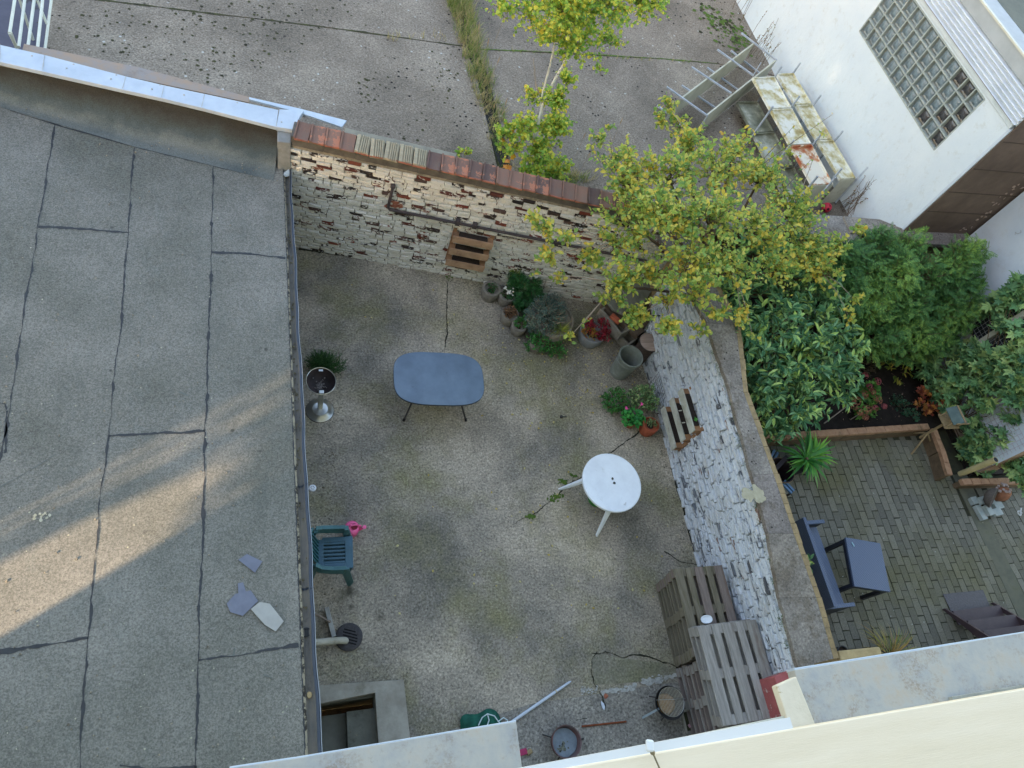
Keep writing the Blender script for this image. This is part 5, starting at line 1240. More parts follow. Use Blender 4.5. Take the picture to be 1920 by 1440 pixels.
# stacked monobloc chairs
m_chair = simple('green_chair_plastic', '#2f5a5e', '#33656a', 4, .4, .03, 30, spec=.5)
m_seat = simple('worn_seat_plastic', '#3d6277', '#355a68', 5, .5, .03, 30, spec=.5, dirt='#2b4a54', dsc=6)
def chair():
    "faces +x, seat at .43"
    t = thing('plastic_chair', 'x', 'chair', (0, 0, 0), 0, 'stack of green plastic chairs')
    # seat with slots: a grid of strips
    mb = MB(); sl = 6; W = .36; L = .36
    mb.box((.185, 0, .43), (.09, .43, .014)).box((-.17, 0, .435), (.07, .36, .014))
    mb.box((.0, .175, .431), (.3, .07, .014)).box((.0, -.175, .431), (.3, .07, .014))
    for i in range(sl-1+1): mb.box((0, -.125+i*.05, .428), (.28, .030, .012))
    mb.box((.232, 0, .415), (.02, .43, .045))
    mb.build('seat', m_seat, t, bev=.006)
    # back: frame and slats
    fr = []
    for i in range(13):
        a = -1.15+2.3*i/12; fr.append((-.23-.075*math.cos(a)-.02, .25*math.sin(a)*1.05, .80-.07*abs(math.sin(a))**2))
    MB().tube(fr, .02, 6).build('back_rim', m_chair, t, smooth=True)
    mb = MB()
    for i in range(7):
        y = -.15+i*.05; mb.solid([(-.29-.01, y-.012, .80), (-.29+.01, y-.012, .80), (-.29+.01, y+.012, .80), (-.29-.01, y+.012, .80)], [(-.2-.01, y-.012, .43), (-.2+.01, y-.012, .43), (-.2+.01, y+.012, .43), (-.2-.01, y+.012, .43)])
    mb.build('backrest', m_chair, t)
    for s in (-1, 1):
        v = [(-.24, .235*s, .76), (-.16, .262*s, .70), (-.02, .27*s, .665), (.14, .27*s, .655)]
        mb = MB(); o = 0
        for (x, y, z) in v: mb.v += [(x, y-.026, z), (x, y+.026, z), (x, y+.03, z-.03), (x, y-.022*1.2, z-.012)]
        for i in range(3):
            for k in range(4): mb.f.append((i*4+k, i*4+(k+1) % 4, (i+1)*4+(k+1) % 4, (i+1)*4+k))
        mb.f += [(3, 2, 1, 0), (12, 13, 14, 15)]
        mb.f = [q[::-1] for q in mb.f]
        mb.build('armrest', m_chair, t, bev=.004)
        # front leg with arm support, rear leg
        MB().solid([(.12, (.245)*s-.02, .655), (.175, .245*s-.02, .645), (.175, .245*s+.045*s+.0, .645), (.12, .245*s+.045*s, .655)][::s], [(.235, .285*s-.012, 0), (.28, .285*s-.012, 0), (.28, .285*s+.018*s, 0), (.235, .285*s+.018*s, 0)][::s]).build('leg', m_chair, t, bev=.005)
        MB().solid([(-.27, .2*s-.015, .72), (-.23, .2*s-.015, .72), (-.2, .24*s+.015*s, .72), (-.25, .24*s+.015*s, .72)][::s], [(-.33, .25*s-.012, 0), (-.29, .25*s-.012, 0), (-.28, .28*s+.01*s, 0), (-.33, .28*s+.01*s, 0)][::s]).build('leg', m_chair, t, bev=.005)
    return t
c0 = chair(); cp = at(626, 1036, .60)
labs = ['bottom green plastic chair of the stack, its legs on the concrete', 'second green plastic chair from the bottom of the stack', 'third green plastic chair from the bottom of the stack', 'topmost green plastic chair of the stack with bluish slotted seat']
for i in range(4):
    o = c0 if i == 0 else copy_tree(c0); o['label'] = labs[i]
    o.location = (cp.x-.015+.006*i, cp.y, .055*i); o.rotation_euler[2] = -.05+.01*i

# ---------------------------------------------------------------- pallets
m_pal = []
for k, (c1, c2) in enumerate((('#8f8d88', '#77746f'), ('#7b716b', '#655c57'), ('#9a9894', '#807d79'), ('#6f6a5c', '#57543f'))):
    q = MT(['pallet_wood_silver', 'pallet_wood_brown', 'pallet_wood_pale', 'pallet_wood_mossy'][k], .85, .25)
    n1 = q.noise(3, 6, .7, q.vec((9, .8, 9))); _c = q.ramp(n1, [(.3, C(c2)), (.5, C(c1)), (.72, C(c1, 1.35))])
    q.col(q.mix(q.math('MULTIPLY', q.ramp(q.noise(1.5, 6, .7, q.vec((3, .7, 3))), [(.56, 0.), (.7, 1.)]), .6), _c, C('#6a5648' if k != 3 else '#4f5a34'))).bump(q.noise(12, 5, .7, q.vec((9, .6, 9))), .6, .01); m_pal.append(q.m)
m_pend = simple('board_end_grain', '#8a745e', '#75604b', 12, .9, .5, 40)
def pallet(W, L, mset, group, nb=5):
    "boards run along y"
    t = thing('pallet', 'x', 'pallet', (0, 0, 0), 0, group)
    m = lambda: m_pal[random.choice(mset)]
    wb = [.145, .10, .145, .10, .145] if nb == 5 else [.12]*nb
    gap = (W-sum(wb)*(W/.8 if nb == 5 else 1)*.98)/(nb-1) if nb != 5 else (W-sum(wb)*W/.8*.93)/(nb-1)
    k = W/.8*.93 if nb == 5 else .98; x = -W/2
    for w_ in wb:
        w2 = w_*k; MB().box((x+w2/2, 0, .133), (w2, L*U(.992, 1.0), .021), U(-.004, .004), j=.002).build('deck_board', m(), t, bev=.002); x += w2+gap
    for y in (-L/2+.06, 0, L/2-.06):
        MB().box((0, y, .111), (W, .12, .021), j=.002).build('cross_board', m(), t)
        for xx in (-W/2+.05, 0, W/2-.05): MB().box((xx, y, .061), (.1, .12, .078), j=.003).build('block', m(), t)
    for xx in (-W/2+.05, 0, W/2-.05): MB().box((xx, 0, .011), (.1, L, .021), j=.002).build('bottom_board', m(), t)
    return t
ZT = 1.152; pcn = (at(1300, 1175, ZT)+at(1412, 1160, ZT)+at(1475, 1340, ZT)+at(1365, 1365, ZT))/4; zb = .864
wds = ['lowest', 'second', 'third', 'fourth', 'fifth', 'topmost']
pA = pallet(.925, 1.23, (0, 2, 0), 'silver pallets lying on the front stack')
for i in range(2):
    o = pA if i == 1 else copy_tree(pA)
    o['label'] = ['silver-grey wooden pallet directly under the uppermost pallet by the house', 'uppermost silver-grey wooden pallet nearest the house ledge'][i]
    o.location = (pcn.x+.02*(1-i), pcn.y+.03*(1-i), .864+.144*i+.001); o.rotation_euler[2] = (.015, 0)[i]
for nm, yy, LL, tlx in (('front pallet stack at the house wall', .80, 1.0, .05), ('back pallet stack beside the white wall', 2.04, 1.2, .14)):
    pr0 = None
    for i in range(6):
        if pr0 is None: o = pr0 = pallet(.8, LL, (1, 3, 1) if 'back' in nm else (1, 1, 0), 'pallets of the '+nm)
        else: o = copy_tree(pr0)
        o['label'] = '%s wooden pallet from the ground in the %s' % (wds[i], nm) if i < 5 else 'topmost wooden pallet of the '+nm
        o.location = (5.79-tlx*i/5+U(-.015, .015), yy-LL/2-U(0, .025), .144*i); o.rotation_euler[2] = U(-.02, .02)
p = at(1325, 1163, zb+.05); t = thing('plastic_scoop', 'white oval plastic lid standing on the lower pallet stack', 'lid', (p.x, p.y, zb))
mb = MB(); pts = sup(.085, .055, 2.3, 28)
v = []
for s_, z in ((1, .05), (1.02, .06), (.9, .062), (.7, .052), (.3, .048)): v += [(x*s_, y*s_+z*.2, z+x*.1) for x, y in pts]
k = 28; MB().add(v, [(r*k+i, r*k+(i+1) % k, (r+1)*k+(i+1) % k, (r+1)*k+i) for r in range(4) for i in range(k)]+[tuple(range(4*k, 5*k)), tuple(range(k-1, -1, -1))]).build('lid', m_wp, t, smooth=True)
MB().box((.0, -.02, .025), (.05, .04, .05)).build('stand', m_wp, t, bev=.004)

# ---------------------------------------------------------------- corner of bins, blocks and stones
p = at(1184, 667, .58); t = thing('metal_bin', 'open galvanised metal bin with two side handles by the wall', 'bin', (p.x, p.y, 0))
m_galv = simple('galvanised_metal', '#98a09c', '#7f8882', 5, .55, .2, 40, metal=.4, dirt='#6f675c', dsc=3)
pr_ = [(.165, 0), (.17, .02), (.195, .3), (.205, .5), (.222, .54), (.228, .56), (.222, .575), (.205, .575), (.198, .54), (.188, .5), (.16, .03), (0, .02)]
MB().lathe(pr_, 36).build('body', m_galv, t, smooth=True)
MB().lathe([(.176, .1), (.184, .108), (.179, .116)], 36, close=True).build('rib', m_galv, t, smooth=True); MB().lathe([(.199, .44), (.208, .45), (.203, .46)], 36, close=True).build('rib', m_galv, t, smooth=True)
for a in (.3, .3+PI):
    c = Vector((math.cos(a), math.sin(a), 0)); n_ = Vector((-c.y, c.x, 0)); MB().tube([c*.205+n_*.05+Vector((0, 0, .48)), c*.25+n_*.045+Vector((0, 0, .5)), c*.25-n_*.045+Vector((0, 0, .5)), c*.205-n_*.05+Vector((0, 0, .48))], .007, 6).build('handle', m_galv, t, smooth=True)
MB().lathe([(0, .06), (.165, .06)], 24).build('inside_dirt', m_compost, t)
p = at(1221, 641, .52); t = thing('wooden_stump', 'round flat-topped wooden block with pale grain next to the metal bin', 'stump', (p.x-.02, p.y, 0))
mw = MT('grained_disc', .8, .3); mw.col(mw.ramp(mw.noise(2.5, 5, .6, mw.vec((1, 14, 1), (0, 0, .35))), [(.35, C('#8d7d76')), (.6, C('#a6968d')), (.7, C('#b3a49a'))])).bump(mw.noise(4, 4, .6, mw.vec((1, 20, 1), (0, 0, .35))), .3, .006)
MB().lathe([(.165, .0), (.165, .46)], 28, wob=.01).build('trunk_block', simple('bark', '#5b5049', '#463d37', 12, .95, .8, 30), t, smooth=True)
MB().lathe([(.188, .47), (.192, .48), (.19, .515), (.183, .52), (0, .52)], 40).build('lid_disc', mw.m, t, smooth=True)
MB().lathe([(.193, .475), (.196, .49), (.193, .505)], 40).build('lid_rim', m_leg, t, smooth=True)

m_cblock = simple('concrete_block_grey', '#8d8b83', '#76746c', 12, .95, .6, 60, dirt='#5a5a50', dsc=5)
def hollow(lab, c, rz, tilt, L=.5, W=.22, H_=.2, cells=2):
    mb = MB(); w_ = .035
    for s in (-1, 1): mb.box((0, s*(W/2-w_/2), 0), (L, w_, H_))
    for i in range(cells+1): mb.box((-L/2+w_/2+i*(L-w_)/cells, 0, 0), (w_, W-2*w_-.001, H_))
    Rt = Matrix.Rotation(rz, 3, 'Z')@Matrix.Rotation(tilt[0], 3, 'X')@Matrix.Rotation(tilt[1], 3, 'Y'); mb.v = [tuple(Rt@Vector(q)) for q in mb.v]
    o = mb.build('hollow_block', m_cblock, loc=c); tag(o, lab, 'concrete block', 'hollow concrete blocks in the corner'); return o
a, b = at(1132, 590, .42), at(1172, 640, .42)
hollow('upper hollow concrete block beside the red-leaved plant', at(1150, 604, .34), angw(a, b), (0, .0), .62, .24, .2, 2)
hollow('lower hollow concrete block leaning towards the metal bin', at(1164, 626, .16), angw(a, b)+.08, (.05, 0), .56, .24, .2, 2)
o = MB().box((0, 0, 0), (.21, .1, .065), angw(a, b)+.2, j=.006).build('loose_brick', simple('loose_red_brick', '#b5664d', '#a05842', 14, .9, .5, 50), loc=at(1154, 598, .48), bev=.005); tag(o, 'single orange-red brick lying on the hollow blocks', 'brick')
m_flag = simple('flagstone', '#7e8078', '#6b6d64', 3, .95, .5, 40, dirt='#565a48', dsc=2.2)
for lab, pix, z, th, tl in (('large grey flagstone leaning on top of the corner heap', [(1155, 545), (1215, 500), (1245, 520), (1222, 545), (1200, 585), (1180, 575)], .85, .06, .1), ('square mossy flagstone on the corner heap beneath the branches', [(1135, 560), (1165, 530), (1190, 560), (1172, 590), (1150, 580)], .62, .06, 0),
                        ('brown stone block against the end of the two walls', [(1205, 590), (1215, 545), (1232, 520), (1236, 580), (1220, 600)], .7, .5, 0), ('rough brown stone slab below the flagstones', [(1128, 570), (1145, 562), (1190, 600), (1210, 620), (1196, 630), (1168, 606)], .45, .12, 0)):
    q = [at(x, y, z) for x, y in pix]; c = sum(q, Vector())/len(q); q = [p_-c for p_ in q]
    if sum((q[i].x*q[(i+1) % len(q)].y-q[(i+1) % len(q)].x*q[i].y) for i in range(len(q))) < 0: q = q[::-1]
    for p_ in q: p_.z += tl*p_.y
    o = MB().solid(q, [p_-Vector((0, 0, th)) for p_ in q]).build('flagstone', m_flag if 'brown' not in lab else simple('brown_block', '#5f5349', '#4d443c', 6, .95, .6, 30), loc=c, bev=.012); tag(o, lab, 'stone')
q = at(1180, 590, .2); o = MB().box((0, 0, .0), (.8, .7, .36), .4, j=.05).build('rubble_heap', m_cblock, loc=(q.x-.05, q.y+.15, .16), bev=.03); tag(o, 'heap of rubble under the flagstones in the wall corner', 'rubble')
q = at(1052, 782, .0); t = thing('stop_valve', 'tiny black tap-like fitting standing in the yard concrete', 'fitting', q)
MB().lathe([(.025, 0), (.025, .03), (.01, .04), (0, .04)], 12).build('valve_body', m_blk, t, smooth=True); MB().tube([(0, 0, .03), (.09, -.01, .03)], .006, 6).build('valve_handle', m_blk, t)

# grit and crumbs gathered along the walls and at the feet of things
mb = MB()
def grit(p, n, r, zz=0.006):
    for i in range(n):
        q = p+Vector((random.gauss(0, r), random.gauss(0, r), 0)); mb.box((q.x, q.y, zz), (U(.006, .022), U(.006, .018), .010), U(0, 3), j=.002)
for i in range(140):
    x = U(.3, 6); grit(Vector((x, wy(x)-U(.03, .2), 0)), 2, .04)
for i in range(120): grit(Vector((6.15-abs(random.gauss(0, .07)), U(1.9, 6.8), 0)), 2, .04)
for i in range(70): grit(at(U(600, 640), U(560, 1260), 0), 2, .05)
for c_ in ((654, 1195), (740, 1280), (1235, 1200), (1240, 1090), (1190, 700), (1170, 660), (1220, 810), (960, 640), (1060, 660), (1150, 770), (1262, 1300)): grit(at(*c_, 0), 30, .14)
for i in range(160): grit(at(U(620, 1280), U(560, 1400), 0), 1, .1)
tag(mb.build('grit', simple('grit_stone', '#8f8a78', '#4f4c42', 60, .95, det=3)), kind='stuff')
mb = MB()
for i in range(110): grit(at(U(5, 540), U(250, 1430), ZR), 1, .02, ZR+.006)
for i in range(40):
    s_ = U(0, 1); grit(at(lerp(10, 500, s_), lerp(200, 330, s_)-U(0, 40), ZR), 2, .04, ZR+.012)
tag(mb.build('roof_grit', simple('roof_grit_stone', '#a09a88', '#55524a', 60, .95, det=3)), kind='stuff')

# fallen leaves on the yard
P_, D_, N_, L_, W_ = [], [], [], [], []
for (x, y, sx, sy, n) in ((1120, 690, 55, 35, 70), (1080, 740, 60, 50, 40), (1200, 700, 30, 30, 25), (900, 600, 130, 60, 40), (1100, 900, 120, 120, 45), (1000, 660, 40, 12, 30), (1150, 1000, 90, 90, 20), (900, 1100, 160, 120, 18)):
    for i in range(n):
        q = at(x+random.gauss(0, sx), y+random.gauss(0, sy), 0)
        if .8 < q.x < 6.1 and .9 < q.y < wy(q.x)-.05: P_.append(q+Vector((0, 0, .012))); D_.append(Vector((U(-1, 1), U(-1, 1), 0))); N_.append(Vector((U(-.4, .4), U(-.4, .4), 1))); s_ = U(.02, .05); L_.append(s_); W_.append(s_*.6)
tag(leafmesh('fallen_leaves', P_, D_, N_, L_, W_, leafmat('fallen_leaf', [(0, C('#8f7a3a')), (.4, C('#b7a65c')), (.7, C('#c2bb8a')), (1, C('#6f5a3a'))], .8, 3)), kind='stuff')

# ================================================================== plants of the courtyard
m_ring = simple('planter_concrete', '#86837a', '#6d6a62', 9, .95, .6, 50, dirt='#55564a', dsc=4)
m_bark = simple('twig_bark', '#6a5a48', '#54473a', 12, .9)
m_pale = simple('pale_twig', '#9c9183', '#857a6c', 12, .9)
def lf(name, cols, rough=.5, tr=.25, vs=2.2, var=.5):
    n = len(cols); return leafmat(name, [(.25+.5*i/(n-1), C(c)) for i, c in enumerate(cols)], rough, vs, tr, var)
g_dark = lf('fern_green', ['#1f4a28', '#2f6335', '#437a40'])
g_mid = lf('mid_green', ['#2c6a33', '#428a42', '#63a352'])
g_sil = lf('silver_green', ['#45625c', '#5f7d75', '#829c92'], .8)
g_lime = lf('lime_green', ['#5f7f2c', '#8a9c3a', '#a8ac4c'])
g_red = lf('crimson', ['#6a1626', '#93243a', '#b03a48'], .4)
g_var = lf('variegated', ['#4d7a4c', '#7aa26a', '#b2c28a'])
g_brown = lf('brown_leaf', ['#5f4a3a', '#84654c', '#9c7c5c'], .8)
def pot(name, lab, cat, px_, z, r, h, m, rim=.03, group=None, sq=1.0):
    p = at(*px_, z); t = thing(name, lab, cat, (p.x, p.y, 0), 0, group)
    MB().lathe([(r*.82, 0), (r*.98, h*.4), (r, h), (r-.004, h+.006), (r-rim, h+.006), (r-rim-.004, h-.04), (0, h-.05)], 32, wob=.004, sy=sq).build('pot', m, t, smooth=True)
    MB().lathe([(0, h-.045), (r-rim-.002, h-.045)], 20, sy=sq).build('soil', m_compost, t)
    return t
rings = [((922, 541), .24, .17, 'pale concrete flower ring nearest the pallet planter, holding a small dark plant'), ((951, 553), .22, .15, 'concrete flower ring with white blossoms'), ((957, 588), .22, .16, 'concrete flower ring holding brown withered flowers'), ((974, 610), .2, .14, 'concrete flower ring half hidden below the silvery shrub'), ((1008, 640), .2, .15, 'concrete flower ring at the front edge under green leaves')]
R0 = []
for q, h, r, lab in rings: R0.append(pot('flower_ring', lab, 'planter', q, h, r, h, m_ring, .045, 'concrete flower rings by the wall'))
def bush(root, part, m, c, r, n, ll, lw, tl=.12, nl=6, shape=OVAL, up=.4, h=None, **k):
    foliage(root, part, m, [(c[0], c[1], c[2], r, r, h or r)], n, tl, nl, ll, lw, shape, up=up, woodm=m_bark, **k)
bush(R0[0], 'plant', g_dark, (0, 0, .24), .07, 14, .05, .02)
bush(R0[1], 'plant', g_dark, (0, 0, .24), .09, 25, .04, .02)
mb = MB()
for i in range(26):
    a = U(0, 6.3); r = U(0, .12); mb.lathe([(.0, -.01), (.017, .0), (.012, .008), (0, .01)], 7, (r*math.cos(a), r*math.sin(a), .32+U(0, .04)))
mb.build('blossoms', simple('white_petals', '#dfe0da', '#cfd0c8', 30, .7), R0[1])
bush(R0[2], 'plant', g_brown, (0, 0, .24), .09, 40, .045, .02)
bush(R0[3], 'plant', g_mid, (0.02, 0, .26), .1, 30, .05, .02)
bush(R0[4], 'plant', g_mid, (0, 0, .26), .16, 60, .045, .02)
t = pot('round_tub', 'large round concrete tub with a big silvery green shrub', 'planter', (1036, 596), .4, .40, .4, m_ring, .035)
foliage(t, 'silvery_shrub', g_sil, [(-.18, -.02, .5, .34, .32, .28), (-.05, .12, .55, .25, .22, .22), (-.25, -.2, .4, .24, .2, .2)], 420, .14, 13, .045, .009, up=.5, woodm=m_pale, spread=.8)
blades(t, 'grassy_tuft', g_lime, (.12, -.25, .38), 60, .28, .008, .6, 1.0)
p = at(985, 545, .3); t = thing('fern', 'dark green fern growing behind the concrete flower rings', 'fern', (p.x, p.y, 0))
foliage(t, 'fronds', g_dark, [(0, 0, .28, .26, .26, .22), (.08, -.25, .3, .2, .2, .2)], 75, .2, 5, .16, .16, FROND, up=.4, woodm=m_bark)
p = at(962, 522, .3); t = thing('golden_shrub', 'small yellow-green upright conifer by the brick wall', 'shrub', (p.x, p.y, 0))
foliage(t, 'foliage', g_lime, [(0, 0, .3, .11, .09, .3)], 60, .1, 6, .05, .03, FROND, up=.9, woodm=m_bark)
p = at(1030, 655, .1); t = thing('ground_plant', 'low green plants spreading at the foot of the round tub', 'plant', (p.x, p.y, 0))
foliage(t, 'foliage', g_mid, [(-.25, .05, .12, .2, .12, .14), (.0, .02, .12, .22, .15, .15), (.15, -.05, .1, .16, .12, .12), (-.05, .15, .2, .3, .1, .15)], 260, .09, 7, .035, .018, up=.6, woodm=m_bark)
p = at(1090, 520, .3); t = thing('wall_weeds', 'sparse blue-green shrub against the brick wall behind the tub', 'shrub', (p.x, p.y, 0))
foliage(t, 'foliage', g_sil, [(-.45, .1, .35, .3, .12, .25), (-.15, .0, .3, .2, .1, .2)], 120, .12, 7, .04, .014, up=.6, woodm=m_bark)
t = pot('grey_bowl', 'grey round bowl planted with crimson and orange leaves', 'planter', (1112, 622), .26, .24, .26, simple('grey_glaze', '#858a8e', '#75797c', 5, .6), .02)
foliage(t, 'crimson_plant', g_red, [(.08, .06, .33, .18, .17, .12), (.16, -.06, .3, .1, .1, .1)], 70, .1, 8, .055, .022, up=.3, woodm=m_bark, rosette=True)
foliage(t, 'orange_plant', lf('orange_leaf', ['#7d8a3a', '#b0803a', '#b3553a']), [(-.08, -.05, .28, .13, .13, .06)], 45, .07, 6, .04, .025, up=.5, woodm=m_bark)
p = at(1156, 748, .25); t = thing('round_bush', 'dense round green bush beside the variegated plant', 'bush', (p.x, p.y, 0)); foliage(t, 'foliage', g_mid, [(0, 0, .2, .22, .21, .2)], 190, .09, 8, .032, .016, up=.4, woodm=m_bark, spread=1)
p = at(1203, 742, .3); t = thing('variegated_plant', 'pale variegated leafy plant standing against the white wall', 'plant', (p.x, p.y, 0)); foliage(t, 'foliage', g_var, [(0, 0, .25, .22, .2, .22), (.12, .08, .35, .1, .1, .12), (.15, -.12, .3, .1, .14, .2)], 190, .1, 8, .04, .022, up=.6, woodm=m_bark)
t = pot('geranium', 'geranium with round green leaves and two pink flowers', 'plant', (1187, 785), .2, .11, .16, m_terra, .015)
foliage(t, 'foliage', lf('geranium_green', ['#2b6b38', '#3f9a4b', '#63b35a']), [(-.02, 0, .22, .19, .16, .1)], 60, .1, 5, .065, .065, up=.6, woodm=m_bark, nup=1.6)
mb = MB()
for (x, y, z) in ((1175, 765, .38), (1203, 757, .4)):
    q = at(x, y, z)-Vector(t.location)
    for i in range(9): mb.lathe([(0, -.008), (.016, 0), (0, .01)], 6, (q.x+U(-.018, .018), q.y+U(-.018, .018), q.z+U(-.01, .01)))
    mb.tube([(q.x*.5, q.y*.5, .2), (q.x, q.y, q.z)], .003, 4)
mb.build('pink_blossom', simple('pink_petals', '#e05aa0', '#d04890', 30, .6), t)
t = pot('terracotta_pot', 'terracotta pot with a small pale-leaved plant at the foot of the wall', 'pot', (1221, 796), .24, .15, .24, simple('terracotta', '#a85b42', '#95503a', 8, .8, .2, 30), .02)
foliage(t, 'plant', g_var, [(0, .01, .27, .08, .08, .07)], 40, .07, 6, .025, .012, up=.7, woodm=m_bark)
p = at(612, 682, .2); t = thing('feathery_bush', 'feathery dark green bush growing beside the kettle barbecue', 'bush', (p.x, p.y, 0))
foliage(t, 'foliage', lf('feathery_green', ['#2d5230', '#3f6b3a', '#5b8348']), [(.02, 0, .16, .28, .2, .16), (-.1, .02, .2, .2, .18, .18)], 420, .13, 9, .035, .005, up=.6, woodm=simple('green_stem', '#3f6136'), rmin=.2)

# ================================================================== birch on the lot
bb = at(985, 326, ZL); t = thing('birch_tree', 'slender birch with white stems and yellowing leaves behind the brick wall', 'tree', (bb.x, bb.y, ZL))
m_birchbark = simple('birch_bark', '#cfd0c6', '#b9bbb0', 8, .7, .2, 30, dirt='#4c4a44', dsc=14, dpos=(.6, .66))
BO = Vector((bb.x, bb.y, ZL))
T_ = lambda x, y, z: at(x, y, z)-BO
MB().tube([(0, 0, 0), T_(1000, 270, 1.9), T_(1018, 195, 2.4), T_(1040, 150, 2.75), T_(1062, 110, 3.1), T_(1085, 50, 3.6), T_(1095, -20, 4.3)], [.035, .032, .028, .025, .021, .016, .008], 8).build('trunk', m_birchbark, t, smooth=True)
MB().tube([T_(1012, 200, 2.35), T_(1020, 165, 2.6), T_(1032, 120, 3.0), T_(1045, 60, 3.5), T_(1030, 0, 4.0)], [.02, .018, .016, .012, .006], 8).build('trunk', m_birchbark, t, smooth=True)
MB().tube([T_(1018, 195, 2.4), T_(1005, 160, 2.65), T_(1000, 110, 2.9)], [.012, .01, .005], 6).build('branch', m_pale, t, smooth=True)
m_bl = leafmat('birch_leaf', [(.26, C('#6c9440', 1.25)), (.42, C('#8fae4a', 1.25)), (.56, C('#b0be52', 1.25)), (.72, C('#ccc24c', 1.25)), (.88, C('#d9a840', 1.2))], .5, 2.2, .4, .5)
def LB(lst, O, f=1.0): return [(*(T_(x, y, z) if O is None else at(x, y, z)-O), r*f, r*f, (r if len(q) == 0 else q[0])) for (x, y, z, r, *q) in lst]
up_l = LB([(990, 15, 3.9, .34), (1060, 15, 4.3, .4), (1130, 5, 4.3, .42), (1200, 0, 4.1, .34), (1080, 75, 3.7, .34, .3), (1140, 70, 3.7, .24, .2), (945, 15, 3.9, .16), (1240, 8, 3.9, .1), (1070, -70, 4.8, .5), (1180, -80, 4.6, .4), (1120, 130, 3.3, .1, .16), (1030, 60, 3.6, .24)], BO)
lo_l = LB([(1062, 150, 2.7, .13, .16), (1040, 190, 2.5, .2), (1000, 180, 2.4, .14, .2), (985, 240, 2.1, .24), (1040, 240, 2.1, .26), (960, 275, 1.9, .18), (1010, 290, 1.8, .28), (1045, 320, 1.6, .22), (945, 250, 2.0, .14), (995, 325, 1.6, .2), (1015, 345, 1.5, .12)], BO)
foliage(t, 'crown', m_bl, up_l, 760, .42, 14, .060, .048, up=.25, spread=.8, woodm=m_bark, rmin=.1, twr=.0025, droop=.08, ld=.4)
foliage(t, 'lower_crown', m_bl, lo_l, 400, .26, 12, .062, .05, up=.35, spread=.8, woodm=m_bark, rmin=.1, twr=.0025, ld=.4, tipname='lower_twigs')
P_, D_, N_, L_, W_ = [], [], [], [], []
for (x, y, z) in ((955, 250, 2.0), (950, 305, 1.7), (955, 310, 1.7), (965, 290, 1.8), (948, 300, 1.65), (1000, 262, 2.1), (940, 262, 1.95), (952, 315, 1.6)):
    P_.append(T_(x, y, z)); D_.append(rv()); N_.append(Vector((0, 0, 1))+rv()*.3); L_.append(.14); W_.append(.1)
leafmesh('yellow_leaves', P_, D_, N_, L_, W_, lf('amber_leaf', ['#d79a2e', '#e0b33c', '#d88a4a'], tr=.4), t, MAPLE)
p = at(870, 285, 1.5); q = thing('sapling', 'small green seedling growing on the tiled wall top', 'sapling', (p.x, p.y, ZL)); foliage(q, 'leaves', m_bl, [(0, 0, .15, .12, .08, .1)], 14, .12, 6, .06, .04, up=.5, woodm=m_bark)
p = at(1000, 325, 1.6); tt = thing('wall_shrub', 'low green shrub at the foot of the birch hanging over the wall tiles', 'shrub', (p.x, p.y, ZL))
foliage(tt, 'leaves', lf('shrub_green', ['#567f2e', '#79a03c', '#9ab34a']), [(.15, .0, .2, .38, .14, .18), (.35, -.1, .2, .2, .1, .15)], 90, .14, 8, .05, .035, up=.4, woodm=m_bark)

# ================================================================== yellow-green tree above the corner
tb = Vector((7.3, 7.05, 0)); t = thing('fruit_tree', 'wide yellow-green small tree spreading over the corner of both walls', 'tree', tb)
m_yl = leafmat('yellowing_leaf', [(.2, C('#668a4c', 1.25)), (.36, C('#85a353', 1.25)), (.5, C('#a3b158', 1.25)), (.64, C('#bcba5e', 1.2)), (.78, C('#d0bc50', 1.2)), (.93, C('#cf9a40', 1.1))], .55, 1.3, .45, .6)
main = LB([(1180, 335, 3.1, .38, .3), (1150, 300, 3.0, .15), (1265, 325, 3.3, .4, .3), (1350, 320, 3.3, .42, .3), (1430, 330, 3.2, .36, .3), (1490, 390, 3.0, .36, .3), (1180, 400, 3.0, .36, .3), (1160, 455, 2.7, .26, .3), (1250, 410, 3.4, .45, .3), (1340, 410, 3.5, .45, .3), (1430, 430, 3.2, .42, .3), (1510, 460, 2.9, .34, .3), (1290, 500, 3.2, .4, .3), (1370, 500, 3.1, .4, .3), (1200, 510, 2.7, .26, .3), (1160, 530, 2.4, .22, .3), (1450, 500, 2.9, .3, .3), (1540, 510, 2.7, .24, .3), (1380, 280, 3.3, .25, .2), (1290, 270, 3.2, .2, .2), (1310, 555, 2.9, .22), (1255, 560, 2.7, .18)], tb)
foliage(t, 'crown', m_yl, main, 800, .5, 15, .080, .048, up=.3, spread=.8, woodm=m_bark, base=(0, 0, 0), rmin=.12, twr=.003, limr=.035, ld=.5)
tips = LB([(1255, 200, 3.2, .10), (1240, 225, 3.1, .12), (1275, 235, 3.1, .12), (1125, 265, 3.0, .10), (1140, 240, 3.0, .07), (1250, 610, 2.6, .16), (1310, 620, 2.5, .1), (1390, 595, 2.7, .12), (1410, 625, 2.6, .08), (1020, 430, 2.5, .12), (1000, 410, 2.5, .08), (1060, 440, 2.6, .1), (1030, 480, 2.3, .12), (1050, 525, 2.0, .09), (1090, 610, 1.7, .07), (1070, 630, 1.6, .06), (1130, 560, 2.1, .1), (1200, 590, 2.3, .14), (1185, 600, 2.2, .1), (1110, 480, 2.4, .16), (1540, 250, 3.1, .04), (1480, 290, 3.2, .07), (1600, 560, 2.6, .1), (1590, 590, 2.5, .1), (1570, 460, 2.9, .14), (1610, 430, 2.9, .08), (1000, 515, 2.0, .06), (1350, 590, 2.8, .12)], tb)
foliage(t, 'outer_leaves', m_yl, tips, 230, .24, 11, .078, .048, up=.15, spread=.6, woodm=m_bark, rmin=.1, twr=.003, ld=.5, tipname='outer_twigs')
mb = MB()
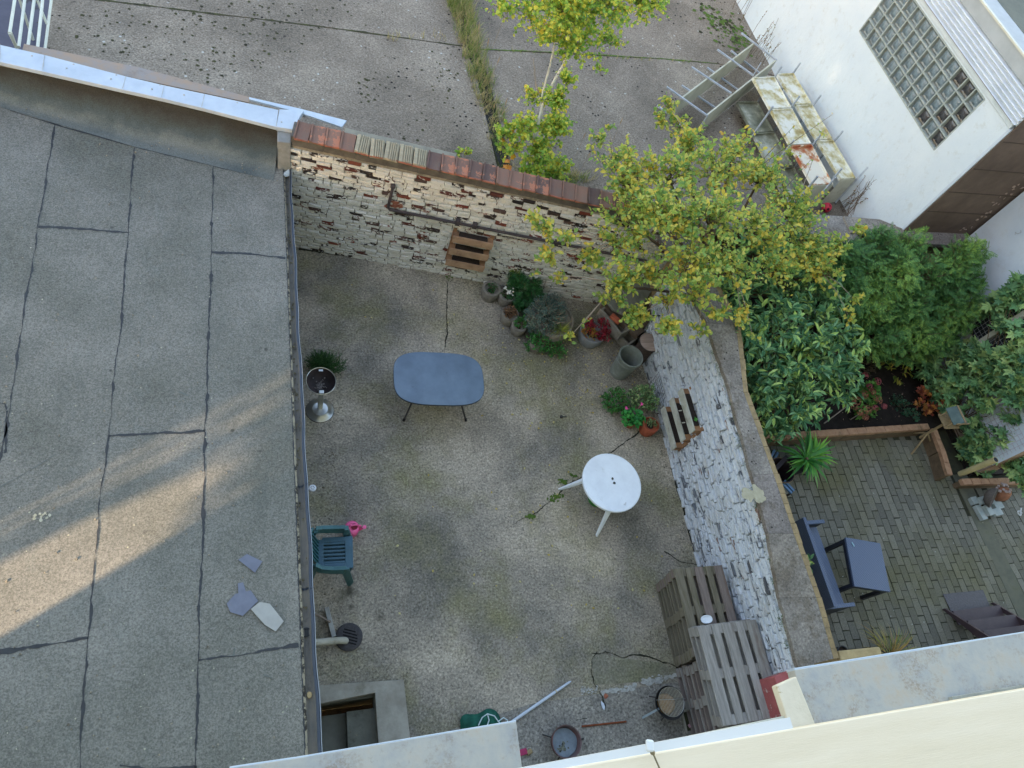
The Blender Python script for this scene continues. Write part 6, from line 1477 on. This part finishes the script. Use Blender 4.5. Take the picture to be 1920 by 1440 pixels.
for i, l in enumerate(tips):
    e = Vector(l[:3]); n_ = min(main, key=lambda q: (Vector(q[:3])-e).length); s = Vector(n_[:3]); mid = s.lerp(e, .5)+Vector((0, 0, .05)); MB().tube([s, mid, e], [.008, .006, .004], 5).build('long_twig', m_pale, t, smooth=True)
# long shoots reaching over the shelving
mb = MB(); P_, D_, N_, L_, W_ = [], [], [], [], []
for a_, b_, z in (((1400, 330), (1560, 215), 3.3), ((1430, 300), (1490, 235), 3.3), ((1440, 340), (1500, 290), 3.2), ((1430, 400), (1520, 300), 3.2)):
    a = at(*a_, z)-tb; b = at(*b_, z+.1)-tb; mb.tube([a, a.lerp(b, .5)+Vector((0, 0, .03)), b], [.006, .005, .003], 5)
    for i in range(9): 
        s = .25+.75*i/8; P_.append(a.lerp(b, s)); D_.append(rv()); N_.append(Vector((0, 0, 1))+rv()*.4); L_.append(U(.045, .065)); W_.append(.035)
mb.build('shoot', m_bark, t); leafmesh('shoot_leaves', P_, D_, N_, L_, W_, m_yl, t)

# ================================================================== laurel, conifers, climber in the garden bed
tb = Vector((8.9, 5.7, .1)); t = thing('laurel_bush', 'big glossy dark green laurel bush over the stone coping', 'bush', tb)
m_lau = leafmat('laurel_leaf', [(.25, C('#365f42', 1.3)), (.42, C('#527d58', 1.3)), (.57, C('#70986c', 1.3)), (.76, C('#a3bd6c', 1.3))], .3, 1.5, .15, .55)
lau = LB([(1380, 620, 2.0, .28), (1400, 560, 2.1, .34), (1470, 530, 2.2, .36), (1530, 560, 2.1, .34), (1450, 620, 2.0, .4), (1530, 640, 1.9, .38), (1585, 640, 1.7, .26), (1420, 690, 1.7, .36), (1500, 700, 1.6, .4), (1560, 700, 1.5, .3), (1430, 750, 1.3, .3), (1490, 770, 1.2, .32), (1450, 800, 1.0, .2), (1570, 740, 1.2, .22), (1350, 540, 2.1, .2), (1420, 480, 2.3, .3), (1500, 480, 2.3, .25), (1460, 300, 2.9, .05)], tb)
foliage(t, 'foliage', m_lau, lau, 540, .32, 15, .165, .048, up=.45, spread=.9, woodm=m_bark, base=(0, 0, 0), rmin=.25, rosette=True, limr=.03)
MB().lathe([(.05, 0), (.04, .6), (.02, 1.2)], 8).build('trunk', m_bark, t, smooth=True)
m_thu = leafmat('thuja', [(.25, C('#2c5534', 1.05)), (.42, C('#436f3e', 1.05)), (.58, C('#5f8846', 1.1)), (.76, C('#8aa84e', 1.2))], .7, 1.3, .2, .3)
for lab, tb, l in (('broad bright green conifer in the middle of the garden bed', Vector((11.2, 6.6, .1)), [(1640, 465, 2.35, .25, .35), (1700, 470, 2.3, .22, .3), (1605, 510, 2.1, .3, .4), (1665, 520, 2.2, .36, .5), (1725, 520, 2.1, .24, .4), (1620, 570, 1.8, .36, .5), (1685, 580, 1.7, .38, .5), (1640, 630, 1.3, .36, .5), (1700, 640, 1.2, .34, .5), (1580, 560, 1.9, .25, .4), (1570, 480, 2.1, .2, .3)]),
                  ('smaller green conifer leaning against the white house wall', Vector((12.3, 6.2, .1)), [(1790, 490, 2.3, .2, .3), (1820, 478, 2.45, .16, .2), (1765, 530, 2.0, .3, .4), (1800, 540, 2.0, .22, .4), (1750, 580, 1.6, .3, .5), (1785, 600, 1.5, .22, .4), (1740, 630, 1.2, .28, .4)])):
    t = thing('conifer', lab, 'conifer', tb, 0, 'conifers by the stone wall')
    L = LB(l, tb)
    foliage(t, 'foliage', m_thu, L, 1150 if 'broad' in lab else 700, .32, 7, .17, .12, FROND, up=.45, spread=1.0, woodm=m_bark, base=(0, 0, 0), rmin=.35, nup=.9)
    MB().lathe([(.06, 0), (.05, .8), (.02, 1.7)], 8).build('trunk', m_bark, t, smooth=True)
# climber on the white house
tb = Vector((12.6, 4.6, .1)); t = thing('maple_climber', 'broad-leaved green climber with lobed leaves against the white house', 'climbing plant', tb)
m_map = leafmat('lobed_leaf', [(.25, C('#42664a', 1.3)), (.42, C('#5c8458', 1.3)), (.58, C('#759966', 1.3)), (.76, C('#9bb070', 1.3))], .5, 1.8, .2, .5)
def LX(lst, x0): 
    o = []
    for (x, y, r, *xx) in lst:
        p = at_x(x, y, xx[0] if xx else x0)-tb; o.append((p.x, p.y, p.z, .16, r, r))
    return o
clim = LX([(1770, 640, .22), (1800, 670, .32), (1740, 690, .22, 12.2), (1845, 690, .36), (1895, 690, .38), (1780, 720, .3, 12.3), (1840, 745, .3), (1900, 740, .28), (1750, 740, .22, 12.2), (1820, 810, .25, 12.6), (1850, 845, .25, 12.8), (1905, 780, .14, 12.9), (1820, 850, .2, 12.7), (1905, 870, .25, 13.1), (1915, 900, .2, 13.1), (1880, 820, .16, 12.8), (1900, 560, .2, 12.55), (1865, 575, .15, 12.6), (1830, 580, .12, 12.6), (1915, 530, .16, 12.5), (1880, 610, .12, 12.6), (1905, 630, .14), (1930, 700, .4), (1780, 775, .12, 12.4), (1835, 880, .14, 12.9)], 12.5)
foliage(t, 'foliage', m_map, clim, 560, .26, 6, .18, .16, MAPLE, up=.5, spread=.5, woodm=m_bark, rmin=.2, nup=1.3, ld=.5, base=(.1, 0, 0), limr=.012)
p = at(1745, 750, .4); t = thing('red_leaf_shrub', 'red and orange autumn shrub beside the climber', 'shrub', (p.x, p.y, 0))
foliage(t, 'leaves', lf('autumn_red', ['#7a3f3a', '#a3563f', '#c1833c', '#8a6a3a']), [(0, 0, .35, .25, .25, .2), (.2, .1, .45, .2, .2, .15), (-.1, -.12, .3, .14, .14, .12)], 70, .14, 5, .08, .06, MAPLE, up=.5, woodm=m_bark)
p = at(1625, 762, .3); t = thing('hydrangea', 'hydrangea with rusty brown faded flower heads', 'shrub', (p.x, p.y, 0))
foliage(t, 'leaves', lf('hydrangea_leaf', ['#3d6b33', '#5f9440', '#7fae55']), [(0, .05, .25, .25, .28, .16), (.2, .3, .3, .2, .2, .14)], 45, .14, 5, .11, .075, up=.6, woodm=m_bark)
m_hy = lf('faded_blossom', ['#7a4a3e', '#9c6a52', '#b5826a'], .8)
m_hp = lf('pink_blossom_head', ['#8d4a52', '#a35a60', '#b06a68'], .8)
for i, (x, y, z, r, mm) in enumerate(((1605, 752, .5, .1, 0), (1620, 740, .5, .09, 0), (1645, 750, .5, .1, 0), (1625, 768, .5, .1, 0), (1610, 772, .45, .09, 0), (1600, 760, .4, .09, 0), (1635, 735, .5, .08, 0), (1622, 704, .5, .07, 1), (1645, 715, .5, .08, 1), (1630, 725, .5, .07, 1), (1640, 765, .4, .07, 1), (1658, 762, .4, .06, 1), (1622, 782, .4, .07, 0))):
    q = at(x, y, z)-Vector(t.location); P_, D_, N_, L_, W_ = [], [], [], [], []
    for k in range(60):
        d = rv(); d.z = abs(d.z)*.8+.05; P_.append(q+d*r*.9); N_.append(d); D_.append(d.cross(rv())); L_.append(.028); W_.append(.026)
    leafmesh('flower_head', P_, D_, N_, L_, W_, m_hp if mm else m_hy, t)
p = at(1628, 672, .5); t = thing('grey_bush', 'small brown-grey bush in the dark bed behind the hydrangea', 'bush', (p.x, p.y, 0)); foliage(t, 'foliage', lf('dusty', ['#4a4a3c', '#62604e', '#7a765e']), [(0, 0, .35, .25, .3, .28)], 190, .1, 8, .03, .014, woodm=m_bark)
p = at(1683, 690, .4); t = thing('yellow_leaf_plant', 'young plant with long yellow-green leaves in the dark bed', 'plant', (p.x, p.y, 0)); foliage(t, 'leaves', lf('lime_long', ['#5f7a34', '#8c9a40', '#b39a45']), [(0, 0, .3, .28, .25, .15), (.2, .25, .35, .2, .2, .1)], 22, .15, 6, .13, .05, up=.3, woodm=m_bark, rosette=True)
p = at(1697, 762, .2); t = thing('low_shrub', 'low dark green shrublet near the corner of the brick edging', 'shrub', (p.x, p.y, 0)); foliage(t, 'foliage', lf('deep_green', ['#1f4a38', '#316048', '#437553']), [(0, 0, .15, .14, .16, .1), (.15, -.15, .14, .14, .14, .1), (-.1, .15, .15, .12, .14, .1)], 110, .1, 6, .045, .02, woodm=m_bark)
p = at(1560, 670, .3); t = thing('brown_heath', 'withered purple-brown flower tuft under the laurel', 'plant', (p.x, p.y, 0)); foliage(t, 'foliage', g_brown, [(0, 0, .3, .2, .2, .15)], 60, .1, 6, .03, .015, woodm=m_bark)
o = at(1545, 794, .12); q = at(1590, 760, .35); s_ = MB().tube([(0, 0, 0), q-o], .012, 6).build('garden_stake', simple('stake_wood', '#8f877c', '#7d756b', 9, .9), loc=o); tag(s_, 'long thin grey stake leaning in the bed beside the hydrangea', 'stake')
o = at(1594, 787, .12); q = at(1612, 776, .25); s_ = MB().tube([(0, 0, 0), q-o], .009, 6).build('garden_stake', bpy.data.materials['stake_wood'], loc=o); tag(s_, 'short thin stake just in front of the hydrangea', 'stake')
P_, D_, N_, L_, W_ = [], [], [], [], []
for i in range(110):
    q = at(U(1540, 1740), U(690, 800), .1); P_.append(q+Vector((0, 0, .01))); D_.append(rv()); N_.append(Vector((0, 0, 1))+rv()*.3); s_ = U(.02, .06); L_.append(s_); W_.append(s_*.6)
tag(leafmesh('bed_litter', P_, D_, N_, L_, W_, lf('litter_leaf', ['#4a3d33', '#7d6a5c', '#a39388'], .9)), kind='stuff')
# brick edging of the bed
m_edge = simple('edging_brick', '#a8876b', '#8f7058', 9, .9, .5, 40, dirt='#6b6048', dsc=5)
def edging(lab, pts, z, group='low brick edgings of the garden bed'):
    t = thing('brick_edging', lab, 'edging', (*at(*pts[0], z)[:2], 0), 0, group); O = Vector(t.location)
    for (a_, b_) in zip(pts[:-1], pts[1:]):
        a = at(*a_, z)-O; b = at(*b_, z)-O; L = (Vector((b.x, b.y))-Vector((a.x, a.y))).length; n = max(2, round(L/.23)); ang = math.atan2(b.y-a.y, b.x-a.x)
        mb = MB()
        for i in range(n):
            c = a.lerp(b, (i+.5)/n); mb.box((c.x, c.y, z-.035), (L/n-.008, .12, .075), ang+U(-.02, .02), j=.005)
        mb.build('brick_course', m_edge, t); c = a.lerp(b, .5); MB().box((c.x, c.y, (z-.07)/2-.02), (L-.02, .09, z-.05), ang).build('brick_base', simple('edging_base', '#6f5f4b', '#5b4e3f', 7, .95, .6, 20) if 'edging_base' not in bpy.data.materials else bpy.data.materials['edging_base'], t)
edging('long straight low brick edging between the dark bed and the patio', [(1432, 820), (1590, 809), (1742, 799)], .33)
edging('short brick edging running down beside the patio corner', [(1752, 803), (1768, 845), (1782, 890)], .33)
edging('low brick edging right of the yellow pipe', [(1805, 903), (1935, 901)], .25)
a = at(1800, 889, .1); b = at_x(1867, 862, a.x); t = thing('yellow_pipe', 'open-ended cream yellow plastic pipe standing beside the brick edging', 'pipe', a); b = b-a
MB().tube([(0, 0, 0), b*.5, b], .055, 16, cap=False).build('pipe', simple('yellowed_plastic', '#c2b88a', '#b0a67a', 4, .6), t, smooth=True)
MB().tube([b*.80, b*.998], .048, 16).build('pipe_opening', simple('pipe_dark', '#20242c'), t, smooth=True); MB().lathe([(.055, -.01), (.058, 0), (.048, .002)], 16, b, close=True).build('pipe_rim', bpy.data.materials['yellowed_plastic'], t, smooth=True)

# bird table
p0 = at(1745, 855, 0); tt_ = at(1785, 788, 1.0); t = thing('bird_table', 'wooden bird table with a green felt roof on a three-legged stand', 'bird table', (tt_.x-.1, tt_.y, 0))
O = Vector(t.location); m_bw = simple('bird_table_wood', '#9c8a68', '#86765a', 6, .85, .4, 30, dirt='#6c6250', dsc=4, stretch=(6, 6, 1))
c_ = Vector((.06, 0, .0))
MB().tube([c_+Vector((0, 0, .25)), c_+Vector((0, 0, .95))], .025, 6).build('pole', m_bw, t)
for q in (at(1708, 852, 0), at(1703, 812, 0), at(1745, 835, 0)): 
    q = q-O; MB().tube([c_+Vector((0, 0, .45)), (q.x, q.y, .01)], .018, 6).build('leg', m_bw, t)
MB().box(c_+Vector((0, 0, .96)), (.34, .3, .02)).build('tray', m_bw, t)
for sx in (-1, 1):
    for sy in (-1, 1): MB().box(c_+Vector((sx*.14, sy*.11, 1.06)), (.022, .022, .2)).build('post', m_bw, t)
m_rg = simple('green_roof_felt', '#5d6f6d', '#4d5e5d', 9, .9, .4, 40)
for s in (-1, 1):
    MB().solid([c_+Vector((0, -.17, 1.26)), c_+Vector((s*.17, -.17, 1.16)), c_+Vector((s*.17, .17, 1.16)), c_+Vector((0, .17, 1.26))][::s], [c_+Vector((0, -.17, 1.245)), c_+Vector((s*.17, -.17, 1.145)), c_+Vector((s*.17, .17, 1.145)), c_+Vector((0, .17, 1.245))][::s]).build('roof', m_rg, t)
MB().box(c_+Vector((0, 0, 1.262)), (.03, .35, .014)).box(c_+Vector((-.0, -.172, 1.2)), (.3, .012, .03)).build('ridge_board', m_bw, t)

# ornament and bricks right of the path
p = at(1852, 950, .1); t = thing('brick_plinth', 'pale painted bricks laid as a low plinth on the path', 'bricks', (p.x, p.y, 0)); m_pb = simple('pale_painted_brick', '#8f9c9c', '#a3acaa', 9, .85, .4, 40)
mb = MB()
for i, (dx, dy, z) in enumerate(((-.22, .14, .05), (-.2, -.02, .05), (-.18, -.16, .05), (-.1, .12, .13), (-.07, -.08, .13), (.08, .1, .12), (.12, -.12, .12), (.22, .0, .12))): mb.box((dx, dy, z), (.14 if i < 5 else .2, .14 if i != 4 else .2, .08), .12, j=.006)
mb.build('brick', m_pb, t, bev=.005)
p = at(1860, 928, .4); o = MB(); Rm = Matrix.Rotation(.9, 3, 'X')@Matrix.Rotation(.5, 3, 'Y')
o.lathe([(.0, -.08), (.1, -.06), (.17, .0), (.2, .08), (.19, .085), (.15, .02), (.08, -.03), (0, -.04)], 28); o.v = [tuple(Rm@Vector(q)) for q in o.v]
tag(o.build('stone_bowl', simple('ribbed_stone', '#6b6560', '#57524d', 14, .9, .6, 30, stretch=(1, 8, 1)), loc=(p.x, p.y, .33), smooth=True), 'brownish bowl-shaped stone ornament tipped over on the pale bricks', 'ornament')
p = at(1888, 922, .4); t = thing('garden_ornament', 'reddish carved ornament with a pale knobbly top beside the tipped bowl', 'ornament', (p.x, p.y, .3))
mb = MB().lathe([(0, -.2), (.09, -.16), (.13, -.04), (.13, .05), (.09, .12), (0, .15)], 16, wob=.06); mb.build('carved_body', simple('terracotta_worn', '#9a6a50', '#7d5a48', 9, .9, .6, 20), t, smooth=True)
mb = MB()
for i in range(26): d = rv(); d.z = abs(d.z); mb.lathe([(0, -.03), (.03, 0), (0, .03)], 7, d*.13+Vector((-.03, .04, .05)))
mb.build('knobs', simple('pale_knobs', '#a59a98', '#857874', 20, .9), t, smooth=True)
a = at(1912, 963, .3); o = MB().tube([Vector((math.cos(k*.5)*.06*(1-k*.05), math.sin(k*.5)*.06*(1-k*.05), 0)) for k in range(14)]+[Vector((.1, .1, 0))], .012, 6).build('iron_scroll', simple('white_scroll', '#b7bcbc'), loc=a, smooth=True); tag(o, 'white curled metal scroll at the right edge of the picture', 'scroll')
# rocks of the path, white crumbs
P_, D_, N_, L_, W_ = [], [], [], [], []
for i in range(60):
    q = at(U(1480, 1910), U(840, 1190), 0)
    if q.x > 6.9: P_.append(q+Vector((0, 0, .012))); D_.append(rv()); N_.append(Vector((0, 0, 1))); L_.append(U(.015, .035)); W_.append(.015)
tag(leafmesh('patio_crumbs', P_, D_, N_, L_, W_, simple('pale_crumb', '#a7aca4')), kind='stuff')

# ---------------------------------------------------------------- neighbour's rattan set
def rattan(name, c1, c2):
    q = MT(name, .45, .5); w1 = q.n.new('ShaderNodeTexChecker'); w1.inputs['Scale'].default_value = 62; w1.inputs[1].default_value = C(c1); w1.inputs[2].default_value = C(c2); q.l.new(q.tc, w1.inputs[0]); q.col(w1.outputs[0]); q.bump(w1.outputs[1], .6, .006); return q.m
m_rat = rattan('rattan_weave', '#42506a', '#5a6b85'); m_rats = rattan('rattan_side', '#20242f', '#2c3340')
sA, sB = at(1497, 976, .66), at(1551, 1142, .66)
t = thing('rattan_bench', 'dark blue-grey rattan bench with low arms behind the dividing wall', 'bench', (sA.x, sB.y, 0), 0)
Lb = sA.y-sB.y; bxm = lambda n_, c, d, m=m_rat, **k: MB().box(c, d).build(n_, m, t, bev=.004, **k)
bxm('seat', (.28, Lb/2, .36), (.5, Lb-.1, .08)); bxm('seat_base', (.28, Lb/2, .2), (.48, Lb-.12, .24), m_rats)
bxm('backrest', (-.0, Lb/2, .42), (.06, Lb, .8)); 
bxm('armrest', (.27, .03, .6), (.52, .06, .05)); bxm('armrest', (.27, Lb-.03, .6), (.52, .06, .05)); bxm('arm_panel', (.27, .03, .3), (.5, .05, .55), m_rats); bxm('arm_panel', (.27, Lb-.03, .3), (.5, .05, .55), m_rats)
q = [at(x, y, .62) for x, y in ((1585, 1007), (1653, 1017), (1668, 1112), (1602, 1099))]; c = sum(q, Vector())/4
rz = math.atan2(q[0].y-q[3].y, q[0].x-q[3].x)-PI/2
t = thing('rattan_table', 'square dark rattan table in front of the rattan bench', 'table', (c.x, c.y, 0), rz)
MB().box((0, 0, .60), (.66, .80, .04)).build('table_top', m_rat, t, bev=.004); MB().box((0, 0, .545), (.64, .78, .07)).build('apron', m_rats, t)
for sx in (-1, 1):
    for sy in (-1, 1): MB().box((sx*.29, sy*.36, .255), (.06, .06, .51)).build('leg', m_rats, t)
a = at(1599, 1021, .625); o = MB().box((0, 0, .006), (.015, .07, .012), .2).build('lighter', simple('pale_blue_plastic', '#9cc3cf'), loc=a); tag(o, 'pale blue lighter lying on the rattan table', 'lighter')
p = at(1520, 1052, .9); t = thing('potted_shoot', 'small glossy green shoot rising beside the rattan bench', 'plant', (p.x-.1, p.y, .0)); foliage(t, 'leaves', m_lau, [(.05, 0, .85, .06, .06, .06)], 5, .1, 6, .13, .045, up=.6, woodm=m_bark, rosette=True); MB().lathe([(.09, 0), (.11, .25), (.1, .25), (.09, .22), (0, .22)], 16).tube([(0, 0, .2), (.05, 0, .85)], .008, 5).build('pot', m_blk, t)
# yucca pots
p = at(1530, 855, .6); t = thing('yucca', 'spiky green yucca in a dark pot beside the bed edging', 'plant', (p.x-.15, p.y, 0))
MB().lathe([(.14, 0), (.18, .34), (.165, .34), (.15, .3), (0, .29)], 20).build('pot', m_blk, t, smooth=True); MB().tube([(0, 0, .28), (.05, 0, .5)], .03, 8).build('stem', m_bark, t)
m_yu = lf('yucca_green', ['#2f6a30', '#4a8f3c', '#7cb84c'], .4, .2)
blades(t, 'leaves', m_yu, (.03, 0, .45), 70, .55, .045, .7, 1.0); blades(t, 'young_leaves', lf('yucca_lime', ['#4f9a35', '#76bb42', '#96cc58'], .4, .25), (.32, .12, .35), 45, .42, .035, .8, .8)
p = at(1465, 883, .35); t = thing('dark_pot', 'large black plant tub with thick rim between wall and yucca', 'pot', (p.x, p.y, 0)); MB().lathe([(.17, 0), (.22, .36), (.235, .38), (.22, .385), (.2, .36), (.18, .05), (0, .05)], 28).build('tub', simple('black_plastic', '#241e22', '#2d262a', 9, .5), t, smooth=True); MB().lathe([(.236, .375), (.24, .382), (.236, .388), (.232, .382)], 28, close=True).build('rim', simple('tan_rim', '#8d7a5e'), t); MB().box((0, .12, .40), (.42, .07, .03), .6).build('cross_slat', bpy.data.materials['black_plastic'], t)
m_bs = simple('blue_slat', '#5f7fa0', '#4f6d8d', 5, .6)
for lab, a_, b_ in (('pair of blue painted slats leaning by the wall above the black tub', (1443, 868), (1453, 848)), ('folded blue metal stool frame on the paving below the black tub', (1466, 905), (1484, 924))):
    a = at(*a_, .25); b = at(*b_, .25); t = thing('folded_chair', lab, 'folding chair', (a.x, a.y, 0), 0); d = b-a; n_ = Vector((-d.y, d.x, 0)).normalized()
    for s in (-.035, .035): MB().solid([n_*(s-.02)+Vector((0, 0, .3)), d+n_*(s-.02)+Vector((0, 0, .3)), d+n_*(s+.02)+Vector((0, 0, .3)), n_*(s+.02)+Vector((0, 0, .3))][::-1], [n_*(s-.02)+Vector((0, 0, .26)), d+n_*(s-.02)+Vector((0, 0, .26)), d+n_*(s+.02)+Vector((0, 0, .26)), n_*(s+.02)+Vector((0, 0, .26))][::-1]).build('slat', m_bs, t)
    for e in (Vector((0, 0, 0)), d): MB().tube([e+n_*-.03+Vector((0, 0, .26)), e+n_*-.05], .01, 6).tube([e+n_*.03+Vector((0, 0, .26)), e+n_*.05], .01, 6).build('leg', m_leg, t)

# dark wooden steps, mat, grass, pot at the house wall
p = at(1812, 1133, .02); t = MB().solid([at(x, y, .02)-p for x, y in ((1768, 1114), (1843, 1106), (1862, 1150), (1790, 1160))][::-1], [at(x, y, .006)-p for x, y in ((1768, 1114), (1843, 1106), (1862, 1150), (1790, 1160))][::-1]).build('door_mat', simple('rubber_mat', '#33323a', '#43434a', 26, .6, .8, 34, spec=.5), loc=p); tag(t, 'dark patterned rubber mat at the foot of the wooden steps', 'mat')
m_dw = simple('dark_stained_wood', '#43363a', '#372c30', 5, .6, .3, 30, spec=.4)
q0, q1 = at(1772, 1141, .05), at(1862, 1128, .05)
t = thing('wooden_steps', 'dark stained wooden steps going up to the house on the patio', 'stairs', (q0.x, q0.y, 0)); Wd = q1.x-q0.x
for x in (0, Wd): MB().solid([(x-.02, 0, .06), (x+.02, 0, .06), (x+.02, -1.1, 1.2), (x-.02, -1.1, 1.2)][::-1], [(x-.02, 0, 0), (x+.02, 0, 0), (x+.02, -1.1, .9), (x-.02, -1.1, .9)][::-1]).build('stringer', m_dw, t)
for i in range(5): MB().box((Wd/2, -.18-i*.2, .2*(i+1)-.05), (Wd-.045, .23, .03)).build('tread', m_dw, t, bev=.003)
p = at(1655, 1222, .15); t = thing('ornamental_grass', 'dry orange and green ornamental grass at the edge of the window sill', 'grass', (p.x, p.y-.1, 0)); blades(t, 'blades', lf('dry_orange', ['#9a7a3a', '#b3935a', '#6f8a3a', '#c0a070'], .8), (0, 0, .25), 200, .5, .010, .9, 1.3, spread0=.2); MB().lathe([(.1, 0), (.14, .26), (.12, .26), (0, .22)], 16).build('pot', m_blk, t)
p = at(1582, 1224, .3); t = thing('black_pot', 'small black pot in the corner below the sandstone block', 'pot', (p.x, p.y, 0)); MB().lathe([(.08, 0), (.11, .3), (.095, .3), (.08, .1), (0, .1)], 20).build('pot', m_blk, t, smooth=True); MB().lathe([(.0, .25), (.093, .25)], 12).build('soil', m_compost, t)

# ================================================================== plants on the lot side of the wall and at the white building
mb = MB(); q = thing('dry_weeds', 'dry weeds and thin stalks along the foot of the white building', 'weeds', at(1420, 110, ZL)); O = Vector(q.location); P_, D_, N_, L_, W_ = [], [], [], [], []
for i in range(34):
    if i < 18: b = at(U(1400, 1440), U(75, 130), ZL)
    elif i < 25: b = at(U(1590, 1602), U(385, 402), ZL)
    else: b = at(U(1372, 1395), U(0, 55), ZL)
    b.x = min(b.x, 11.0); b = b-O; h_ = U(.3, .9); d = Vector((U(-.1, .1), U(-.15, .15), h_)); pts = [b, b+d*.5+Vector((0, U(-.05, .05), 0)), b+d]; mb.tube(pts, [.006, .005, .003], 4)
    for k in range(10): P_.append(pts[1].lerp(pts[2], U(0, 1))); D_.append(rv()); N_.append(rv()); L_.append(U(.02, .05)); W_.append(.02)
mb.build('stalks', m_bark, q); leafmesh('seed_leaves', P_, D_, N_, L_, W_, lf('dry_seed', ['#6a6a3a', '#8a7a5a', '#9a6a60'], .9), q)
mb = MB(); q = thing('bare_twigs', 'bare thin twigs in front of the white wall beside the red football', 'twigs', at(1585, 400, 2.1)); O = Vector(q.location)
for i in range(10):
    b = at(U(1583, 1600), U(398, 410), 2.0)-O; p1 = b
    pts = [b]
    for k in range(4): p1 = p1+Vector((U(-.03, .06), U(.02, .1), U(.1, .22))); pts.append(p1)
    mb.tube(pts, [.006, .005, .004, .003, .002], 4)
    for k in (2, 3): mb.tube([pts[k], pts[k]+rv()*.1+Vector((0, 0, .08))], .0025, 3)
mb.build('twig', m_bark, q)

# ================================================================== unseen block and tree, added to shade the yards and shape the sun patch
t = thing('sun_block', 'unseen tall block added in the west to cut off the sun', 'building', (-20.2, -8.0, 0), math.radians(32)); MB().box((-6, 15, 10), (12, 30, 20.5)).build('wall', m_creamw, t)
SH = Vector((-8.0, -1.3, 0)); t = thing('dapple_tree', 'unseen leafy tree added in the gap to dapple the sun', 'tree', SH)
MB().tube([(-1.7, 0, -1), (-1.6, 0, 2), (-.6, .1, 5.0)], [.16, .13, .08], 8).build('trunk', m_bark, t, smooth=True)
foliage(t, 'crown', m_bl, [(-.6, 0, 5.8, 1.3, 1.0, .8), (.7, .2, 5.65, 1.1, 1.0, .75), (1.7, .6, 5.9, .8, .8, .8), (-1.8, 0, 6.2, 1.2, 1.0, 1.0), (0, 0, 7.2, 2.2, 1.2, 1.0), (0, 0, 8.8, 2.2, 1.2, 1.2), (0, 0, 10.6, 2.0, 1.2, 1.2), (0, 0, 12.2, 1.6, 1.0, 1.0)], 2000, .5, 9, .26, .2, woodm=m_bark, base=(-1.6, 0, 2.5), rmin=.0)
foliage(t, 'low_branches', m_bl, [(.0, .3, 4.66, .9, .4, .2), (.6, .3, 4.5, .6, .4, .22), (.95, .5, 4.15, .22, .3, .3)], 150, .35, 6, .09, .06, woodm=m_bark, rmin=.0, tipname='low_twigs')  # sparse leaves added to break up and fade the sun on the roof
